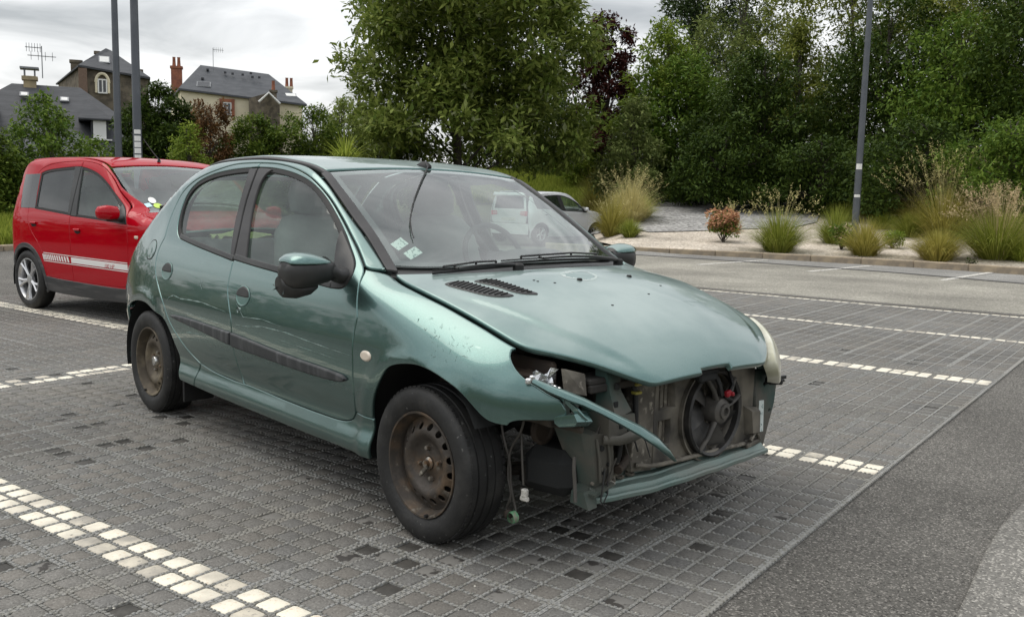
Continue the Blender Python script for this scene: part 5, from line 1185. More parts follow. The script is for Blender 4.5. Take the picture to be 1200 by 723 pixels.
# ------------------------------------------------------------------ vegetation tools
def leaf_mat(name, c1, c2, trans=.30, rough=.5, c3=None):
    m = bpy.data.materials.new(name); m.use_nodes = True; t = m.node_tree; t.nodes.clear(); L = t.links.new
    g = nn(t, 'ShaderNodeNewGeometry'); r = nn(t, 'ShaderNodeValToRGB'); e = r.color_ramp.elements; c1 = (c1[0]*1.5, c1[1]*1.36, c1[2]*.9); c2 = (c2[0]*1.5, c2[1]*1.36, c2[2]*.9)
    e[0].color = (*c1, 1); e[1].color = (*c2, 1); e[0].position = .1; e[1].position = .9
    if c3: q = e.new(.97); q.color = (*c3, 1)
    L(g.outputs['Random Per Island'], r.inputs[0])
    b = nn(t, 'ShaderNodeBsdfPrincipled'); b.inputs['Roughness'].default_value = max(rough, .6); b.inputs['Specular IOR Level'].default_value = .14; L(r.outputs[0], b.inputs['Base Color'])
    tl = nn(t, 'ShaderNodeBsdfTranslucent'); L(r.outputs[0], tl.inputs[0])
    x = nn(t, 'ShaderNodeMixShader'); x.inputs[0].default_value = trans; L(b.outputs[0], x.inputs[1]); L(tl.outputs[0], x.inputs[2])
    o = nn(t, 'ShaderNodeOutputMaterial'); L(x.outputs[0], o.inputs[0]); return m
bark = mat('grey_brown_bark', (.085, .072, .058), .9, var=(9, (.05, .043, .035), .4, .65), bump=(30, .01))
bark_w = mat('birch_bark', (.52, .50, .46), .7, var=((3, 3, 26), (.06, .055, .05), .55, .66), bump=(30, .004))
def unit(n, g): v = g.normal(size=(n, 3)); return v/np.linalg.norm(v, axis=1)[:, None]
def leaf_cloud(name, C, size, mt, parent, g, aspect=.42, droop=.0, outw=None, jit=.35):
    """small folded leaves, one island each: C centres, size metres"""
    n = len(C); a = unit(n, g); a[:, 2] = a[:, 2]*.7-droop
    if outw is not None: a = a+outw*.9
    a /= np.linalg.norm(a, axis=1)[:, None]
    up = unit(n, g)*.55+np.array([0, 0, 1.]); s = np.cross(a, up); s /= np.maximum(np.linalg.norm(s, axis=1), 1e-6)[:, None]; nrm_ = np.cross(s, a)
    L_ = size*(1+jit*g.normal(size=n)).clip(.45, 1.9); L_ = L_[:, None]; w = L_*aspect
    p0 = C; p1 = C+a*L_*.5+s*w*.5+nrm_*L_*.06; p2 = C+a*L_; p3 = C+a*L_*.5-s*w*.5+nrm_*L_*.06
    V = np.stack([p0, p1, p2, p3], 1).reshape(-1, 3); F = np.arange(n*4).reshape(-1, 4)
    return fast_mesh(name, V, F, mt, parent)
def clump_points(cl, n, g, shell=.55):
    """points over clumps (x,y,z,r,flat) weighted by their area"""
    cl = np.asarray(cl, float); w = cl[:, 3]**2; k = g.choice(len(cl), n, p=w/w.sum()); u = unit(n, g); rad = (shell+(1-shell)*g.random(n)**.6)*(.75+.25*g.random(n))
    p = u*rad[:, None]*cl[k, 3][:, None]; p[:, 2] *= cl[k, 4]; return cl[k, :3]+p, u
def tree(name, label, cat, base, H, rx, mt, n, leaf, seed, group=None, trunk_r=.14, shape='round', low=.12, clumps=46, bk=None, droop=.15, lean=(0, 0), aspect=.42, fine=.0, gaps=1.0, trunk_part=True, shell=.45, ry=None):
    """trunk with limbs that end in leaf clumps; the crown fills a profile from low*H to H"""
    g = np.random.default_rng(seed); t = empty(name, label, cat, base, 0, group); ry = ry or rx
    cl = []
    for i in range(clumps):
        h = low+(1-low)*((i+.5)/clumps)**.9; u = (h-low)/(1-low)
        if shape == 'round': pr = math.sqrt(max(0, 1-(2*u-.92)**2/1.25))
        elif shape == 'cone': pr = max(.10, 1.02-u)**.8
        elif shape == 'poplar': pr = math.sin(math.pi*min(1, u*.80+.22))**.6
        elif shape == 'dome': pr = math.sqrt(max(.04, 1-u**2.2))
        elif shape == 'flat': pr = .35+.65*math.sin(math.pi*min(1, .25+u*.7))
        else: pr = 1
        a = i*2.39996+g.normal(0, .35); rr = pr*math.sqrt(g.random())*.86
        sz = (.20+.17*g.random())*max(.45, pr)*.95
        cl.append((rx*rr*math.cos(a)+lean[0]*u*H, ry*rr*math.sin(a)+lean[1]*u*H, h*H*(1-.03*g.random()), rx*sz*gaps, .72 if shape != 'poplar' else 1.5))
    cl = np.array(cl)
    m_ = MB(); kk = 7; tx = lambda u: np.array([lean[0]*u*H+.10*rx*math.sin(3*u+seed), lean[1]*u*H+.10*rx*math.cos(2.4*u+seed), u*H])
    m_.tube([tx(u) for u in np.linspace(0, .93, kk)], np.linspace(trunk_r, trunk_r*.12, kk)*1.0, 8)
    for c in cl[::max(1, len(cl)//26)]:
        u0 = max(.06, min(.85, c[2]/H-.16-.1*g.random())); s0 = tx(u0); mid = .5*(s0+c[:3])+np.array([0, 0, .05*H*g.random()])
        m_.tube([s0, mid, c[:3]], [trunk_r*.38*(1-u0*.7), trunk_r*.22*(1-u0*.7), trunk_r*.06], 5)
    m_.build('trunk', bk or bark, t, 60)
    P, U = clump_points(cl, n, g, shell); P += g.normal(0, leaf*.6, P.shape)
    hz = np.percentile(P[:, 2], 99.93); P[:, 2] *= H/hz
    for i_, r_ in ((0, rx), (1, ry)):
        c_ = lean[i_]*P[:, 2]; q_ = np.percentile(np.abs(P[:, i_]-c_), 98.8); P[:, i_] = c_+(P[:, i_]-c_)*r_/q_
    leaf_cloud('crown', P, leaf, mt, t, g, aspect, droop, U*.6)
    return t
def px2m(px, d): return px*d/FPX
def put(px, py_base, dist): p = at(px, py_base, dist); return (p.x, p.y, p.z)
LM = {}
LM['laurel'] = leaf_mat('olive_green_leaves', (.070, .115, .030), (.205, .265, .100), .36, .5, (.28, .31, .17))
LM['dark'] = leaf_mat('dark_green_leaves', (.017, .036, .010), (.052, .088, .022), .22, .5)
LM['mid'] = leaf_mat('mid_green_leaves', (0.043, 0.092, 0.019), (0.119, 0.189, 0.046), .30)
LM['bright'] = leaf_mat('bright_green_leaves', (0.081, 0.142, 0.024), (0.182, 0.250, 0.061), .35)
LM['wine'] = leaf_mat('wine_red_leaves', (.022, .009, .011), (.058, .018, .022), .2)
LM['grey'] = leaf_mat('grey_green_leaves', (0.068, 0.105, 0.041), (0.169, 0.216, 0.105), .3)
LM['conifer'] = leaf_mat('blue_green_needles', (0.024, 0.048, 0.026), (0.062, 0.098, 0.054), .15)
LM['willow'] = leaf_mat('yellow_green_leaves', (0.078, 0.114, 0.029), (0.176, 0.208, 0.072), .35)
LM['brown'] = leaf_mat('dry_brown_leaves', (.062, .034, .022), (.145, .088, .056), .25, .7)
LM['glossy'] = leaf_mat('glossy_hedge_leaves', (0.031, 0.065, 0.013), (0.111, 0.163, 0.039), .25, .35)
# ------------------------------------------------------------------ the big tree behind the car and the wood on the right
def T_(nm, label, pxc, py_top, py_base, dist, wpx, mt, n, leaf, seed, **k):
    b = put(pxc, py_base, dist); H = px2m(py_base-py_top, dist)*1.0
    return tree(nm, label, k.pop('cat', 'tree'), b, H, px2m(wpx/2, dist), LM[mt], n, leaf, seed, **k)
T_('broadleaf_tree', 'large olive-green broadleaf tree rising behind the damaged car roof', 548, -55, 240, 34, 276, 'laurel', 66000, .25, 3, trunk_r=.18, clumps=170, low=.20, gaps=.70, aspect=.40, shape='col', shell=.2)
T_('slender_tree', 'loose pale olive tree left of the large tree, leaves against the sky', 425, 92, 250, 36, 95, 'laurel', 6500, .15, 21, trunk_r=.09, clumps=40, low=.08, gaps=.75, aspect=.36, shell=.3)
WD = 'trees in the wood behind the gravel path'
wood = [
 ('dark_red_tree', 'wine-red leaved tree among green ones behind the large tree', 706, 24, 222, 45, 72, 'wine', 18000, .18, 5, dict(shape='round', low=.2, clumps=44)),
 ('broadleaf_tree', 'bright mid-green tree just right of the wine-red tree', 772, 34, 236, 37, 104, 'bright', 20000, .17, 6, dict(shape='dome', low=.06, clumps=60)),
 ('broadleaf_tree', 'low yellow-green tree in front of the wine-red tree', 690, 130, 216, 46, 90, 'bright', 9000, .20, 7, dict(shape='dome', low=.05, clumps=40)),
 ('conifer_tree', 'small blue-green conical tree behind the dry tall grass', 742, 118, 236, 33, 90, 'grey', 12000, .13, 8, dict(shape='cone', low=.04, clumps=60)),
 ('pine_tree', 'dark pine standing tallest against the sky, left end of the wood', 815, -70, 232, 52, 120, 'conifer', 15000, .22, 9, dict(shape='flat', low=.45, clumps=46, trunk_r=.25)),
 ('broadleaf_tree', 'tall grey-green upright tree beside the pine', 862, -30, 234, 43, 130, 'grey', 26000, .16, 10, dict(shape='poplar', low=.1, clumps=70)),
 ('broadleaf_tree', 'dense leafy tree at the left corner of the gravel path', 800, 70, 236, 36, 140, 'mid', 22000, .16, 11, dict(shape='dome', low=.03, clumps=66)),
 ('broadleaf_tree', 'dark low spreading tree whose branches reach the path', 880, 70, 237, 33, 170, 'dark', 26000, .15, 12, dict(shape='dome', low=.02, clumps=76)),
 ('willow_tree', 'yellowish willow-like tree tapering to a pointed top left of the lamp post', 925, 40, 236, 37, 130, 'willow', 20000, .15, 13, dict(shape='cone', low=.15, clumps=64)),
 ('broadleaf_tree', 'tall olive tree directly behind the lamp post', 990, -70, 236, 42, 190, 'willow', 26000, .17, 14, dict(shape='round', low=.2, clumps=80)),
 ('broadleaf_tree', 'dark dense tree filling the view right of the lamp post', 1040, 20, 238, 34, 190, 'dark', 28000, .15, 15, dict(shape='dome', low=.02, clumps=80)),
 ('broadleaf_tree', 'dull green drooping tree in front of the birch', 1120, 45, 240, 32, 180, 'mid', 24000, .15, 16, dict(shape='dome', low=.03, clumps=76, droop=.5)),
 ('birch_tree', 'birch with a thin white trunk at the right of the wood', 1176, -90, 240, 35, 170, 'willow', 24000, .13, 17, dict(shape='round', low=.28, clumps=76, bk=bark_w, trunk_r=.10, droop=.6)),
 ('broadleaf_tree', 'dark tree at the right-hand edge of the wood', 1225, -30, 242, 31, 190, 'dark', 26000, .15, 18, dict(shape='dome', low=.03, clumps=76)),
 ('broadleaf_tree', 'tall dark tree behind the birch, top out of view', 1095, -110, 236, 44, 200, 'dark', 26000, .18, 19, dict(shape='round', low=.1, clumps=80)),
 ('broadleaf_tree', 'dark evergreen tree between the large tree and the red one', 655, 90, 218, 52, 130, 'dark', 18000, .18, 20, dict(shape='dome', low=.02, clumps=60)),
 ('broadleaf_tree', 'shaded green tree behind the roof of the damaged car', 590, 110, 214, 54, 140, 'dark', 16000, .19, 22, dict(shape='dome', low=.02, clumps=56)),
 ('shrub', 'dark shrub at the foot of the wood by the path end', 845, 150, 238, 31, 120, 'dark', 14000, .13, 23, dict(shape='dome', low=.0, clumps=46, cat='shrub')),
 ('shrub', 'dark shrub behind the plants right of the lamp post', 1075, 150, 244, 28, 140, 'dark', 15000, .12, 24, dict(shape='dome', low=.0, clumps=50, cat='shrub')),
 ('shrub', 'dark shrub behind the plants left of the lamp post', 955, 165, 240, 30, 120, 'dark', 13000, .12, 25, dict(shape='dome', low=.0, clumps=46, cat='shrub')),
 ('shrub', 'dark shrub behind the tall grass at the right edge', 1180, 150, 248, 26, 140, 'mid', 14000, .12, 26, dict(shape='dome', low=.0, clumps=46, cat='shrub')),
]
for nm, lb, pxc, pt, pb, d, w, mt_, n, lf, sd_, k in wood: T_(nm, lb, pxc, pt, pb, d, w, mt_, n, lf, sd_, group=WD, **k)
tag(leaf_cloud('far_wood', clump_points([(*put(px, 225, d), px2m(w, d), 1.6) for px, d, w in ((620, 60, 60), (680, 62, 70), (740, 60, 70), (800, 62, 60), (880, 58, 90), (960, 58, 100), (1040, 56, 110), (1120, 56, 110), (1200, 54, 110))], 42000, rng, .3)[0], .30, LM['dark'], None, rng), kind='stuff')
# ------------------------------------------------------------------ hedges, shrubs and trees on the left
LV = 'garden shrubs on the left'
for nm, lb, pxc, pt, pb, d, w, mt_, n, lf, sd_, k in (
 ('shrub', 'rounded mid-green shrub in front of the slate roof at far left', 58, 130, 262, 24, 96, 'mid', 18000, .10, 31, dict(low=.0)),
 ('shrub', 'dark shrub cut by the left edge of the photo', -6, 168, 262, 23, 80, 'glossy', 12000, .10, 32, dict(low=.0)),
 ('shrub', 'low green shrub behind the red car roof', 112, 172, 250, 26, 80, 'mid', 9000, .10, 33, dict(low=.0)),
 ('evergreen_tree', 'dense dark evergreen tree between the lamp posts and the cream house', 188, 112, 240, 36, 112, 'dark', 42000, .14, 34, dict(low=.02)),
 ('dry_shrub', 'tall brown withered shrub below the cream house', 248, 128, 245, 27, 44, 'brown', 9000, .085, 35, dict(low=.0, shape='col')),
 ('hedge_shrub', 'glossy green shrub right of the withered brown shrub', 300, 142, 245, 28, 94, 'glossy', 24000, .105, 36, dict(low=.0)),
 ('hedge_shrub', 'glossy green shrub above the roof of the damaged car', 362, 130, 245, 28.5, 100, 'glossy', 24000, .105, 37, dict(low=.0)),
 ('hedge_shrub', 'small pale shrub at the foot of the brown one', 222, 152, 245, 26, 50, 'bright', 6000, .09, 38, dict(low=.0)),
 ('hedge_shrub', 'olive shrub left of the slender tree', 402, 122, 245, 30, 70, 'laurel', 9000, .12, 39, dict(low=.0)),
 ('hedge_shrub', 'dark hedge shrub behind the roof at the foot of the large tree', 470, 150, 240, 37, 120, 'glossy', 14000, .11, 40, dict(low=.0))):
    k.setdefault('shape', 'dome'); T_(nm, lb, pxc, pt, pb, d, w, mt_, n, lf, sd_, cat='shrub', group=LV, clumps=46, trunk_r=.06, **k)
# ------------------------------------------------------------------ grasses
def blades(base, n, H, Wd, g, w=.006, seg=5, tmax=1.25, tmin=.0, pw=.75):
    """a mound of arching blades: height H, full width Wd"""
    a = g.random(n)*2*math.pi; t = tmin+(tmax-tmin)*g.random(n)**pw; r0 = np.sqrt(g.random(n))*Wd*.13*(.3+t/tmax)
    ln = (H*np.cos(t)**2+Wd*.56*np.sin(t)**2)*(.72+.36*g.random(n))*1.05
    d = np.stack([np.cos(a), np.sin(a)], 1); side = np.stack([-np.sin(a), np.cos(a)], 1)
    c = np.stack([base[0]+r0*np.cos(a), base[1]+r0*np.sin(a), np.full(n, base[2]-.02)], 1); P = []; dr = .35+.5*g.random(n)
    for k in range(seg+1):
        ww = w*(1-(k/seg)*.92); P.append((c.copy(), ww)); th = np.minimum(t*(.70+.45*k/seg)+dr*(k/seg)**2*(.35+t), 2.0); st = ln/seg
        c[:, :2] += d*(st*np.sin(th))[:, None]; c[:, 2] += st*np.cos(th)
    V = np.stack([np.stack([np.c_[c_[:, :2]-side*ww, c_[:, 2]], np.c_[c_[:, :2]+side*ww, c_[:, 2]]], 1) for c_, ww in P], 1).reshape(n, -1, 3)
    m_ = 2*(seg+1); F = np.array([[2*k, 2*k+1, 2*k+3, 2*k+2] for k in range(seg)]); F = (np.arange(n)[:, None, None]*m_+F[None]).reshape(-1, 4)
    return V.reshape(-1, 3), F
GM = {k: leaf_mat(k+'_grass_blades', a, b_, .3, .6) for k, a, b_ in (('green', (0.093, 0.132, 0.028), (0.232, 0.279, 0.085)), ('olive', (0.147, 0.155, 0.046), (0.326, 0.318, 0.132)), ('straw', (.30, .30, .21), (.47, .46, .33)), ('pinkstraw', (.27, .235, .21), (.42, .37, .33)), ('lime', (0.132, 0.194, 0.039), (0.295, 0.364, 0.101)))}
def tuft(name, label, px, py, hpx, wpx, mt_, n, seed, group='grass tufts in the gravel bed', plume=None, w=.0075):
    x, y = ter(px, py); d = math.hypot(x, y); z = float(terrain(x, y)); H = px2m(hpx, d); Wd = px2m(wpx, d)*1.38; g = np.random.default_rng(seed)
    t = empty(name, label, 'plant', (x, y, z), 0, group)
    V, F = blades((0, 0, 0), int(n*1.7), H*1.05, Wd, g, w); fast_mesh('leaves', V, F, GM[mt_], t)
    if plume:
        pm_, hp, k = plume; V, F = blades((0, 0, 0), k, px2m(hp, d)*1.1, Wd*1.1, g, .004, tmax=.62, pw=1.0); fast_mesh('stems', V, F, GM[pm_], t)
        tip = V.reshape(k, -1, 3); C = []
        for q in range(10): C.append(tip[:, -2]*(1-q/14)+tip[:, -4]*(q/14)+g.normal(0, .012, (k, 3)))
        leaf_cloud('seed_heads', np.vstack(C), .055, GM[pm_], t, g, .22, -.5)['kind'] = 'stuff'
    return t
def q27(a, b_): return 760+a/2.727, 190+b_/2.727
tuft('grass_tuft', 'broad green grass tuft with wispy tips right of the pink-flowered shrub', *q27(415, 288), 46, 66, 'green', 900, 51, plume=('straw', 64, 60))
tuft('grass_tuft', 'narrow yellowish grass tuft in front of the lamp post foot', *q27(690, 300), 40, 52, 'olive', 700, 52)
tuft('grass_tuft', 'dark upright grass tuft left of the lamp post', *q27(590, 262), 42, 40, 'green', 600, 53)
tuft('grass_tuft', 'rounded straw-tipped tuft near the kerb on the right', *q27(922, 315), 32, 62, 'olive', 900, 54)
tuft('grass_tuft', 'big feathery tuft with pinkish plumes at the right edge', *q27(1110, 310), 52, 90, 'green', 1100, 55, plume=('pinkstraw', 66, 300))
tuft('grass_tuft', 'small green tuft cut by the right edge', *q27(1190, 318), 26, 30, 'lime', 350, 56)
tuft('grass_tuft', 'tall green tuft with dry flower stalks behind the rounded tuft', *q27(940, 245), 52, 80, 'olive', 900, 57, plume=('straw', 84, 190))
tuft('grass_tuft', 'grey-green tuft behind the lime cushion plant', *q27(830, 240), 26, 50, 'green', 600, 58)
tuft('grass_tuft', 'yellow-green arching tuft behind the lamp post', *q27(800, 168), 26, 40, 'lime', 500, 59)
tuft('grass_tuft', 'tuft with thin dry stalks at the end of the path', *q27(560, 150), 22, 50, 'olive', 500, 60, plume=('straw', 52, 30))
tuft('grass_tuft', 'green tuft beside the lamp post, rear row', *q27(720, 175), 24, 60, 'green', 600, 61, plume=('straw', 40, 26))
tuft('grass_tuft', 'tall straw-coloured stalks at the rear right of the bed', *q27(1010, 175), 40, 60, 'olive', 500, 62, plume=('straw', 66, 120))
tuft('grass_tuft', 'dry stalks at the far right under the trees', *q27(1130, 180), 44, 60, 'olive', 500, 63, plume=('straw', 70, 90))
tuft('grass_tuft', 'tall golden dry grass right of the silver car', 738, 262, 50, 56, 'straw', 900, 64, plume=('straw', 58, 130))
tuft('grass_tuft', 'green and gold grass close to the silver car nose', 716, 277, 48, 40, 'olive', 800, 65, plume=('straw', 48, 40))
tuft('grass_tuft', 'bright lime tuft at the left end of the gravel path', 752, 256, 26, 34, 'lime', 500, 66)
tuft('grass_tuft', 'low green tuft on the gravel in front of the tall dry grass', 738, 278, 22, 30, 'green', 450, 67)
tuft('grass_tuft', 'yellow-green tall grass behind the silver car', 700, 250, 52, 50, 'olive', 700, 68, plume=('lime', 60, 40))
tuft('grass_tuft', 'thin dry stalks behind the pink-flowered shrub', *q27(265, 225), 20, 30, 'olive', 160, 69, plume=('straw', 32, 30))
for k_, (lb, qx, qy, h_, w_, mt_, pl) in enumerate((
 ('low green mound at the rear of the bed left of the lamp post', 625, 190, 22, 40, 'green', None), ('olive mound between the lamp post and the tall dry stalks', 860, 200, 30, 62, 'olive', ('straw', 40, 40)),
 ('dense green mound behind the feathery tuft at the right', 1060, 232, 36, 60, 'green', ('straw', 58, 60)), ('lime mound in the second row right of the lamp post', 905, 225, 24, 44, 'lime', None),
 ('grey-green mound under the trees at the far right', 1165, 225, 34, 60, 'green', ('pinkstraw', 50, 70)), ('small lime mound just behind the lamp post foot', 745, 215, 18, 34, 'lime', None),
 ('olive mound at the rear edge of the bed under the dark shrub', 960, 190, 28, 60, 'olive', ('straw', 50, 60)))):
    tuft('grass_tuft', lb, *q27(qx, qy), h_, w_, mt_, 500, 120+k_, plume=pl)
# cushion, lavender-like plant, flowering shrub, weed
def cushion_plant(name, label, px, py, hpx, wpx, mt_, n, leaf, seed, group='small plants in the gravel bed', extra=None):
    x, y = ter(px, py); d = math.hypot(x, y); z = float(terrain(x, y)); H = px2m(hpx, d); r_ = px2m(wpx/2, d); g = np.random.default_rng(seed); t = empty(name, label, 'plant', (x, y, z), 0, group)
    cl = [(r_*.62*math.cos(i*2.4)*math.sqrt(g.random()), r_*.62*math.sin(i*2.4)*math.sqrt(g.random()), H*(.28+.5*g.random()), r_*(.30+.12*g.random()), .8) for i in range(22)]
    P, U = clump_points(cl, n, g, .6); P[:, 2] = np.clip(P[:, 2], .01, None); leaf_cloud('leaves', P, leaf, LM[mt_], t, g, .5, 0, U*.8)
    m_ = MB(); [m_.tube([(0, 0, 0), (c[0]*.5, c[1]*.5, c[2]*.5), c[:3]], [.012, .008, .004], 5) for c in cl[:12]]; m_.build('stems', bark, t)
    if extra: fl_ = leaf_cloud('flowers', clump_points([(c[0], c[1], c[2]+r_*.12, c[3]*1.06, .8) for c in cl], extra[1], g, .85)[0], extra[2], extra[0], t, g, .8); fl_['kind'] = 'stuff'
    return t
pinkf = leaf_mat('dry_pink_flower_heads', (.27, .145, .13), (.42, .29, .25), .2, .8); lil = leaf_mat('pale_lilac_flowers', (.38, .30, .36), (.55, .46, .50), .3)
cushion_plant('flowering_shrub', 'rounded shrub covered in faded pink flower heads on the gravel', *q27(238, 258), 38, 50, 'mid', 2600, .055, 71, extra=(pinkf, 2600, .06))
cushion_plant('cushion_shrub', 'small clipped lime-green ball shrub right of the lamp post', *q27(778, 278), 22, 30, 'bright', 2400, .040, 72)
cushion_plant('flowering_plant', 'leafy plant with pale lilac flowers left of the lamp post foot', *q27(615, 282), 32, 30, 'mid', 1100, .07, 73, extra=(lil, 160, .05))
cushion_plant('weed', 'tiny dark weed at the kerb edge', *q27(1030, 330), 7, 14, 'dark', 160, .035, 74)
# grass banks and verge
gv, gf = [], []; n0 = 0; gg = np.random.default_rng(80)
def field(poly_px, n, L_, mt_, name):
    Q = np.array([ter(*p) for p in poly_px]); lo, hi = Q.min(0), Q.max(0); P = lo+(hi-lo)*gg.random((n*3, 2)); P = P[inside(P, Q)][:n]; z = terrain(P[:, 0], P[:, 1])
    k = len(P); a = gg.random(k)*6.283; ln = L_*(.5+.8*gg.random(k)); ld = ln*.45*gg.random(k); w = .012+.010*gg.random(k)
    b = np.c_[P, z-.01]; s = np.stack([-np.sin(a)*w, np.cos(a)*w, 0*a], 1); tip = b+np.stack([np.cos(a)*ld, np.sin(a)*ld, ln], 1); mid = b+np.stack([np.cos(a)*ld*.3, np.sin(a)*ld*.3, ln*.55], 1)
    V = np.stack([b-s, b+s, mid+s*.7, tip, mid-s*.7], 1).reshape(-1, 3); F = np.arange(k*5).reshape(-1, 5); return tag(fast_mesh(name, V, F, GM[mt_]), kind='stuff')
field([(540, 238), (640, 238), (712, 240), (712, 222), (700, 210), (650, 204), (560, 204)], 34000, .36, 'lime', 'bank_grass')
field([(0, 289), (-30, 289), (-30, 250), (60, 250), (60, 287)], 14000, .22, 'lime', 'verge_grass')
field([(655, 238), (760, 235), (860, 235), (960, 240), (1100, 246), (1210, 256), (1210, 240), (960, 232), (700, 230)], 9000, .22, 'green', 'rough_grass')
tag(bpy.data.objects['bank_grass'], None)
# ------------------------------------------------------------------ lamp posts
steel = mat('grey_lamp_post_paint', (.085, .095, .110), .45, .2, var=(3, (.11, .12, .135), .4, .7)); stk = mat('white_sticker', (.75, .75, .73), .5)
def post(px, py, dist, r0, label, stickers=(), z=None):
    b = at(px, py, dist); b.z = float(terrain(b.x, b.y)) if z is None else z
    t = empty('lamp_post', label, 'lamp post', b, 0, 'grey steel lamp posts'); H = 9.0
    MB().lathe([(r0*1.0, 0), (r0*.98, 1.2), (r0*.90, 3), (r0*.62, H)], n=20).build('shaft', steel, t, 40)
    MB().lathe([(r0*1.9, 0), (r0*1.9, .02), (r0*1.05, .03)], n=20).build('base_plate', steel, t, 40)
    MB().lathe([(r0*1.02, .52), (r0*1.02, 1.02)], n=20).build('access_door', steel, t, 40)
    h = MB(); h.tube([(0, 0, H-.05), (0, 0, H+.3)], r0*.6, 10); h.box((.35, 0, H+.3), (.8, .28, .09), bev=.03); h.build('lamp_head', steel, t)
    vx = math.atan2(-b.y, -b.x)
    for z0, z1, w in stickers:
        an_ = np.linspace(vx-w, vx+w, 7); rr = lambda zz: np.interp(zz, [0, 1.2, 3, H], [r0, .98*r0, .9*r0, .62*r0])+.003
        MB().loft([[(rr(zz)*math.cos(a), rr(zz)*math.sin(a), zz) for a in an_] for zz in (z0, z1)], False, False).build('sticker', stk, t, 60, fix=False)
    return t
pr = ter(1001, 281); dr = math.hypot(*pr)
post(1001, 281, dr, .085, 'grey steel lamp post standing in the gravel bed among the grasses', ((px2m(76, dr), px2m(82, dr), .9), (px2m(46, dr), px2m(49, dr), .9)))
post(164.5, 290, 17.0, .075, 'nearer grey lamp post behind the red car, carrying white stickers', [(px2m(a, 17), px2m(b_, 17), .75) for a, b_ in ((106, 111), (112.5, 118), (119, 124.5), (125.5, 131), (133, 137.5))], z=0)
post(142, 285, 21.5, .078, 'farther plain grey lamp post behind the red car', (), z=0)
# ------------------------------------------------------------------ the other two cars
class CitySkin(Skin):
    kf = .06; zlo = .45; zhi = 2.0
    def __init__(s, sx=1.0, sy=1.0, sz=1.0):
        s.s = (sx, sy, sz)
        s.Zc = prof([(-3.2, .9), (-2.79, 1.27), (-2.71, 1.40), (-2.62, 1.46), (-2.4, 1.487), (-2.0, 1.50), (-1.4, 1.497), (-1.1, 1.468), (-.98, 1.435), (-.7, 1.27), (-.32, 1.030), (-.1, .990), (.2, .945), (.45, .875), (.58, .80), (.66, .66)], .03)
        s.pz = prof([(-.2, .6), (.2, .74), (.35, .768), (.5, .782), (.65, .787), (.8, .785), (.9, .776), (.97, .758), (1.1, .722), (1.40, .63), (1.6, .57)], .02)
        s.tuck = prof([(-3.3, .35), (-2.78, .16), (-2.64, .06), (-2.45, .01), (-2.25, 0), (-.1, 0), (.2, .02), (.4, .08), (.6, .22), (.8, .5)], .04)
    def F(s, x, y, z): return Skin.F(s, x/s.s[0], y/s.s[1], z/s.s[2])
    def k(s, x): return .06+0*x
    def top(s, x, y): return s.Zc(x+.22*sstep(-1.1, -.4, x)*y*y)-.06*y*y
    def side(s, x, z): return s.pz(z)-s.tuck(x)
    def xr(s, y, z): return 2.66-.06*y*y-.10*np.clip(z-.95, 0, 1)
    def xf(s, y, z): return .66-.30*y*y+0*z
def alloy_wheel(r, rim_m, spokes=5):
    w = empty('wheel', None, None); k = r/.29
    MB().lathe([(q*k, h) for q, h in ((.205, -.070), (.23, -.082), (.255, -.082), (.278, -.070), (.289, -.05), (.29, 0), (.289, .05), (.278, .07), (.25, .082), (.2, .07))], axis='y', n=48).build('tyre', M['tyre'], w, 40)
    MB().lathe([(.205*k, -.066), (.208*k, -.074), (.200*k, -.075), (.190*k, -.055), (.182*k, -.02), (.182*k, .05)], axis='y', n=40).build('rim', rim_m, w, 40)
    m_ = MB(); m_.lathe([(.055*k, -.030), (.052*k, -.060), (.03*k, -.066), (0, -.066)], axis='y', n=20)
    for i in range(spokes):
        a = 2*math.pi*i/spokes
        for da in (-.16, .16):
            d0 = np.array([math.cos(a+da*.6), 0, math.sin(a+da*.6)]); d1 = np.array([math.cos(a+da*1.2), 0, math.sin(a+da*1.2)])
            m_.tube([d0*.045*k+[0, -.048, 0], d0*.12*k+[0, -.058, 0], d1*.196*k+[0, -.062, 0]], [.017*k, .015*k, .019*k], 6, flat=.8)
    m_.build('spokes', rim_m, w, 40)
    MB().lathe([(.19*k, .03), (.18*k, -.01), (0, -.012)], axis='y', n=24).build('brake_disc', M['void'], w, 40)
    return w
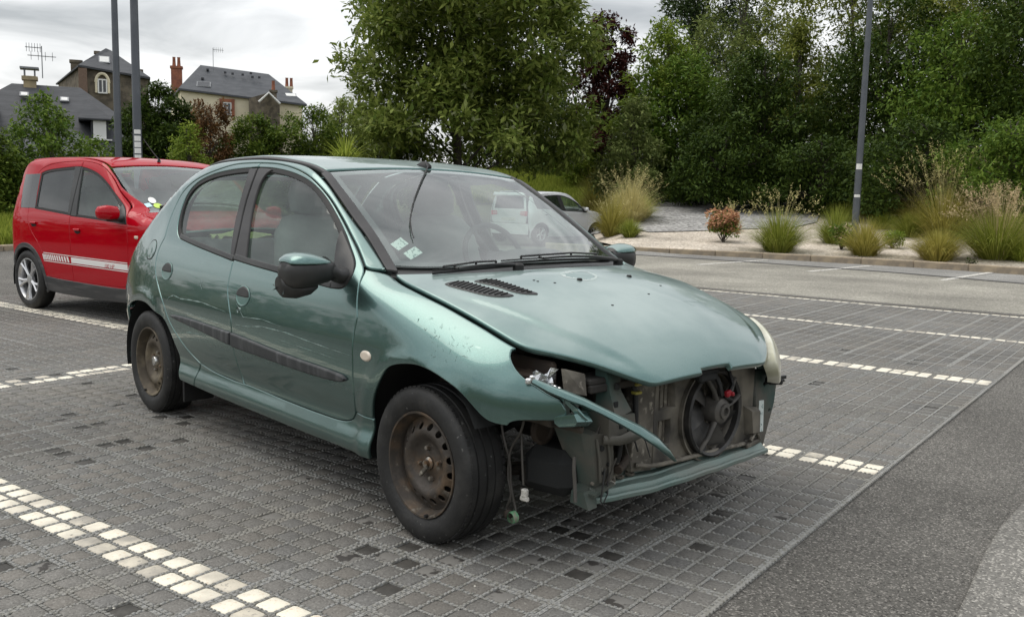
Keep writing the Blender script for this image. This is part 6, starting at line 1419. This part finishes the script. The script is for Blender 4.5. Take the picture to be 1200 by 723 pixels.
def city_car(name, label, loc, rz, pm, sk, glass_r, glass_f, clad, rim_m, stripes=False, tail=None):
    c = empty(name, label, 'car', loc, rz); sx, sy, sz = sk.s; Q = lambda l: [(x*sx, z*sz) for x, z in l]
    TL = sk.lift('top'); RL = sk.lift('rear')
    frame = [(-.419, .988), (-.563, 1.086), (-.753, 1.248), (-.935, 1.373), (-1.147, 1.427), (-1.374, 1.442)]
    frame_r = [(-1.488, 1.443), (-1.92, 1.429), (-2.14, 1.375), (-2.205, 1.31)]
    fedge = [(-.458, .335), (-.385, .37), (-.36, .566), (-.374, .879)]
    redge = [(-2.19, .958), (-2.155, .84), (-2.08, .755), (-1.95, .66), (-1.875, .56), (-1.84, .42), (-1.83, .345)]
    gap = [(-1.374, 1.442), (-1.385, 1.38), (-1.366, .938), (-1.338, .614), (-1.335, .333)]
    fw = [(-1.366, .938), (-1.0, .925), (-.396, .893), (-.43, .97), (-.586, 1.085), (-.734, 1.185), (-.992, 1.309), (-1.183, 1.362), (-1.380, 1.385)]
    rw = [(-1.385, 1.388), (-1.496, 1.392), (-2.021, 1.362), (-2.119, 1.326), (-2.09, 1.15), (-2.058, .985), (-1.366, .944)]
    fdoor = [(-.458, .335)]+fedge[1:]+frame[:-1]+[(-1.374, 1.442), (-1.380, 1.388)]+fw[::-1][1:-1]+[(-1.366, .936)]+gap[3:]
    rdoor = gap[::-1][:2]+[(-1.368, .942)]+rw[::-1][1:]+[(-1.378, 1.442)]+frame_r+redge
    doors = [(-.458, .335)]+fedge[1:]+frame+frame_r+redge+[(-1.335, .333)]
    rail = [(x, sk.z_at(x*sx, .575*sy)/sz) for x in (-1.05, -1.4, -1.8, -2.2, -2.42)]
    apil = [(x, sk.z_at(x*sx, y*sy)/sz) for x, y in ((-.372, .640), (-.568, .605), (-.743, .610), (-.921, .592))]
    fend = [(x, sk.z_at(x*sx, y*sy)/sz) for x, y in ((.42, .60), (.2, .655), (0, .68), (-.2, .68))]
    arch = lambda cx, r, a0, a1, n=15: [(cx+r*math.cos(a), .285+r*math.sin(a)) for a in np.linspace(a0, a1, n)]
    body = arch(-2.22, .335, math.pi+.25, -.3)+[(-1.83, .30), (-.46, .30), (-.34, .27)]+arch(0, .335, math.pi+.1, -.1)+[(.45, .30), (.52, .5), (.50, .70), (.46, .78)]+fend+apil+rail+[(-2.52, 1.36), (-2.585, 1.20), (-2.625, .96), (-2.63, .60), (-2.60, .36)]
    for s in (-1, 1):
        L = sk.lift('side', s)
        patch('body_side', Q(body), L, pm, c, holes=[Q(doors)], res=.06, corner=50, gap=.001)
        f = patch('front_door', Q(fdoor), L, pm, c, res=.06, corner=50); r = patch('rear_door', Q(rdoor), L, pm, c, res=.06, corner=50)
        patch('door_glass', Q(fw), L, glass_f, f, res=.1, gap=-.004, lip=.001, drop=0, flange=0, off=-.010)
        patch('door_glass', Q(rw), L, glass_r, r, res=.1, gap=-.004, lip=.001, drop=0, flange=0, off=-.010)
        for o_, door in ((fw, f), (rw, r)):
            q = smooth_poly(Q(o_), 2, 38, .02); q = q if poly_area(q) > 0 else q[::-1]
            patch('window_seal', q, L, M['rubber'], door, holes=[inset(q, .018)], res=.5, gap=-.004, lip=.002, drop=.002, flange=.01, off=-.004, raw=True)
        patch('pillar_trim', Q([(-1.39, 1.385), (-1.372, .945), (-1.42, .96), (-1.50, 1.39)]), L, M['black_plastic'], r, res=.1, gap=0, off=.001)
        patch('pillar_trim', Q([(-1.378, 1.384), (-1.362, .94), (-1.262, .935), (-1.36, 1.384)]), L, M['black_plastic'], f, res=.1, gap=0, off=.001)
        patch('mirror_base', Q([(-.40, .895), (-.43, .965), (-.56, 1.065), (-.545, .90)]), L, M['black_plastic'], f, res=.1, gap=0, off=.002)
        patch('pillar_trim', Q([(-2.06, .987), (-2.19, .987), (-2.232, 1.20), (-2.285, 1.318), (-2.125, 1.324), (-2.095, 1.15)]), L, M['frit'], r, res=.1, gap=0, off=.0015)
        patch('quarter_glass', Q([(-2.43, 1.19), (-2.45, 1.315), (-2.28, 1.318), (-2.225, 1.20), (-2.185, .985), (-2.365, .987)]), L, M['frit'], c, res=.1, gap=0, off=.002)
        arcb = arch(-2.22, .37, math.pi+.35, -.22)+arch(-2.22, .325, -.32, math.pi+.3)
        patch('wheel_arch_trim', Q(arcb), L, clad, c, res=.1, gap=0, lip=.004, drop=.003, flange=.02, off=.008, corner=60)
        arcf = arch(0, .37, math.pi+.22, -.2)+arch(0, .325, -.2, math.pi+.32)
        patch('wheel_arch_trim', Q(arcf), L, clad, c, res=.1, gap=0, lip=.004, drop=.003, flange=.02, off=.008, corner=60)
        patch('sill_trim', Q([(-1.90, .36), (-1.86, .335), (-.46, .325), (-.33, .34), (-.34, .215), (-.6, .20), (-1.80, .19), (-1.90, .22)]), L, clad, c, res=.1, gap=0, lip=.005, drop=.004, flange=.03, off=.006, corner=50)
        for (x, z), door in (((-2.04, .849), r), ((-1.21, .815), f)):
            w = np.linspace(0, 2*math.pi, 18, endpoint=False)
            patch('handle_recess_shade', Q(np.stack([x+.055*np.cos(w), z-.012+.024*np.sin(w)], 1)), L, M['void'], door, res=.1, gap=0, lip=.001, drop=0, flange=0, off=.0015, step=.02)  # flat near-black oval; the recess's shade is put into its colour
            p, n_ = L(np.array([[(x-.05)*sx, z*sz], [x*sx, z*sz], [(x+.05)*sx, z*sz]])); MB().tube(p+n_*[[.006], [.020], [.006]], .012, 8).build('door_handle', pm, door, 60)
        p, n_ = L(np.array([[-.23*sx, .79*sz]])); MB().box(p[0], (.055, .014, .028), None, .006).box(p[0]+n_[0]*.004, (.04, .012, .018), None, .005).build('side_repeater', M['repeater'], c)
        hw = MB(); yb = abs(L(np.array([[-.48*sx, .96*sz]]))[0][0][1])
        rg = lambda y, cx, cz, rx, rz: [(cx*sx+rx*math.copysign(abs(math.cos(a))**.7, math.cos(a)), s*(yb+y), cz*sz+rz*math.copysign(abs(math.sin(a))**.7, math.sin(a))) for a in np.linspace(0, 2*math.pi, 16, endpoint=False)]
        hw.loft([rg(.03, -.50, .985, .035, .03), rg(.05, -.505, .99, .06, .056), rg(.12, -.52, .993, .068, .062), rg(.175, -.535, .990, .058, .054), rg(.195, -.54, .988, .03, .03)]); mr = hw.build('door_mirror', pm, c, 60)
        MB().tube([(-.49*sx, s*(yb-.02), .935*sz), (-.50*sx, s*(yb+.05), .945*sz), (-.51*sx, s*(yb+.13), .938*sz)], [.035, .028, .022], 8).build('mirror_arm', M['black_plastic'], mr, 60)
        if stripes and s < 0:
            wht = mat('white_stripe_film', (.80, .78, .76), .4); yy = lambda t: (.569-.018*t, .495-.010*t)
            st = lambda x0, x1, u0, u1, sl=0.0: patch('stripe', Q([(x0+sl*u0, yy((x0+1.868)/1.47)[1]+.080*u0), (x1+sl*u0, yy((x1+1.868)/1.47)[1]+.080*u0), (x1+sl*u1, yy((x1+1.868)/1.47)[1]+.080*u1), (x0+sl*u1, yy((x0+1.868)/1.47)[1]+.080*u1)]), L, wht, c, res=.3, gap=0, lip=.0008, drop=.0004, flange=.001, off=.0022, raw=True)
            st(-1.34, -.38, .18, .82); st(-1.86, -.38, .93, 1.02); st(-1.86, -.38, -.02, .07)
            x = -1.86
            for i in range(13): w_ = .020+.0012*i; st(x, x+w_*.9, .18, .82, -.03); x += w_+.004+.0014*i
            tcu = bpy.data.curves.new('stripe_lettering', 'FONT'); tcu.body = '100 HP'; tcu.size = .055; tcu.shear = .25; tcu.extrude = .0004; tcu.align_x = 'CENTER'
            t0 = bpy.data.objects.new('stripe_lettering', tcu); COL.objects.link(t0); bpy.context.view_layer.update(); tcu.materials.append(mat('red_lettering', (.42, .02, .03), .5)); me_ = bpy.data.meshes.new_from_object(t0.evaluated_get(bpy.context.evaluated_depsgraph_get())); bpy.data.objects.remove(t0); to = link_mesh('stripe_lettering', me_, c); p, n_ = L(np.array([[-.68, .500]])); to.location = (-.68, p[0][1]-.0035, .500); to.rotation_euler = (R(90), 0, 0)
    wsq = [(-.372, .640), (-.568, .605), (-.743, .610), (-.921, .592), (-.935, .3), (-.94, 0)]; low = [(-.275, .3), (-.255, 0)]
    half = wsq+[]; sc = lambda l: [(x*sx, y*sy) for x, y in l]
    wp_ = [(-.255, 0), (-.275, .3)]+wsq; wp_ = wp_+[(x, -y) for x, y in wp_[1:-1][::-1]]
    w = patch('windshield', sc(wp_), TL, M['glass_ws'] if glass_f is M['glass_side'] else glass_f, c, res=.08, gap=.002, lip=.001, drop=0, flange=0, off=-.006, corner=40)
    q = smooth_poly(sc(wp_), 2, 40, .04); q = q if poly_area(q) > 0 else q[::-1]
    patch('windshield_band', q, TL, M['frit'], w, holes=[smooth_poly(inset(q, .040), 1, 60, .04)], res=.5, gap=-.002, lip=.001, drop=0, flange=0, off=-.009, raw=True)
    rf = [(-.955, 0), (-.95, .3), (-.94, .585), (-1.4, .575), (-2.0, .57), (-2.45, .56), (-2.50, .3), (-2.52, 0)]
    patch('roof', sc(rf+[(x, -y) for x, y in rf[1:-1][::-1]]), TL, pm, c, res=.1, corner=45)
    hd = [(-.24, 0), (-.26, .3), (-.36, .66), (0, .675), (.3, .635), (.52, .50), (.585, .3), (.60, 0)]
    patch('hood', sc(hd+[(x, -y) for x, y in hd[1:-1][::-1]]), TL, pm, c, res=.07, corner=45)
    FL = sk.lift('front')
    patch('front_bumper', [(y*sy, z*sz) for y, z in ((-.66, .25), (.66, .25), (.68, .55), (.6, .70), (-.6, .70), (-.68, .55))], FL, pm, c, res=.1)
    for s in (-1, 1): patch('headlight', [(s*y*sy, z*sz) for y, z in ((.36, .60), (.62, .62), (.64, .74), (.42, .76))], FL, M['headlamp'], c, res=.05, off=.006)
    patch('tailgate', [(y*sy, z*sz) for y, z in ((-.60, .58), (.60, .58), (.64, .70), (.62, .95), (.55, 1.36), (-.55, 1.36), (-.62, .95), (-.64, .70))], RL, pm, c, holes=[[(y*sy, z*sz) for y, z in ((-.54, .98), (.54, .98), (.48, 1.32), (-.48, 1.32))]], res=.08)
    patch('rear_glass', [(y*sy, z*sz) for y, z in ((-.54, .98), (.54, .98), (.48, 1.32), (-.48, 1.32))], RL, glass_r, c, res=.1, gap=-.004, lip=.001, drop=0, flange=0, off=-.008)
    patch('rear_bumper', [(y*sy, z*sz) for y, z in ((-.68, .26), (.68, .26), (.70, .50), (.68, .57), (-.68, .57), (-.70, .50))], RL, pm, c, res=.08, off=.015)
    if tail:
        red = mat('red_tail_lamp_lens', (.45, .025, .03), .2, coat=.6); wl = mat('clear_lamp_lens', (.62, .60, .60), .2, coat=.6)
        for s in (-1, 1):
            patch('tail_lamp', [(s*y*sy, z*sz) for y, z in ((.42, .80), (.655, .78), (.66, .92), (.42, .90))], RL, red, c, res=.08, off=.008)
            for z in (.825, .865): patch('lamp_bar', [(s*y*sy, (z+h)*sz) for y, h in ((.36, 0), (.58, 0), (.58, .012), (.36, .012))], RL, wl, c, res=.08, gap=0, off=.012)
        patch('number_plate', [(y*sy, z*sz) for y, z in ((-.26, .64), (.26, .64), (.26, .73), (-.26, .73))], RL, M['white_plastic'], c, res=.1, gap=0, off=.006)
        patch('spoiler', [(y*sy, z*sz) for y, z in ((-.54, 1.34), (.54, 1.34), (.52, 1.40), (-.52, 1.40))], RL, pm, c, res=.1, gap=0, flange=.1, off=.10)
    w0 = alloy_wheel(.29, rim_m)
    first = True
    for x in (-2.22, 0):
        for s in (-1, 1):
            w = w0 if first else copy_tree(w0, c); first = False; w.parent = c
            w.location = (x*sx, s*.70*sy, .29); w.rotation_euler = (0, .4 if s < 0 else 0, 0 if s < 0 else math.pi)
    MB().box((-1.1*sx, 0, .26), (2.4*sx, 1.36*sy, .08)).box((-1.1*sx, 0, .42), (1.6*sx, 1.36*sy, .3)).box((.2*sx, 0, .5), (.6*sx, 1.1*sy, .4)).box((-2.25*sx, 0, .52), (.7*sx, .96*sy, .42)).build('floor_pan', M['void'], c)
    for s in (-1, 1):
        for cx in (-2.22, 0):
            n_ = 14; an_ = np.linspace(-.2, math.pi+.2, n_); sec = lambda y, r: np.stack([(cx+r*np.cos(an_))*sx, np.full(n_, y*s*sy), .285+r*np.sin(an_)], 1)
            MB().loft([sec(.76, .34), sec(.5, .33)], False, False).build('arch_liner', M['void'], c, 40, fix=False)
        for x in (-1.35, -2.05):
            for y, ww in ((.34*s, .24),):
                b0 = MB(); b0.box((x*sx, y, .62*sz), (.45, ww*1.9, .16), None, .05); b0.box(((x-.24)*sx, y, .92*sz), (.14, ww*1.8, .56), roty(-.2), .05); b0.box(((x-.32)*sx, y, 1.24*sz), (.09, .24, .16), roty(-.2), .04); b0.build('seat', M['seat'], c)
    MB().box((-.45*sx, 0, .80*sz), (.5, 1.3*sy, .22), None, .06).build('dashboard', M['dash'], c)
    return c, w
RED = paint('red_paint', (.36, .001, .008), (.44, .002, .012), rough=.45, metal=.0, coat=.7, scr=False, spec=.0)
SILVER = paint('silver_paint', (.62, .63, .64), (.74, .75, .76), rough=.35, metal=.25, scr=False)
M['glass_dark'] = glass_mat('tinted_rear_glass', (.10, .11, .11), 1.6, .03); alloy = mat('silver_alloy', (.62, .62, .63), .3, .75)
redc, rws = city_car('parked_red_car', 'red city hatchback with a white side stripe parked behind the damaged car', (-6.99, 5.115, 0), -.010, RED, CitySkin(), M['glass_dark'], M['glass_side'], M['grey_plastic'], alloy, stripes=True)
CL_ = CitySkin().lift('top')
for nm, x, y, rx, ry, c_, sh_ in (('windshield_sticker', -.519, -.455, .036, .034, (.85, .85, .82), 1), ('windshield_sticker', -.475, -.520, .036, .038, (.55, .78, .85), 0), ('windshield_sticker', -.443, -.445, .038, .038, (.55, .75, .12), 1)):
    w = np.linspace(0, 2*math.pi, 18, endpoint=False) if sh_ else np.array([.78, 2.36, 3.93, 5.5]); patch(nm, np.stack([x+rx*np.cos(w), y+ry*np.sin(w)], 1), CL_, mat('coloured_sticker', c_, .5), redc, res=.2, gap=0, lip=.001, drop=0, flange=0, off=.001, raw=True)
p0 = CL_(np.array([[-1.05, -.05]]))[0][0]; MB().lathe([(.018, 0), (.012, .02), (.004, .03)], p0, 'z', 10).tube([p0+[0, 0, .02], p0+[-.10, 0, .09], p0+[-.26, 0, .22]], [.005, .004, .003], 6).build('aerial', M['rubber'], redc, 40)
MB().tube([CL_(np.array([[-.40, -.45+.1*i]]))[0][0]+[0, 0, .015] for i in range(10)], .012, 6).build('wiper', M['rubber'], redc, 60)
sp_ = at(631, 289, 27.0); hd_ = R(84); ax_ = Vector((math.cos(hd_), math.sin(hd_), 0)); ay_ = Vector((-math.sin(hd_), math.cos(hd_), 0))
so2 = sp_+ax_*(2.22*1.16)+ay_*.76; so2.z = float(terrain(so2.x, so2.y))
city_car('parked_silver_car', 'silver family car beyond the windshield, seen from behind beside tall dry grass', so2, hd_, SILVER, CitySkin(1.16, 1.10, 1.03), M['glass_dark'], M['glass_side'], SILVER, alloy, tail=True)
# yellow-green cloth left on the back shelf of the damaged car
hv = mat('yellow_green_cloth', (.50, .54, .24), .9, bump=(60, .004)); fr = np.random.default_rng(2)
gx, gy = 12, 9; P = [(i/(gx-1)*.22, j/(gy-1)*.34-.17, .012+.035*math.exp(-((i-5)**2/9+(j-4)**2/6))+.012*math.sin(i*1.3+j*.9)) for j in range(gy) for i in range(gx)]
b0 = MB(); b0.add(P+[(x, y, z-.012) for x, y, z in P], [(j*gx+i, j*gx+i+1, (j+1)*gx+i+1, (j+1)*gx+i) for j in range(gy-1) for i in range(gx-1)]+[(108+j*gx+i, 108+(j+1)*gx+i, 108+(j+1)*gx+i+1, 108+j*gx+i+1) for j in range(gy-1) for i in range(gx-1)])
o = b0.build('folded_cloth', hv, None, 60); tag(o, 'yellow-green cloth lying on the rear shelf inside the damaged car', 'cloth')
cw_ = Matrix.Translation((CAR_X, CAR_Y, 0)) @ Matrix.Rotation(CAR_TH, 4, 'Z') @ Matrix.Translation((-2.62, -.20, .932)); o.matrix_world = cw_
# ------------------------------------------------------------------ houses beyond the hedges
slate = mat('dark_slate_roof', (.036, .039, .045), .7, var=((1.2, 1.2, 5), (.055, .058, .065), .4, .65, 6), bump=((3, 3, 14), .02))
slate2 = mat('grey_slate_roof', (.050, .055, .064), .65, var=((1, 1, 4), (.072, .078, .088), .4, .65, 6), bump=((3, 3, 12), .02))
rubble = mat('brown_rubble_wall', (.155, .130, .095), .9, var=(2.2, (.085, .072, .055), .42, .6, 6), bump=(4, .04))
cream = mat('cream_render', (.76, .69, .50), .9, var=(.8, (.65, .59, .45), .4, .7, 6)); brick = mat('orange_brick', (.33, .125, .070), .85, var=(3, (.22, .085, .055), .4, .65), bump=(8, .02))
whitew = mat('white_paint_wood', (.74, .74, .72), .6); winm = mat('dark_window_pane', (.035, .042, .048), .08, coat=.5); zinc = mat('zinc_flashing', (.22, .23, .24), .45, .4); ochre = mat('ochre_chimney_render', (.42, .34, .20), .9, var=(2, (.30, .25, .16), .4, .65))
def house_frame(name, label, px, dist, group=None):
    b = at(px, 300, dist); k = dist/FPX; hz = 228.9+(px-600)*.023; z0 = float(terrain(b.x, b.y))
    e = empty(name, label, 'house', (b.x, b.y, 0), math.atan2(b.y, b.x)-math.pi/2, group)
    X = lambda q: (q-px)*k; Z = lambda q: CAM_H+(hz-q)*k
    return e, X, Z, z0
def solid(name, pts, faces, m_, parent): return MB().add(pts, faces).build(name, m_, parent)
def hip(name, x0, x1, y0, y1, ze, rx0, rx1, ry, zr, m_, parent, th=.18):
    P = [(x0, y0, ze), (x1, y0, ze), (x1, y1, ze), (x0, y1, ze), (rx0, ry, zr), (rx1, ry, zr)]; B_ = [(x, y, ze-th) for x, y, _ in P[:4]]
    return solid(name, P+B_, [(0, 1, 5, 4), (1, 2, 5), (2, 3, 4, 5), (3, 0, 4), (0, 6, 7, 1), (1, 7, 8, 2), (2, 8, 9, 3), (3, 9, 6, 0), (6, 9, 8, 7)], m_, parent)
def skylight(x, z, w, h, y, pitch, parent, m_=None):
    f = MB().box((0, 0, 0), (w+.14, h+.14, .09)).build('roof_window', zinc, parent); g = MB().box((0, 0, .035), (w, h, .05)).build('pane', m_ or whitew, f); f.location = (x, y, z); f.rotation_euler = (pitch, 0, 0); return f
def window(x, z, w, h, y, parent, frame=whitew, pane=winm, surround=None):
    f = MB(); t = .09
    f.box((x-w/2+t/2, y, z), (t, .12, h)).box((x+w/2-t/2, y, z), (t, .12, h)).box((x, y, z+h/2-t/2), (w-2*t, .12, t)).box((x, y, z-h/2+t/2), (w-2*t, .12, t)).box((x, y, z), (t*.8, .11, h-2*t))
    o = f.build('window', frame, parent); MB().box((x, y+.03, z), (w-2*t, .03, h-2*t)).build('pane', pane, o)
    if surround: MB().box((x-w/2-.14, y, z), (.26, .2, h+.1)).box((x+w/2+.14, y, z), (.26, .2, h+.1)).box((x, y, z+h/2+.16), (w+.56, .2, .28)).build('surround', surround, o)
    return o
def chimney(x, y, z0, z1, w, d, m_, parent, pots=2, cap=None):
    c = MB().box((x, y, (z0+z1)/2), (w, d, z1-z0)).box((x, y, z1-.12), (w+.16, d+.16, .2)).build('chimney', m_, parent)
    p = MB()
    for i in range(pots): p.lathe([(.17, 0), (.15, .25), (.13, .75), (.16, .82), (.10, .82)], (x+(i-(pots-1)/2)*.42, y, z1), 'z', 10)
    if pots: p.build('chimney_pot', brick, c, 40)
    if cap:
        q = MB(); q.box((x, y, z1+.42), (w+.3, d+.3, .10)); [q.box((x+a*w*.4, y+b_*d*.4, z1+.2), (.07, .07, .4)) for a in (-1, 1) for b_ in (-1, 1)]; q.build('chimney_cowl', zinc, c)
    return c
def tv_aerial(name, label, px, py0, py1, dist, arms):
    b = at(px, py1, dist); k = dist/FPX; e = empty(name, label, 'aerial', b, math.atan2(b.y, b.x)-math.pi/2, 'rooftop aerials'); H = (py1-py0)*k
    m_ = MB(); m_.tube([(0, 0, 0), (0, 0, H)], .028, 6); m_.build('mast', zinc, e)
    for z, l0, l1, n in arms:
        a = MB(); zz = H-z*k; a.tube([(l0*k, 0, zz), (l1*k, 0, zz)], .022, 5)
        for i in range(n): x = (l0+(l1-l0)*(i+.5)/n)*k; a.tube([(x, -.35, zz+.02), (x, .35, zz+.02)], .013, 4); a.tube([(x, 0, zz-.22), (x, 0, zz+.22)], .012, 4)
        a.build('antenna_arm', zinc, e)
# slate-roofed house at the far left
e, X, Z, z0 = house_frame('slate_house', 'house at far left with a wide dark slate roof and a white-shuttered dormer', 95, 52)
hip('roof', X(-70), X(196), 0, 12, Z(185), X(30), X(100), 6.0, Z(105), slate, e)
MB().box((X(60), 6.2, (Z(185)+z0)/2-.1), (X(188)-X(-60), 11, Z(185)-z0)).build('wall', rubble, e)
hip('roof', X(-80), X(20), -4.5, 5, Z(138), X(-40), X(-6), 0.4, Z(104), slate, e); MB().box((X(-32), .2, (Z(139)+z0)/2-.1), (X(15)-X(-80), 8.4, Z(139)-z0)).build('wall', rubble, e); window(X(2), Z(147), .75, .75, -4.04, e)
d = MB(); yb = 1.2; P = [(X(109), yb, Z(147)), (X(127), yb, Z(147)), (X(127), yb, Z(172)), (X(109), yb, Z(172))]
d.add(P+[(x, yb+2.2, z) for x, y, z in P], [(0, 1, 2, 3), (1, 5, 6, 2), (4, 0, 3, 7), (0, 4, 5, 1)]); do = d.build('dormer', slate, e)
solid('dormer_roof', [(X(97), yb-.25, Z(146)), (X(131), yb-.25, Z(146)), (X(131), yb+2.6, Z(146)), (X(97), yb+2.6, Z(146)), (X(107), yb+1.2, Z(124)), (X(110), yb+2.4, Z(124)), (X(97), yb-.25, Z(147.6)), (X(131), yb-.25, Z(147.6)), (X(131), yb+2.6, Z(147.6)), (X(97), yb+2.6, Z(147.6))], [(0, 1, 4), (1, 2, 5, 4), (2, 3, 5), (3, 0, 4, 5), (0, 6, 7, 1), (1, 7, 8, 2), (3, 9, 6, 0), (6, 9, 8, 7)], slate, do)
MB().box((X(117.5), yb-.04, Z(157.5)), (.62, .06, .92)).build('shutter', whitew, do); MB().box((X(118), yb-.10, Z(168.2)), (1.1, .22, .07)).build('window_sill', whitew, do)
for q, r_ in ((43.5, 119), (83.5, 122)): skylight(X(q), Z(r_), .30, .34, 4.6, R(31), e)
chimney(X(48.5), 6.0, Z(112), Z(96), .62, .62, ochre, e, 0, True); chimney(X(-14), 3, Z(112), Z(102), .5, .5, ochre, e, 0)
solid('lean_to_roof', [(X(62), -1.6, Z(146)), (X(150), -6, Z(204)), (X(40), -6, Z(204)), (X(62), -1.4, Z(150)), (X(150), -5.8, Z(207)), (X(40), -5.8, Z(207))], [(0, 2, 1), (3, 4, 5), (0, 1, 4, 3), (0, 3, 5, 2), (1, 2, 5, 4)], slate2, e)
# tall stone house
e, X, Z, z0 = house_frame('stone_house', 'tall brown stone house with a steep slate pyramid roof behind the left lamp posts', 128, 72)
solid('roof', [(X(104), 0, Z(94)), (X(174), .6, Z(101)), (X(176), 9, Z(101)), (X(78), 7, Z(104.5)), (X(131), 4.4, Z(66.5)), (X(136), 4.6, Z(68)), (X(104), 0, Z(96)), (X(174), .6, Z(103)), (X(176), 9, Z(103)), (X(78), 7, Z(106))], [(0, 1, 5, 4), (1, 2, 5), (2, 3, 4, 5), (3, 0, 4), (0, 6, 7, 1), (1, 7, 8, 2), (2, 8, 9, 3), (3, 9, 6, 0), (6, 9, 8, 7)], slate, e)
solid('wall', [(X(106), .3, Z(95.5)), (X(172), .9, Z(102)), (X(174), 8.6, Z(102)), (X(81), 6.6, Z(105)), (X(106), .3, z0), (X(172), .9, z0), (X(174), 8.6, z0), (X(81), 6.6, z0)], [(0, 4, 5, 1), (1, 5, 6, 2), (2, 6, 7, 3), (3, 7, 4, 0), (0, 1, 2, 3)], rubble, e)
MB().box((X(108), .18, (Z(97)+z0)/2), (.55, .3, Z(97)-z0)).build('quoin', mat('reddish_stone', (.17, .115, .085), .9, bump=(6, .04)), e)
window(X(126.5), Z(114), .62, 1.0, .36, e); a = MB(); a.tube([(X(126.5)+.42*math.cos(t), .34, Z(110.2)+.62*math.sin(t)) for t in np.linspace(0, math.pi, 11)], .11, 6); a.tube([(X(120.4), .34, Z(110.2)), (X(120.4), .34, Z(121))], .09, 6); a.tube([(X(132.6), .34, Z(110.2)), (X(132.6), .34, Z(121))], .09, 6); a.build('window_arch', cream, e)
skylight(X(129), Z(84), .60, .55, 1.75, R(48), e); chimney(X(100), 6.0, Z(96), Z(79), .75, .6, rubble, e, 0); chimney(X(122), 6.2, Z(78), Z(67), .32, .4, rubble, e, 0); chimney(X(162), 6.2, Z(94), Z(84), .9, .5, rubble, e, 0)
# cream house
e, X, Z, z0 = house_frame('cream_house', 'cream rendered house with a hipped grey slate roof and orange brick chimney', 285, 88)
solid('roof', [(X(220), 0, Z(115)), (X(356), 0, Z(125.5)), (X(352), 9, Z(121)), (X(203), 7.5, Z(121)), (X(241), 4.2, Z(83)), (X(316), 4.4, Z(88.5)), (X(220), 0, Z(117)), (X(356), 0, Z(127.5)), (X(352), 9, Z(123)), (X(203), 7.5, Z(123))], [(0, 1, 5, 4), (1, 2, 5), (2, 3, 4, 5), (3, 0, 4), (0, 6, 7, 1), (1, 7, 8, 2), (2, 8, 9, 3), (3, 9, 6, 0), (6, 9, 8, 7)], slate2, e)
solid('wall', [(X(222), .35, Z(116.5)), (X(351), .35, Z(126.5)), (X(350), 8.6, Z(122)), (X(206), 7.2, Z(122)), (X(222), .35, z0), (X(351), .35, z0), (X(350), 8.6, z0), (X(206), 7.2, z0)], [(0, 4, 5, 1), (1, 5, 6, 2), (2, 6, 7, 3), (3, 7, 4, 0), (0, 1, 2, 3)], cream, e)
window(X(270), Z(134.5), .75, 1.15, .28, e, surround=brick)
skylight(X(245.5), Z(108.5), 1.05, .75, 1.05, R(33), e, slate2); skylight(X(338.5), Z(115), .95, .50, 1.25, R(33), e)
for q, r_ in ((249, 89), (268, 91.5), (276, 92.5), (287, 93), (296, 90.5), (297.5, 95.5), (305, 95.5), (244, 101)): MB().box((X(q), 3.2-(r_-90)*.12, Z(r_)), (.22, .35, .16)).build('roof_vent', slate, e)
chimney(X(214.5), 5.2, Z(122), Z(84.5), .95, .8, brick, e, 2); chimney(X(340), 6.0, Z(112), Z(99.5), .62, .6, cream, e, 2)
solid('porch_gable', [(X(293), -2.6, Z(125)), (X(313), -3.2, Z(119)), (X(325), -2.6, Z(131)), (X(293), -2.6, z0), (X(325), -2.6, z0), (X(293), .3, Z(125)), (X(313), .3, Z(119)), (X(325), .3, Z(131)), (X(293), .3, z0), (X(325), .3, z0)], [(0, 3, 4, 2, 1), (0, 1, 6, 5), (1, 2, 7, 6), (2, 4, 9, 7), (3, 0, 5, 8)], rubble, e)
MB().tube([(X(303), -3.3, Z(129)), (X(313.5), -3.35, Z(119)), (X(325), -3.3, Z(130))], .10, 6).build('bargeboard', whitew, e); chimney(X(319), -1.2, Z(126), Z(113.5), .55, .6, rubble, e, 1)
tv_aerial('tv_aerial', 'thin aerial on the ochre chimney at far left', 50, 60, 92, 55, ((2, -15, 0, 6), (10, -13, 13, 4)))
tv_aerial('tv_aerial', 'tall thin aerial mast above the cream house roof', 250, 59, 84, 90, ((2, 0, 11, 5),))
tv_aerial('tv_aerial', 'small aerial beside the stone house roof', 180, 104, 118, 80, ((6, -5, 6, 4),))
o = MB().box((0, 0, 1.1), (3.0, .25, 2.2)).build('garden_wall', mat('pale_wall_render', (.55, .56, .54), .9, var=(2, (.42, .43, .42), .4, .7)), None); b = at(452, 190, 44); o.location = (b.x, b.y, b.z); o.rotation_euler = (0, 0, math.atan2(b.y, b.x)-math.pi/2); tag(o, 'pale wall glimpsed through leaves left of the large tree', 'wall')
# spiky plant over the roof edge
g = np.random.default_rng(90); b = at(404, 232, 27); t = empty('spiky_plant', 'spiky pale green plant with sword-shaped leaves above the damaged car roof', 'plant', b)
MB().tube([(0, 0, 0), (.05, 0, .6), (0, 0, 1.1)], .07, 8).build('stem', bark, t); V, F = blades((0, 0, 1.05), 130, .85, 1.7, g, .026, tmax=1.7); fast_mesh('leaves', V, F, GM['lime'], t)
# unseen ring of dark trees, added to close the horizon and mirror in paintwork
cl = []
for az in np.r_[np.arange(165, 445, 5.5)]:
    d = 26+6*math.sin(az*.7); a = R(az); cl.append((d*math.cos(a), d*math.sin(a), 1.0+.6*math.sin(az*1.3), 2.3, .95))
P, U = clump_points(cl, 22000, rng, .5); P[:, 2] = np.maximum(P[:, 2], .1)
tag(leaf_cloud('added_tree_ring', P, .42, LM['dark'], None, rng, .55), kind='stuff')
